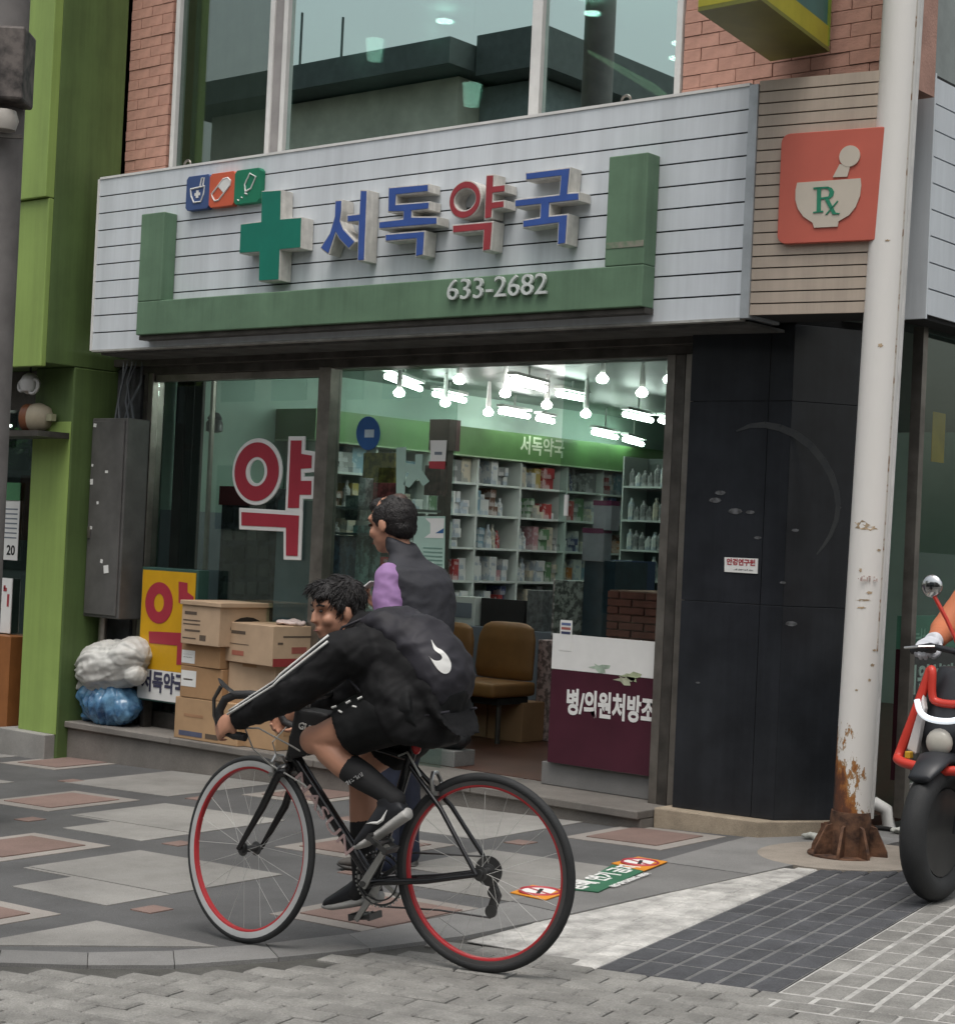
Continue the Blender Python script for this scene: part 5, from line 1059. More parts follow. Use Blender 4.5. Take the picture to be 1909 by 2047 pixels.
# bent white drain elbow and litter behind the pole
cp_ = MB(); cp_.lathe([(.44, -.03), (.44, .004), (.40, .008)], 28, Matrix.Translation((pb0.x, pb0.y, pb0.z)) @ SL); struct(cp_.build('pole_footing', granite('footing', (.30, .265, .225), var=.2, blot=4, dark=.7)))
e = GP(1748, 1655); t = thing('drain_elbow', e, 'white bent drain pipe end behind the pole foot', 'pipe'); d = V((RT.x, RT.y, 0)); MB().tube([e+V((0, 0, .12))-d*.05, e+V((0, 0, .13)), e+V((0, 0, .10))+d*.06, e+V((0, 0, .0))+d*.08], .035, 12).build('elbow', M['whitem'], t, smooth='auto')
for (x, y, a, mt, l) in ((1625, 1680, .2, 'offwhite', 'pale crumpled litter scrap at the foot of the column'), (1802, 1668, 1.0, 'offwhite', 'white litter scrap on the kerb behind the pole')):
    p = GP(x, y); mb = MB(); mb.ell(p+V((0, 0, .02)), (.07, .02, .018), 10, R=Matrix.Rotation(a, 3, 'Z')); o = remesh(mb, .006, 'litter_scrap', pm('litter', (.45, .46, .42), var=.3, scale=25), sm=1, wr=.01, wscale=30, org=p); tag(o, l, 'litter')
e0 = GP(1790, 1660); t = thing('black_hose', e0, 'thin black hose lying on the kerb behind the pole', 'hose'); MB().tube([GP(x, y)+V((0, 0, .015)) for x, y in ((1745, 1660), (1775, 1663), (1800, 1668), (1835, 1690), (1880, 1700))], .012, 8).build('hose', M['gap'], t, smooth='auto')
# ================================================================ projecting box sign above the corner
t = thing('projecting_sign', PY(1540, 60, -.3), 'green and teal box sign projecting from the brick corner', 'sign')
olive = pm('sign_olive', (.15, .155, .03), rough=.5, var=.1); teal = pm('sign_teal', (.055, .16, .15), rough=.4, var=.1); yel = pm('sign_yellow', (.36, .33, .03), rough=.4)
# box hanging towards the street: near lower corner at the right
zb_ = 4.06; A_ = PZ(1395, 22, zb_); B_ = PZ(1540, 122, zb_); C_ = PZ(1658, 103, zb_)
D_ = A_+(C_-B_)
MB().prism([A_, B_, C_, D_], (0, 0, .02)).build('underside', olive, t); up3 = V((0, 0, 1.6))
MB().prism([A_+V((0, 0, .021)), B_+V((0, 0, .021)), B_+V((0, 0, .13)), A_+V((0, 0, .13))], (C_-B_)*.98).build('case', yel, t)
n_ = (C_-B_).cross(V((0, 0, 1))).normalized(); MB().prism([B_+(C_-B_)*.02-n_*0+V((0, 0, .06)), C_-(C_-B_)*.10+V((0, 0, .06)), C_-(C_-B_)*.10+up3, B_+(C_-B_)*.02+up3], n_*.006).build('teal_face', teal, t); MB().prism([C_-(C_-B_)*.095+V((0, 0, .03)), C_+V((0, 0, .03)), C_+up3, C_-(C_-B_)*.095+up3], n_*.007).build('lime_edge', pm('sign_lime', (.17, .22, .03)), t)
MB().prism([A_+(C_-B_)*.5+V((0, 0, .135)), B_+(C_-B_)*.5+V((0, 0, .135)), B_+(C_-B_)*.5+up3, A_+(C_-B_)*.5+up3], (C_-B_)*.45).build('body', teal, t)
pw = B_.lerp(C_, .52)+V((0, 0, .16))+n_*.009; MB().prism([pw, pw+(C_-B_).normalized()*.05, pw+(C_-B_).normalized()*.05+V((0, 0, .3)), pw+V((0, 0, .3))], n_*.003).build('white_stroke', M['offwhite'], t)
# ================================================================ far side of the street (seen mirrored in the panes)
bw = pm('far_wall', (.70, .67, .56), rough=.85, var=.15, scale=1.5, bump=.1, bscale=10); eave = pm('far_eave', (.10, .115, .112), rough=.7); win = pm('far_window', (.02, .024, .028), rough=.2)
t = thing('building_opposite', (-22, -21, -1), 'pale block with a dark overhanging roof mirrored in the wide upper window', 'building')
bx(-27, -19.3, -25, -20.2, -1.5, 11.3).build('wall', bw, t); bx(-19.28, -17.6, -25, -20.9, -1.5, 11.2).build('wall', pm('far_wall2', (.26, .30, .30), rough=.8), t)
MB().prism([(-24.0, -19.4, 11.35), (-27.6, -19.4, 11.35), (-27.6, -25.6, 11.35), (-18.9, -25.6, 11.35), (-18.9, -19.4, 11.35)], (0, 0, .55)).build('roof', eave, t)
MB().prism([(-18.85, -20.2, 11.25), (-17.1, -20.2, 11.25), (-17.1, -25.6, 11.25), (-18.85, -25.6, 11.25)], (0, 0, .85)).build('roof', eave, t)
for i in range(4):
    for k in range(2): o = bx(-26.3+1.7*i, -25.2+1.7*i, -20.205, -20.15, 1.5+3*k, 3.0+3*k).build('window', win, t)
bx(-25.5, -21.5, -20.25, -20.1, 9.3, 9.45).build('ledge', eave, t)
MB().tube([(-23.9, -20, 11.9), (-23.9, -20, 13.3)], .03, 6).build('aerial', eave, t); MB().tube([(-22.6, -20, 11.9), (-22.6, -20, 13.0)], .03, 6).build('aerial', eave, t)
specs = [(-60, -45, 9, (.20, .19, .17), 'grey'), (-44.5, -36, 7, (.24, .14, .10), 'brown'), (-35.5, -27.9, 6, (.17, .19, .18), 'greenish'), (-17.0, -9, 6.5, (.19, .17, .15), 'tan'), (-8.5, 1, 7.5, (.12, .13, .14), 'dark grey'), (1.5, 12, 9, (.22, .2, .18), 'buff'), (12.5, 26, 8, (.2, .2, .2), 'pale grey')]
for x0, x1, h, c, nm in specs:
    t = thing('building_opposite', ((x0+x1)/2, -21, -1), f'{nm} shop building across the street, only mirrored in glass', 'building'); m_ = pm('far_'+nm.replace(' ', '_'), c, rough=.85, var=.2, scale=1)
    bx(x0, x1, -26, -20.4, -3, h).build('wall', m_, t); n = int((x1-x0)/1.9)
    for i in range(n):
        for k in range(2): bx(x0+.5+1.9*i, x0+1.7+1.9*i, -20.405, -20.37, 3.4+2.6*k, 4.9+2.6*k).build('window', win, t) if 4.9+2.6*k < h-.3 else None
    bx(x0+.2, x1-.2, -20.42, -20.36, .2, 2.6).build('shop_window', win, t)
# ================================================================ bicycle
RC, FC = GP(965, 1945), GP(490, 1885)
BXv = (FC-RC).normalized(); BYv = V((0, 0, 1)).cross(BXv).normalized(); BZv = BXv.cross(BYv)
BK = Matrix(((BXv.x, BYv.x, BZv.x, RC.x), (BXv.y, BYv.y, BZv.y, RC.y), (BXv.z, BYv.z, BZv.z, RC.z), (0, 0, 0, 1)))
WB, WR = .972, .34
bk = thing('bicycle', RC.lerp(FC, .5), 'black road bicycle with red rims and drop handlebar', 'bicycle')
fblack = pm('frame_black', (.012, .012, .013), rough=.22, var=.15, spec=.5); tyrem = pm('tyre_rubber', (.021, .022, .023), rough=.7, var=.2, bump=.2, bscale=200); alu = pm('alloy', (.42, .42, .41), rough=.32, metal=.9, var=.12); aludk = pm('alloy_dark', (.10, .10, .10), rough=.4, metal=.8); rimred = pm('rim_red', (.36, .025, .03), rough=.35, var=.1); rimsil = pm('rim_silver', (.48, .49, .49), rough=.35, metal=.2, var=.1); rimdk = pm('rim_dark', (.09, .085, .085), rough=.35, metal=.4); tapem = pm('bar_tape', (.02, .02, .021), rough=.6, bump=.3, bscale=120); cablem = pm('cable_white', (.42, .42, .40), rough=.4)
def B(): return MB(BK)
axis_rot = Matrix.Rotation(math.pi/2, 4, 'X')
def wheel(S, sil, tw):
    w_ = bpy.data.objects.new('wheel', None)
    def mb(): return MB(BK @ S)
    o = mb().torus(WR-tw, tw, 72, 10, axis_rot).build('wheel', tyrem, bk, smooth=True)
    prof = [(.3255, -.0115), (.3255, .0115), (.300, .0118), (.2985, .0112), (.2985, -.0112), (.300, -.0118)]
    mb().torus(0, 0, 72, M=axis_rot, prof=prof).build('rim_band', sil, o, smooth='auto')
    prof = [(.2983, -.0108), (.2983, .0108), (.293, .0105), (.290, .008), (.290, -.008), (.293, -.0105)]
    mb().torus(0, 0, 72, M=axis_rot, prof=prof).build('rim', rimred, o, smooth='auto')
    mb().lathe([(.016, -.045), (.016, -.035), (.026, -.034), (.026, -.031), (.013, -.028), (.013, .028), (.026, .031), (.026, .034), (.016, .035), (.016, .045)], 18, axis_rot).build('hub', aludk, o, smooth='auto')
    for k in range(20):
        a = 2*math.pi*k/20; b_ = a+(.38 if k % 4 < 2 else -.38); s = 1 if k % 2 else -1
        mb().tube([(.024*math.cos(b_), s*.032, .024*math.sin(b_)), (.285*math.cos(a), 0, .285*math.sin(a))], .0008, 4, cap=False).build('spoke', cablem, o)
    return o
SR = Matrix.Translation((0, 0, WR)); rw = wheel(SR, rimdk, .0165)
ha, hb = V((.735, 0, .83)), V((.787, 0, .675)); hax = (hb-ha).normalized()
STEER = Matrix.Translation(hb) @ Matrix.Rotation(math.radians(15), 4, hax) @ Matrix.Translation(-hb)
SF = STEER @ Matrix.Translation((WB, 0, WR)); fwh = wheel(SF, rimsil, .0135)
def part(name, pts, r, mat, n=12, T=None, parent=None): return MB(BK @ T if T is not None else BK).tube(pts, r, n).build(name, mat, parent or bk, smooth='auto')
BBc = V((.435, 0, .272)); SL_ = V((.292, 0, .715))
part('head_tube', [ha+V((-.004, 0, .012)), hb], .022, fblack); dt = part('down_tube', [hb+V((-.012, 0, .02)), BBc], [.022, .021], fblack); part('top_tube', [ha+V((.006, 0, -.03)), SL_], .016, fblack); part('seat_tube', [BBc, SL_+V((-.008, 0, .03))], .017, fblack); part('seat_post', [SL_, V((.262, 0, .85))], .0135, aludk)
MB(BK).lathe([(.022, -.036), (.022, .036)], 16, Matrix.Translation(BBc) @ axis_rot).build('bottom_bracket', fblack, bk, smooth='auto')
for s in (-1, 1):
    part('chain_stay', [BBc+V((-.01, s*.03, 0)), V((.2, s*.045, .30)), V((0, s*.062, WR))], [.012, .011, .008], fblack); part('seat_stay', [SL_+V((-.006, s*.014, -.03)), V((.15, s*.04, .55)), V((0, s*.062, WR))], [.009, .0085, .0075], fblack)
    part('fork_blade', [hb+V((.012, s*.042, -.045)), hb+V((.07, s*.055, -.17)), V((WB, s*.055, WR))], [.016, .0145, .0085], fblack, T=STEER)
MB(BK @ STEER).loft([(hb+V((.012, -.05, -.045)), (.02, 0, 0), (0, 0, .02)), (hb+V((.01, 0, -.03)), (.024, 0, 0), (0, 0, .03)), (hb+V((.012, .05, -.045)), (.02, 0, 0), (0, 0, .02))], 12).build('fork_crown', fblack, bk, smooth=True)
# brakes
def caliper(c, T, nm='brake_caliper'):
    mb = MB(BK @ T); mb.tube([c+V((0, -.03, -.05)), c+V((.005, -.036, -.02)), c+V((.008, -.012, .012)), c+V((.008, .02, .014)), c+V((.004, .038, -.01)), c+V((0, .03, -.05))], .0075, 8); mb.box(c.x-.02, c.x+.025, c.y+.022, c.y+.034, c.z-.062, c.z-.048); mb.box(c.x-.02, c.x+.025, c.y-.034, c.y-.022, c.z-.062, c.z-.048); mb.build(nm, alu, bk, smooth='auto')
caliper(hb+V((.05, 0, -.0)), STEER); caliper(V((.205, 0, .615))+V((-.02, 0, .04)), Matrix.Identity(4))
# cranks, chainrings, chain, derailleur
PL, PR = V((.325, .118, .432)), V((.543, -.118, .118))
for s, p in ((1, PL), (-1, PR)):
    c = BBc+V((0, s*.066, 0)); d = (p-c); d.y = 0; d.normalize(); n = V((-d.z, 0, d.x)); e = V((p.x, c.y+s*.012, p.z))
    MB(BK).hexa([c+n*.016-d*.014+V((0, -.007, 0)), c-n*.016-d*.014+V((0, -.007, 0)), c-n*.016-d*.014+V((0, .007, 0)), c+n*.016-d*.014+V((0, .007, 0))], [e+n*.010+d*.012+V((0, -.006, 0)), e-n*.010+d*.012+V((0, -.006, 0)), e-n*.010+d*.012+V((0, .006, 0)), e+n*.010+d*.012+V((0, .006, 0))]).build('crank_arm', alu, bk, bevel=.004)
    MB(BK).lathe([(.011, -.004), (.011, .004)], 12, Matrix.Translation(c+V((0, s*.009, 0))) @ axis_rot).build('crank_bolt', aludk, bk)
    q = V((p.x, e.y+s*.055, p.z)); pd_ = MB(BK); T = Matrix.Translation(q) @ Matrix.Rotation(-.6 if s > 0 else .1, 4, 'Y')
    pd_.box(-.045, -.034, -.045, .045, -.012, .012, T); pd_.box(.034, .045, -.045, .045, -.012, .012, T); pd_.box(-.034, .034, -.045, -.036, -.008, .008, T); pd_.box(-.034, .034, .036, .045, -.008, .008, T); pd_.tube([T @ V((0, -.055, 0)), T @ V((0, .045, 0))], .009, 8); pd_.build('pedal', aludk, bk)
Q = Matrix.Translation(BBc+V((0, -.046, 0))) @ axis_rot
cr_ = MB(BK).torus(.092, .004, 40, 6, Q).build('chainring', aludk, bk)
mb = MB(BK)
for k in range(5): a = 2*math.pi*k/5; mb.box(.01, .09, -.008, .008, -.003, .003, Q @ Matrix.Rotation(a, 4, 'Z'))
for k in range(40): a = 2*math.pi*k/40; mb.box(.094, .101, -.0035, .0035, -.0015, .0015, Q @ Matrix.Rotation(a, 4, 'Z'))
mb.build('spider', alu, cr_)
MB(BK).torus(.075, .003, 32, 6, Matrix.Translation((0, .008, 0)) @ Q).build('inner_ring', aludk, cr_)
cz_ = V((-.02, -.05, .225)); chy = -.048
cas = MB(BK)
for i, r in enumerate((.052, .046, .040, .034, .028)): cas.lathe([(r, -.001), (r, .001)], 24, Matrix.Translation((0, -.035-.004*i, WR)) @ axis_rot)
cas.build('cassette', aludk, bk)
part('chain', [V((.435, chy, .272+.097)), V((.2, chy, .38)), V((0, chy, WR+.046))], .0035, aludk, 6); part('chain', [V((.435, chy, .272-.097)), V((.2, chy, .185)), V((-.005, chy, .178))], .0035, aludk, 6)
mb = MB(BK); mb.loft([((0, -.055, .31), (.016, 0, 0), (0, .01, 0)), ((-.02, -.06, .255), (.02, 0, 0), (0, .012, 0)), ((-.004, -.052, .20), (.02, 0, 0), (0, .008, 0))], 10); mb.lathe([(.022, -.004), (.022, .004)], 16, Matrix.Translation((-.005, -.048, .20)) @ axis_rot); mb.lathe([(.02, -.004), (.02, .004)], 16, Matrix.Translation((-.012, -.048, .265)) @ axis_rot); mb.build('rear_derailleur', aludk, bk, smooth='auto')
# drop bar, stem, levers
st_ = part('stem', [ha+V((-.008, 0, .03)), V((.722, 0, .895)), V((.725, 0, .905))], [.015, .016, .014], alu)
for s in (-1, 1):
    P = [(.725, s*.02, .905), (.726, s*.12, .908), (.732, s*.175, .912), (.765, s*.20, .918), (.83, s*.205, .922), (.895, s*.205, .918), (.938, s*.203, .9), (.962, s*.2, .862), (.962, s*.2, .822), (.942, s*.2, .79), (.90, s*.2, .775), (.85, s*.2, .77)]
    part('handlebar', P, .0155, tapem, 12)
    MB(BK).loft([((.90, s*.205, .925), (.02, 0, .015), (0, .017, 0)), ((.935, s*.205, .945), (.022, 0, .01), (0, .017, 0)), ((.955, s*.205, .965), (.012, 0, .01), (0, .012, 0))], 10).build('brake_hood', tapem, bk, smooth=True); part('brake_lever', [(.955, s*.205, .945), (.985, s*.204, .90), (.985, s*.202, .84), (.965, s*.2, .79)], [.008, .007, .006, .005], aludk, 8)
part('bar_clamp', [(.725, -.03, .905), (.725, .03, .905)], .022, alu, 14)
# white cables
part('cable', [(.88, .2, .80), (.83, .15, .80), (.74, .07, .735), (.70, .03, .70)], .0035, cablem, 6); part('cable', [(.86, .19, .80), (.87, .12, .72), (.84, .05, .66), (.72, .03, .60), (.70, .025, .585)], .003, cablem, 6); part('cable', [(.77, .06, .80), (.815, .08, .745), (.81, .05, .68)], .0025, cablem, 6)
part('cable', [(.33, .02, .72), (.29, .03, .735), (.262, .035, .70), (.235, .03, .655)], .004, cablem, 6)
# saddle, tail light, stem bag
sdm = pm('saddle_black', (.02, .02, .02), rough=.5)
mb = MB(BK); mb.loft([((.14, 0, .868), (0, .07, 0), (0, 0, .02)), ((.18, 0, .872), (0, .075, 0), (0, 0, .022)), ((.25, 0, .868), (0, .05, 0), (0, 0, .02)), ((.33, 0, .862), (0, .022, 0), (0, 0, .018)), ((.40, 0, .858), (0, .018, 0), (0, 0, .014))], 16); remesh(mb, .008, 'saddle', sdm, bk, sm=3)
o = MB(BK).ell((.262, .015, .755), (.018, .018, .028), 12).build('tail_light', pm('tail_red', (.45, .02, .025), rough=.2), bk, smooth=True)
bg_ = thing('stem_bag', BK @ V((.69, 0, .76)), 'small black bag strapped behind the bicycle handlebar', 'bag')
mb = MB(BK); mb.prism([(.745, -.05, .872), (.60, -.05, .855), (.615, -.05, .80), (.70, -.05, .70), (.76, -.05, .685), (.775, -.05, .72)], (0, .1, 0)); o = remesh(mb, .008, 'pouch', pm('bag_black', (.016, .016, .017), rough=.6, var=.2), bg_, sm=6)
LT = Matrix(((-1, 0, 0, 0), (0, 0, 1, 0), (0, 1, 0, 0), (0, 0, 0, 1)))   # text on the left side of the bicycle
text_mb('GUB', .034, BK @ Matrix.Translation((.69, .0525, .80)) @ LT @ Matrix.Rotation(-.25, 4, 'Z'), bold=.001, ext=.002).build('lettering', cablem, bg_)
# down tube lettering
dd = (BBc-hb).normalized(); an = math.atan2(dd.z, -dd.x)
lw = pm('tube_lettering', (.42, .30, .29), rough=.4)
text_mb('NASUN', .062, BK @ Matrix.Translation(hb.lerp(BBc, .44)+V((0, .0225, -.002))) @ LT @ Matrix.Rotation(an, 4, 'Z'), bold=0, ext=.0025, sx=1.7).build('lettering', lw, dt)
# ================================================================ people
skinm = pm('skin', (.46, .235, .155), rough=.5, var=.06, scale=10); hairm = pm('hair_black', (.012, .010, .010), rough=.45, var=.4, scale=60, bump=.6, bscale=160)
def head_geo(mb, T):
    def e(c, r): mb.ell(c, r, 16, M=T)
    e((-.01, 0, .025), (.094, .076, .090)); e((.022, 0, -.04), (.068, .062, .075)); e((.05, 0, -.088), (.034, .036, .028)); e((.072, 0, .03), (.022, .055, .025))
    e((.096, 0, -.016), (.014, .012, .026)); e((.102, 0, -.03), (.014, .017, .011)); e((.083, 0, -.062), (.014, .026, .009)); e((.080, 0, -.074), (.014, .022, .008))
    for s in (-1, 1): e((-.004, s*.078, -.012), (.02, .01, .032)); e((.06, s*.04, -.03), (.025, .022, .025))
def face_bits(T, parent):
    for s in (-1, 1):
        MB(T).ell((.084, s*.031, .006), (.007, .013, .006), 10).build('eye', pm('eye_dark', (.03, .022, .02), rough=.2), parent, smooth=True); MB(T).tube([(.090, s*.014, .026), (.090, s*.032, .031), (.078, s*.052, .026)], .004, 6).build('eyebrow', hairm, parent)
    MB(T).ell((.096, 0, -.068), (.004, .02, .003), 10).build('mouth', pm('lip', (.24, .09, .075), rough=.4), parent, smooth=True)
def hand_geo(mb, T, curl=1.0, thumb=1):
    # palm along +x, fingers curl towards -z; y across the palm
    mb.loft([((0, 0, 0), (0, .028, 0), (0, 0, .02)), ((.035, 0, .004), (0, .038, 0), (0, 0, .015)), ((.075, 0, .002), (0, .038, 0), (0, 0, .012))], 12, T)
    for k, (y, L) in enumerate(((-.029, .85), (-.010, 1.0), (.010, .97), (.029, .78))):
        a = .0; p = V((.075, y, .0)); pts = [p-V((.02, 0, 0)), p.copy()]; an = -.5*curl
        for l in (.036, .026, .02):
            p = p+V((math.cos(an), 0, math.sin(an)))*l*L; pts.append(p.copy()); an -= .95*curl
        mb.tube(pts, [.009, .0092, .0085, .008, .0068], 8, T); mb.ell(pts[-1], .0068, 8, M=T)
    y = thumb*.032; pts = [V((.012, y*.8, -.004)), V((.035, y*1.35, -.022)), V((.055, y*1.3, -.042)), V((.066, y*.9, -.056))]; mb.tube(pts, [.012, .0105, .0095, .008], 8, T); mb.ell(pts[-1], .008, 8, M=T)
def limb(mb, pts, rs, n=14, T=None):
    mb.tube(pts, rs, n, T)
    for p, r in zip(pts, rs): mb.ell(p, r*.995, n, M=T)
def tufts(o, parent, n, L, r, flow, seed, zmin=-9):   # fine locks lying along the hair
    rn = random.Random(seed); vs2 = o.data.vertices; mb = MB(); og = ORG[o.name]
    for _ in range(n):
        v = vs2[rn.randrange(len(vs2))]; nr = v.normal.copy(); f = V(flow)+V((rn.uniform(-.28, .28), rn.uniform(-.28, .28), rn.uniform(-.2, .2))); f = (f-nr*f.dot(nr)).normalized(); p = v.co+og; l = L*rn.uniform(.5, 1.2)
        mb.tube([p-nr*.003, p+nr*.0025+f*l*.5, p+nr*.0005+f*l], [r, r*.8, r*.2], 4, cap=False)
    c = mb.build('hair_locks', hairm, parent, smooth=True); c['kind'] = 'stuff'
# ---------------------------------------------------------------- cyclist (bicycle frame: x forward, y left, z up)
boy = thing('person', RC.lerp(FC, .3), 'person in black jacket and shorts bent over the handlebar riding the bicycle', 'person')
Sh = lambda s: V((.465, s*.155, 1.085)); El = lambda s: V((.665, s*.235, .935)); Wr = lambda s: V((.885, s*.212, .835))
HL = Matrix.Translation((.598, .012, 1.222)) @ Matrix.Rotation(math.radians(60), 4, 'Z') @ Matrix.Rotation(math.radians(6), 4, 'Y') @ Matrix.Scale(.93, 4)
Kn = {1: V((.625, .105, .765)), -1: V((.555, -.10, .64))}; An = {1: V((.292, .105, .578)), -1: V((.535, -.10, .235))}; Hp = lambda s: V((.24, s*.085, .90))
mb = MB(BK)
mb.loft([((.16, 0, .93), (0, .10, 0), (.03, 0, .04)), ((.25, 0, .99), (0, .115, 0), (-.05, 0, .08)), ((.36, 0, 1.07), (0, .125, 0), (-.06, 0, .085)), ((.45, 0, 1.10), (0, .13, 0), (-.05, 0, .07)), ((.50, 0, 1.14), (0, .06, 0), (-.04, 0, .04))], 16)
limb(mb, [V((.47, 0, 1.13)), V((.545, .0, 1.155)), V((.575, .005, 1.19))], [.055, .048, .05]); head_geo(mb, HL)
for s in (-1, 1):
    limb(mb, [Sh(s), Sh(s).lerp(El(s), .5), El(s), El(s).lerp(Wr(s), .4), Wr(s)], [.042, .038, .032, .033, .023])
    T = Matrix.Translation(Wr(s)+V((.005, 0, -.002))) @ Matrix.Rotation(math.radians(-4*s), 4, 'Z') @ Matrix.Rotation(math.radians(28), 4, 'Y') @ Matrix.Rotation(math.radians(-75*s), 4, 'X'); hand_geo(mb, T, 1.0, s)
    k, a, h = Kn[s], An[s], Hp(s)
    limb(mb, [h, h.lerp(k, .35), h.lerp(k, .75), k, k.lerp(a, .15)+V((-.01, 0, -.006)), k.lerp(a, .35)+V((-.012, 0, -.012)), k.lerp(a, .75), a], [.058, .070, .060, .053, .050, .053, .038, .032])
o = remesh(mb, .0062, 'body', skinm, boy, sm=5, smfac=.5); face_bits(BK @ HL, boy)
# hair
mb = MB(BK @ HL); mb.ell((-.024, 0, .042), (.098, .088, .090), 18); mb.ell((-.05, 0, -.01), (.062, .076, .075), 16); mb.ell((.045, -.01, .085), (.055, .06, .035), 14); mb.ell((.068, .025, .066), (.03, .035, .025), 12)
for s in (-1, 1): mb.ell((.012, s*.072, .02), (.03, .014, .035), 10)
ho = remesh(mb, .006, 'hair', hairm, boy, sm=1, wfun=lambda p: .005*noise.noise(V((p.x*70, p.y*70, p.z*25)))+.003*noise.noise(p*28))
tufts(ho, boy, 1100, .042, .0028, BXv*.5+V((0, 0, -.8)), 3)
# jacket
jk = pm('jacket_black', (.009, .009, .0098), rough=.7, var=.25, scale=5, bump=.12, bscale=40, spec=.2)
mb = MB(BK)
mb.loft([((.10, 0, .86), (0, .135, 0), (.04, 0, .07)), ((.15, 0, .94), (0, .15, 0), (-.03, 0, .10)), ((.25, 0, 1.02), (0, .155, 0), (-.065, 0, .115)), ((.36, 0, 1.09), (0, .16, 0), (-.07, 0, .115)), ((.45, 0, 1.125), (0, .155, 0), (-.05, 0, .095)), ((.51, 0, 1.155), (0, .075, 0), (-.03, 0, .065)), ((.535, 0, 1.165), (0, .066, 0), (-.03, 0, .056))], 18)
for s in (-1, 1):
    a, b_, c = Sh(s), El(s), Wr(s)
    limb(mb, [a+V((-.03, -.01*s, .0)), a+V((.03, 0, -.012)), a.lerp(b_, .5)+V((0, 0, -.012)), b_+V((0, 0, -.012)), b_.lerp(c, .45)+V((0, 0, -.004)), c+V((-.025, 0, .0))], [.088, .086, .074, .064, .056, .037])
    mb.tube([c+V((-.03, 0, .003)), c+V((.004, 0, -.006))], .036, 14)
# loose body of the jacket hanging from chest to hips
mb.loft([((.25, .0, .775), (.085, 0, .02), (0, .16, 0)), ((.255, .0, .80), (.13, 0, .03), (0, .19, 0)), ((.285, 0, .87), (.175, 0, .03), (0, .205, 0)), ((.31, 0, .96), (.185, 0, 0), (0, .195, 0)), ((.355, 0, 1.04), (.165, 0, -.02), (0, .168, 0)), ((.39, 0, 1.10), (.10, 0, -.03), (0, .15, 0))], 18)
def wj(p):
    q = BK.inverted() @ p; return .006*noise.noise(V((q.x*13+q.z*9, q.y*6, q.z*16-q.x*6)))+.009*(.22-abs(noise.noise(V((q.x*9+q.z*6, q.y*7, q.z*12-q.x*5)))))+.006*(.25-abs(noise.noise(V((q.x*26, q.y*14, q.z*26+q.x*18)))))
remesh(mb, .0085, 'jacket', jk, boy, sm=4, wfun=wj)
# three white sleeve stripes
sw = pm('stripe_white', (.60, .60, .58), rough=.6)
for k, dz in enumerate((-.020, 0, .020)):
    for s in (1,):
        a, b_, c = Sh(s), El(s), Wr(s); pts = []
        for i in range(13):
            t_ = i/12; base = (a.lerp(b_, t_*2) if t_ < .5 else b_.lerp(c, t_*2-1))+V((0, 0, -.010)); r = .086*(1-t_)+.044*t_
            d = (b_-a if t_ < .5 else c-b_).normalized(); n0 = V((0, 0, 1))-d*d.z; n0.normalize(); sd3 = d.cross(n0)*-1; ang = .45+(dz/.02)*.44
            r2 = r*(1.0 if t_ < .5 else .985)+.003; pts.append(base+n0*r2*math.cos(ang)+V((0, 1, 0))*r2*math.sin(ang))
        MB(BK).tube(pts, .0046, 6).build('sleeve_stripe', sw, boy, smooth=True)
# shirt front and shorts
mb = MB(BK); mb.loft([((.36, .0, .93), (.06, 0, 0), (0, .11, 0)), ((.43, 0, 1.04), (.07, 0, 0), (0, .12, 0))], 12); remesh(mb, .012, 'shirt', pm('shirt_maroon', (.075, .03, .035), rough=.8, var=.5, scale=4, c2=(.16, .15, .16)), boy, sm=3, wr=.006)
sht = pm('shorts_black', (.0085, .009, .0095), spec=.2, rough=.75, var=.2); mb = MB(BK)
mb.loft([((.14, 0, .87), (.03, 0, 0), (0, .125, 0)), ((.2, 0, .96), (.12, 0, 0), (0, .15, 0)), ((.28, 0, .97), (.1, 0, .02), (0, .14, 0))], 14)
for s in (-1, 1):
    h, k = Hp(s), Kn[s]; mb.tube([h+V((-.04, 0, 0)), h.lerp(k, .25), h.lerp(k, .62)+V((0, 0, -.006)), h.lerp(k, .66)+V((0, 0, -.008))], [.105, .108, .100, .097], 18)
mb.loft([((.25, .06, .80), (.05, 0, 0), (0, .09, 0)), ((.22, .04, .90), (.1, 0, 0), (0, .12, 0))], 12)
remesh(mb, .009, 'shorts', sht, boy, sm=3, wr=.007, wscale=12)
for k, (x, z, r_) in enumerate(((.50, .905, .5), (.475, .925, -.4), (.445, .945, .9), (.42, .955, -.2), (.40, .965, .7))):
    q = Hp(1).lerp(Kn[1], (x-.24)/.385); d = V((0, .75, .66)); c = q+d*.1085+V((0, 0, .012*(-1)**k)); MB(BK).box(-.009, .009, -.0025, .0025, -.003, .003, Matrix.Translation(c) @ Matrix.Rotation(.85, 4, 'X') @ Matrix.Rotation(r_, 4, 'Y')).build('shorts_print', sw, boy)
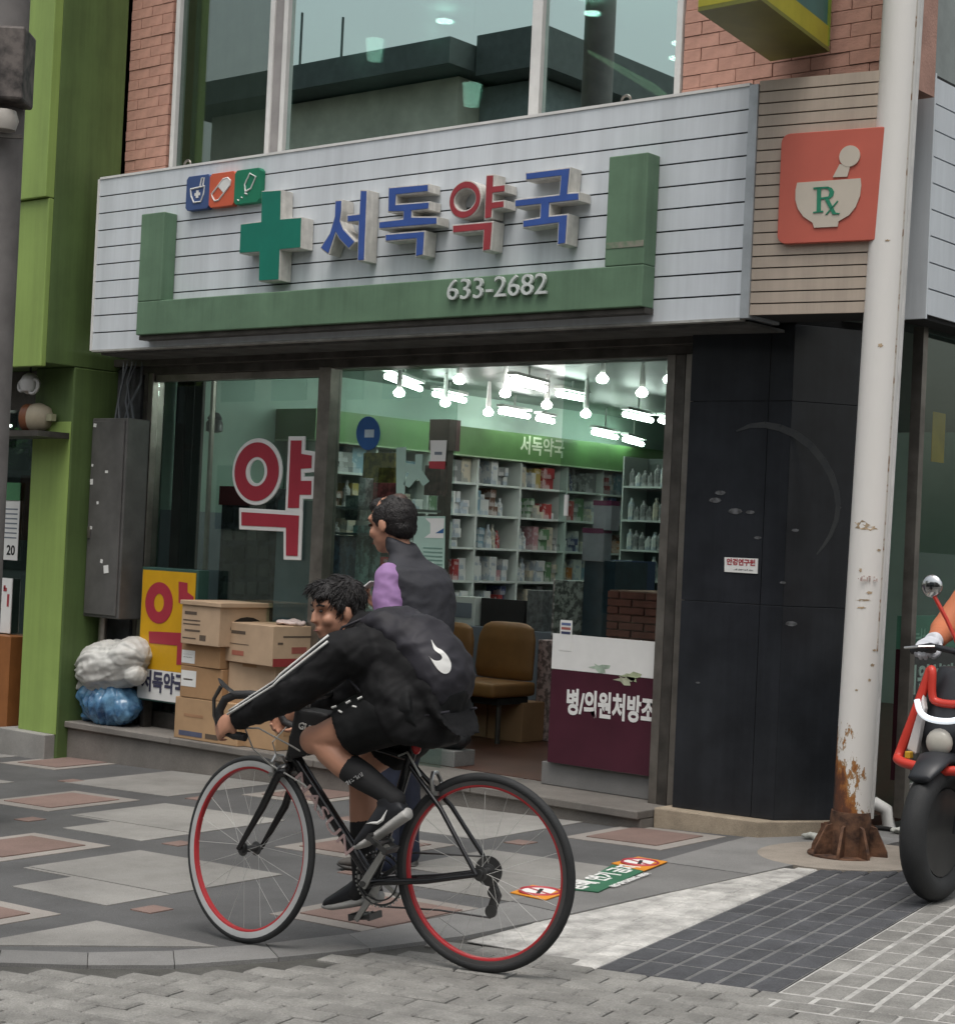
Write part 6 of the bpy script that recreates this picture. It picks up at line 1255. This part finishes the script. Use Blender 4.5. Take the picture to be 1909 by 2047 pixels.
# socks and shoes
sok = pm('sock_black', (.013, .013, .014), rough=.8, bump=.1, bscale=100)
for s in (-1, 1):
    k, a = Kn[s], An[s]; mb = MB(BK); limb(mb, [k.lerp(a, .42)+V((-.012, 0, -.012)), k.lerp(a, .6)+V((-.008, 0, -.006)), k.lerp(a, .8), a, a+(V((.03, 0, -.03)) if s > 0 else V((.02, 0, -.03)))], [.053, .050, .042, .038, .036]); remesh(mb, .008, 'sock', sok, boy, sm=2)
scribble(BK @ Matrix.Translation(Kn[1].lerp(An[1], .58)+V((-.004, .052, -.01))) @ LT @ Matrix.Rotation(.55, 4, 'Z'), .075, .016, 6, 5).build('sock_lettering', pm('grey_print', (.3, .3, .3)), boy)
shb = pm('shoe_black', (.014, .015, .018), rough=.5, var=.3); sole = pm('sole_grey', (.36, .355, .34), rough=.5, var=.15)
def shoe(heel, toe, upv, T, parent, su, ss, w_=.045, names=('shoe', 'sole'), sw_=False, L=None):
    d = (toe-heel).normalized(); u = (upv-d*upv.dot(d)).normalized(); y = u.cross(d); Ln = (toe-heel).length; at = lambda t_, h, q=0: heel+d*t_*Ln+u*h+y*q
    mb = MB(T); mb.loft([(at(.0, .035), u*.026, y*.028), (at(.12, .05), u*.048, y*.036), (at(.3, .052), u*.050, y*.038), (at(.5, .044), u*.036, y*.041), (at(.75, .032), u*.026, y*.043), (at(.93, .025), u*.018, y*.035), (at(1.0, .022), u*.008, y*.018)], 14)
    mb.loft([(at(.15, .06), d*.05, y*.037), (at(.17, .105), d*.047, y*.036)], 12); o = remesh(mb, .006, names[0], su, parent, sm=3)
    mb = MB(T); mb.loft([(at(-.03, .018), u*.012, y*.018), (at(.02, .012), u*.022, y*.036), (at(.3, .010), u*.019, y*.041), (at(.6, .008), u*.016, y*.046), (at(.85, .010), u*.015, y*.044), (at(1.02, .018), u*.01, y*.022)], 14); remesh(mb, .006, names[1], ss, o, sm=2)
    if sw_:
        pts = [at(.2, .055, .041), at(.34, .036, .043), at(.42, .036, .044), at(.52, .05, .040), at(.6, .058, .036)]; MB(T).tube(pts, [.001, .006, .006, .004, .001], 6).build('side_mark', sw, o)
    return o
shoe(V((.232, .105, .528)), V((.428, .115, .392)), V((.6, 0, 1)), BK, boy, shb, sole, sw_=True)
shoe(V((.465, -.115, .185)), V((.70, -.115, .125)), V((.1, 0, 1)), BK, boy, shb, sole)
# drawstring backpack with white curved mark
bp_ = thing('backpack', BK @ V((.2, 0, 1.05)), 'black drawstring backpack with a white curved mark on the cyclist\'s back', 'backpack')
bpm = pm('backpack_black', (.023, .022, .028), spec=.3, rough=.62, var=.3, scale=4, bump=.1, bscale=30)
mb = MB(BK); mb.loft([((.455, 0, 1.195), (0, .10, 0), (-.018, 0, .03)), ((.38, 0, 1.19), (0, .135, 0), (-.04, 0, .055)), ((.26, 0, 1.125), (0, .15, 0), (-.055, 0, .075)), ((.17, 0, 1.035), (0, .155, 0), (-.06, 0, .08)), ((.128, 0, .965), (0, .145, 0), (-.05, 0, .06)), ((.12, 0, .915), (0, .11, 0), (-.03, 0, .03))], 18)
BKi = BK.inverted()
def wb_(p):
    q = BKi @ p; return .008*noise.noise(V((q.x*8-q.z*8, q.y*5, q.z*12+q.x*10)))+.012*(.22-abs(noise.noise(V((q.x*7+q.z*11, q.y*6+3, q.z*9-q.x*8)))))+.009*(.25-abs(noise.noise(V((q.x*20+5, q.y*11, q.z*24)))))
bpo = remesh(mb, .009, 'sack', bpm, bp_, sm=3, wfun=wb_)
for s in (-1, 1): MB(BK).tube([(.44, s*.085, 1.20), (.52, s*.10, 1.165), (.545, s*.12, 1.11), (.50, s*.15, 1.02), (.38, s*.165, .93), (.2, s*.15, .87), (.09, s*.1, .89)], .005, 6).build('cord', bpm, bp_, smooth=True)
# mark projected onto the sack surface
sk = [(863, 1283), (868, 1292), (880, 1300), (893, 1313), (900, 1328), (899, 1340), (890, 1346), (880, 1342), (868, 1330), (857, 1314), (868, 1320), (878, 1320), (883, 1315), (880, 1307), (870, 1299)]
from mathutils.bvhtree import BVHTree
bvh = BVHTree.FromPolygons([v.co+ORG[bpo.name] for v in bpo.data.vertices], [tuple(p.vertices) for p in bpo.data.polygons])
def onto(bvh, px_, py_, lift=.003):
    d = ray(px_, py_).normalized(); h = bvh.ray_cast(CAM, d)
    return (h[0]-d*lift) if h[0] else None
skb = [(860, 1279), (868, 1293), (881, 1301), (893, 1312), (901, 1327), (901, 1341), (893, 1347), (882, 1343), (868, 1330), (857, 1312), (866, 1319), (876, 1322), (884, 1318), (885, 1310), (877, 1303), (866, 1294)]
from mathutils.geometry import tessellate_polygon
def decal(bvh, poly, name, mat, parent, step=3.0):
    bm = bmesh.new(); vs_ = [bm.verts.new((x, y, 0)) for x, y in poly]; f = bm.faces.new(vs_); bmesh.ops.triangulate(bm, faces=[f])
    for _ in range(3): bmesh.ops.subdivide_edges(bm, edges=bm.edges[:], cuts=1, use_grid_fill=True)
    bm.verts.index_update(); P = [onto(bvh, v.co.x, v.co.y) for v in bm.verts]; F = [tuple(v.index for v in f.verts) for f in bm.faces]; bm.free()
    ok = [i for i, p in enumerate(P) if p is not None]; mp_ = {i: k for k, i in enumerate(ok)}; m2 = MB(); m2.add([P[i] for i in ok], [tuple(mp_[i] for i in f) for f in F if all(i in mp_ for i in f)]); return m2.build(name, mat, parent, smooth=True)
oc = spline([(v[0], v[1], 0) for v in ((862, 1278), (872, 1293), (884, 1300), (895, 1312), (902, 1328), (899, 1343), (888, 1347), (874, 1337), (858, 1312))], 4)
ic_ = spline([(v[0], v[1], 0) for v in ((862, 1279), (867, 1297), (874, 1304), (881, 1309), (884, 1315), (880, 1320), (873, 1321), (866, 1319), (858, 1313))], 4)
mk = MB(); pr = []
for a, c in zip(oc, ic_):
    for k in range(5):
        q = a.lerp(c, k/4); pr.append(onto(bvh, q.x, q.y) or onto(bvh, q.x-4, q.y))
mk.add(pr, [(i*5+k, i*5+k+1, (i+1)*5+k+1, (i+1)*5+k) for i in range(len(oc)-1) for k in range(4)]); mk.build('curved_mark', sw, bp_, smooth=True)
# ---------------------------------------------------------------- standing man (x forward = world -x, y left = towards the street)
mg = GP(760, 1735); MO = V((mg.x+.06, mg.y, mg.z)); MM = Matrix.Translation(MO) @ Matrix.Rotation(math.pi+math.radians(14), 4, 'Z')
man = thing('person', MO, 'person in dark vest, lilac shirt and navy jeans standing behind the cyclist', 'person')
lift = 0; HM = Matrix.Translation((.075, 0, 1.575)) @ Matrix.Rotation(math.radians(-6), 4, 'Z') @ Matrix.Rotation(math.radians(12), 4, 'Y') @ Matrix.Scale(1.12, 4)
mb = MB(MM); mb.loft([((-.02, 0, .90), (.10, 0, 0), (0, .14, 0)), ((-.03, 0, 1.05), (.095, 0, 0), (0, .14, 0)), ((-.035, 0, 1.25), (.10, 0, 0), (0, .16, 0)), ((-.03, 0, 1.38), (.07, 0, 0), (0, .13, 0)), ((-.01, 0, 1.43), (.05, 0, 0), (0, .07, 0))], 16)
limb(mb, [V((-.01, 0, 1.40)), V((.03, 0, 1.46)), V((.05, 0, 1.52))], [.062, .056, .058]); head_geo(mb, HM)
S2 = lambda s: V((-.02, s*.188, 1.345)); E2_ = lambda s: V((-.055, s*.222, 1.03)); W2 = lambda s: V((.16, s*.14, 1.10 if s > 0 else 1.17))
for s in (-1, 1):
    limb(mb, [S2(s), S2(s).lerp(E2_(s), .5), E2_(s), E2_(s).lerp(W2(s), .4), W2(s)], [.05, .045, .038, .036, .026]); T = Matrix.Translation(W2(s)) @ Matrix.Rotation(-.5*s, 4, 'Z') @ Matrix.Rotation(-.5, 4, 'Y') @ Matrix.Rotation(math.radians(-100*s if s > 0 else 160), 4, 'X'); hand_geo(mb, T, .7, s)
    limb(mb, [V((-.01, s*.09, .88)), V((.0, s*.095, .68)), V((.015, s*.095, .47)), V((-.01, s*.10, .30)), V((-.02, s*.105, .08))], [.085, .075, .055, .052, .038])
remesh(mb, .0075, 'body', skinm, man, sm=5); face_bits(MM @ HM, man)
mb = MB(MM @ HM); mb.ell((-.024, 0, .022), (.092, .083, .094), 18); mb.ell((-.052, 0, -.02), (.054, .072, .06), 14); mb.ell((.042, 0, .078), (.044, .056, .036), 14)
for s in (-1, 1): mb.ell((.005, s*.07, .03), (.04, .016, .045), 10)
ho = remesh(mb, .0065, 'hair', hairm, man, sm=1, wfun=lambda p: .003*noise.noise(V((p.x*90, p.y*90, p.z*40)))+.002*noise.noise(p*28))
tufts(ho, man, 800, .020, .0016, (.2, 0, -.95), 5)
MB(MM @ HM).ell((-.045, 0, .083), (.046, .040, .034), 14).build('thin_crown', pm('scalp_brown', (.13, .07, .05), rough=.5, var=.5, scale=90, c2=(.05, .03, .025)), man, smooth=True)
vs_m = pm('vest_charcoal', (.030, .031, .038), rough=.75, var=.2, scale=5, bump=.15, bscale=50); lil = pm('shirt_lilac', (.30, .175, .36), rough=.75, var=.1, scale=6, bump=.1, bscale=30); jn = pm('jeans_navy', (.012, .016, .032), rough=.8, var=.3, scale=5, bump=.1, bscale=80)
mb = MB(MM); mb.loft([((-.04, 0, .88), (.18, 0, 0), (0, .21, 0)), ((-.055, 0, 1.05), (.18, 0, 0), (0, .205, 0)), ((-.07, 0, 1.22), (.175, 0, 0), (0, .205, 0)), ((-.065, 0, 1.32), (.155, 0, .0), (0, .203, 0)), ((-.05, 0, 1.375), (.125, 0, .0), (0, .195, 0)), ((-.035, 0, 1.405), (.09, 0, .01), (0, .13, 0)), ((-.005, 0, 1.44), (.078, 0, .02), (0, .082, 0)), ((.012, 0, 1.475), (.07, 0, .025), (0, .072, 0))], 18)
MMi = MM.inverted()
mb.loft([((-.002, 0, 1.44), (.088, 0, .02), (0, .092, 0)), ((.008, 0, 1.462), (.090, 0, .03), (0, .090, 0)), ((.02, 0, 1.50), (.078, 0, .03), (0, .078, 0))], 18)
def wv(p):
    q = MMi @ p; return .007*noise.noise(V((q.x*6, q.y*6, q.z*11)))+.014*(.22-abs(noise.noise(V((q.x*7, q.y*7+q.z*4, q.z*10)))))+.006*(.25-abs(noise.noise(V((q.x*16, q.y*16, q.z*22)))))
remesh(mb, .010, 'vest', vs_m, man, sm=4, wfun=wv)
for s in (-1, 1):
    a, b_, c = S2(s), E2_(s), W2(s); mb = MB(MM); limb(mb, [a+V((0, 0, -.005)), a.lerp(b_, .35), a.lerp(b_, .7), b_, b_.lerp(c, .4), c+(b_-c)*.12], [.058, .068, .066, .062, .052, .042]); remesh(mb, .009, 'shirt_sleeve', lil, man, sm=4, wfun=lambda p: .005*noise.noise(V((p.x*8, p.y*8, p.z*13)))+.016*(.22-abs(noise.noise(V((p.x*9+p.z*5, p.y*9, p.z*12)))))+.005*(.25-abs(noise.noise(p*24))))
mb = MB(MM)
for s in (-1, 1): limb(mb, [V((-.02, s*.09, .92)), V((-.005, s*.095, .68)), V((.01, s*.097, .47)), V((-.012, s*.10, .28)), V((-.02, s*.105, .07))], [.115, .098, .078, .074, .070])
mb.loft([((-.02, 0, .80), (.11, 0, 0), (0, .15, 0)), ((-.03, 0, .98), (.125, 0, 0), (0, .17, 0))], 14); remesh(mb, .010, 'jeans', jn, man, sm=4, wr=.008, wscale=10)
shg = pm('shoe_grey', (.075, .068, .062), rough=.6)
for s in (-1, 1): shoe(V((-.075, s*.105, .004)), V((.20, s*.115, .004)), V((0, 0, 1)), MM, man, shg, pm('sole_dark', (.05, .048, .045)), names=('shoe', 'sole'))
ft = thing('phone', MM @ V((.25, -.09, 1.27)), 'phone with a bright screen held by the standing man', 'phone'); MB(MM).box(-.004, .004, -.036, .036, -.07, .07, Matrix.Translation((.245, -.07, 1.26)) @ Matrix.Rotation(-.9, 4, 'Y')).build('case', M['offwhite'], ft, bevel=.003)
# ================================================================ motor scooter entering at the right edge, with its rider
c0 = V((2.15, -.80, 0)); c0.z = zg(c0.x, c0.y)
MS = Matrix(((0, 1, 0, c0.x), (-1, 0, 0, c0.y), (0, 0, 1, c0.z), (0, 0, 0, 1)))
mc = thing('motor_scooter', c0, 'delivery motor scooter with a red tubular front guard at the right edge', 'scooter')
redt = pm('guard_red', (.52, .045, .03), rough=.35, var=.08); wh = pm('fairing_white', (.55, .53, .52), rough=.3, var=.05); dkp = pm('scooter_dark', (.022, .024, .028), rough=.4); chrome = pm('chrome', (.6, .6, .6), rough=.12, metal=1)
def S(): return MB(MS)
o = S().torus(.235, .055, 40, 12, Matrix.Translation((0, 0, .29)) @ axis_rot).build('front_wheel', tyrem, mc, smooth=True); S().lathe([(.185, -.03), (.185, .03)], 24, Matrix.Translation((0, 0, .29)) @ axis_rot).build('rim', aludk, o)
o = S().torus(.235, .055, 40, 12, Matrix.Translation((-1.25, 0, .29)) @ axis_rot).build('rear_wheel', tyrem, mc, smooth=True)
S().lathe([(.185, -.03), (.185, .03)], 24, Matrix.Translation((-1.25, 0, .29)) @ axis_rot).build('rim', aludk, o)
for s in (-1, 1): S().tube([(0, s*.085, .29), (-.05, s*.085, .5), (-.12, s*.06, .68)], .02, 10).build('fork_leg', dkp, mc, smooth='auto')
mb = S(); mb.loft([((.20, 0, .53), (0, .05, 0), (0, 0, .02)), ((.06, 0, .60), (0, .075, 0), (0, 0, .03)), ((-.12, 0, .60), (0, .075, 0), (0, 0, .03)), ((-.26, 0, .50), (0, .05, 0), (0, 0, .02))], 14); mb.build('mudguard', dkp, mc, smooth=True)
mb = S(); mb.loft([((-.09, 0, .56), (.05, 0, 0), (0, .12, 0)), ((-.10, 0, .70), (.09, 0, 0), (0, .15, 0)), ((-.14, 0, .86), (.08, 0, 0), (0, .13, 0)), ((-.16, 0, .98), (.05, 0, 0), (0, .1, 0))], 16); remesh(mb, .014, 'front_cowl', dkp, mc, sm=4)
for s in (-1, 1): mb = S(); mb.prism([(-.01, s*.165, .62), (.0, s*.115, .60), (-.01, s*.09, .80), (-.03, s*.11, .86)], (-.04, 0, 0)); mb.build('fairing', wh, mc, bevel=.008)
mb = S(); mb.ell((.0, -.01, .665), (.035, .06, .06), 16); mb.build('headlight', pm('lens_glass', (.45, .43, .38), rough=.1), mc, smooth=True)
S().tube(spline([(.0, -.12, .835), (.01, -.10, .79), (.02, -.06, .765), (.025, .0, .758), (.02, .06, .765), (.01, .10, .79), (.0, .12, .835)], 4), .013, 10).build('running_light', emis('running', (.85, .93, 1), .5), mc, smooth='auto')
S().box(.0, .035, -.15, -.125, .585, .615).build('indicator', pm('amber', (.5, .3, .03), rough=.3), mc, bevel=.004)
gs = lambda P: spline([(x-.17, y*.60, z) for x, y, z in P], 5)
G = [(.10, -.16, .965), (.13, -.25, .76), (.15, -.33, .60), (.19, -.30, .572), (.22, -.15, .56), (.23, 0, .555), (.22, .15, .56), (.19, .30, .572), (.15, .33, .60), (.13, .25, .76), (.10, .16, .965)]
S().tube(gs(G), .021, 12).build('guard_tube', redt, mc, smooth='auto'); S().tube(gs([(.10, -.16, .965), (.115, -.135, .955), (.12, -.125, .86), (.12, -.08, .83), (.12, .08, .83), (.12, .125, .86), (.115, .135, .955), (.10, .16, .965)]), .018, 12).build('guard_tube', redt, mc, smooth='auto')
for s in (-1, 1): S().tube([(-.03, s*.155, .66), (-.12, s*.12, .64)], .012, 8).build('guard_stay', redt, mc)
S().tube([(-.19, -.23, 1.04), (-.17, -.15, 1.06), (-.16, 0, 1.04), (-.17, .15, 1.06), (-.19, .23, 1.04)], .014, 10).build('handlebar', dkp, mc, smooth='auto')
for s in (-1, 1):
    S().tube([(-.19, s*.14, 1.05), (-.205, s*.25, 1.035)], .021, 12).build('grip', dkp, mc, smooth='auto')
    m_ = S().tube([(-.17, s*.02, 1.07), (-.15, s*.07, 1.18), (-.14, s*.135, 1.29)], .009, 8).build('mirror_stalk', redt, mc, smooth='auto'); S().ell((-.14, s*.14, 1.32), (.02, .05, .05), 16).build('mirror', chrome, m_, smooth=True)
    S().tube([(-.15, s*.12, 1.06), (-.12, s*.18, 1.055), (-.13, s*.25, 1.045)], .006, 6).build('brake_lever', alu, mc)
mb = S(); mb.loft([((-.3, 0, .36), (.05, 0, 0), (0, .16, 0)), ((-.7, 0, .34), (.05, 0, 0), (0, .18, 0))], 8); mb.box(-.75, -.2, -.17, .17, .27, .33); mb.loft([((-.75, 0, .35), (0, .14, 0), (0, 0, .12)), ((-.9, 0, .60), (0, .16, 0), (0, 0, .16)), ((-1.35, 0, .66), (0, .13, 0), (0, 0, .12))], 12); remesh(mb, .02, 'body_shell', dkp, mc, sm=3)
mb = S(); mb.box(-1.3, -.62, -.13, .13, .76, .84); remesh(mb, .02, 'seat', pm('scooter_seat', (.02, .02, .02)), mc, sm=5)
# rider: only the gloved right hand and forearm come into the picture
rd_ = thing('person', MS @ V((-.8, 0, 0)), 'person with white gloves riding the scooter, cut off by the right edge', 'person')
mb = S(); mb.loft([((-.85, 0, .86), (.13, 0, 0), (0, .17, 0)), ((-.83, 0, 1.1), (.12, 0, 0), (0, .16, 0)), ((-.76, 0, 1.32), (.1, 0, 0), (0, .19, 0)), ((-.72, 0, 1.42), (.05, 0, 0), (0, .07, 0))], 14)
HR = Matrix.Translation((-.66, 0, 1.56)); limb(mb, [V((-.72, 0, 1.38)), V((-.68, 0, 1.5))], [.06, .055]); head_geo(mb, HR)
for s in (-1, 1):
    a, b_, c = V((-.75, s*.19, 1.32)), V((-.56, s*.27, 1.12)), V((-.30, s*.195, 1.075)); limb(mb, [a, a.lerp(b_, .5), b_, b_.lerp(c, .5), c], [.055, .048, .042, .040, .030])
    T = Matrix.Translation(c) @ Matrix.Rotation(math.radians(0), 4, 'Z') @ Matrix.Rotation(math.radians(8), 4, 'Y'); hand_geo(mb, T, .9, -s)
    limb(mb, [V((-.85, s*.1, .88)), V((-.45, s*.17, .84)), V((-.40, s*.16, .40))], [.09, .07, .05]); mb.loft([((-.46, s*.16, .36), (0, .04, 0), (0, 0, .03)), ((-.22, s*.17, .355), (0, .045, 0), (0, 0, .02))], 10)
remesh(mb, .009, 'body', skinm, rd_, sm=4); face_bits(MS @ HR, rd_)
glv = pm('glove_white', (.58, .60, .64), rough=.8, var=.05)
for s in (-1, 1):
    c = V((-.30, s*.195, 1.075)); T = Matrix.Translation(c) @ Matrix.Rotation(math.radians(8), 4, 'Y'); g2 = MB(MS); hand_geo(g2, T @ Matrix.Scale(1.03, 4), .9, -s); g2.tube([c+V((-.02, 0, .004)), c+V((.02, 0, 0))], .034, 12)
    remesh(g2, .006, 'glove', glv, rd_, sm=1, wfun=lambda p: .0045)
orj = pm('sleeve_orange', (.46, .15, .07), rough=.7, var=.1); mb = S(); mb.loft([((-.86, 0, .84), (.16, 0, 0), (0, .2, 0)), ((-.84, 0, 1.1), (.15, 0, 0), (0, .19, 0)), ((-.77, 0, 1.33), (.12, 0, 0), (0, .21, 0)), ((-.73, 0, 1.43), (.065, 0, 0), (0, .085, 0))], 14)
for s in (-1, 1): a, b_, c = V((-.75, s*.19, 1.32)), V((-.56, s*.27, 1.12)), V((-.37, s*.21, 1.087)); limb(mb, [a, b_, c], [.085, .062, .045])
remesh(mb, .012, 'jacket', orj, rd_, sm=3, wr=.006)
mb = S()
for s in (-1, 1): limb(mb, [V((-.86, s*.1, .88)), V((-.45, s*.17, .84)), V((-.40, s*.16, .44))], [.115, .09, .07])
remesh(mb, .014, 'trousers', jn, rd_, sm=3)
mb = S(); mb.ell((-.67, 0, 1.60), (.13, .12, .12), 18); remesh(mb, .01, 'helmet', pm('helmet', (.05, .05, .055), rough=.2), rd_, sm=2)
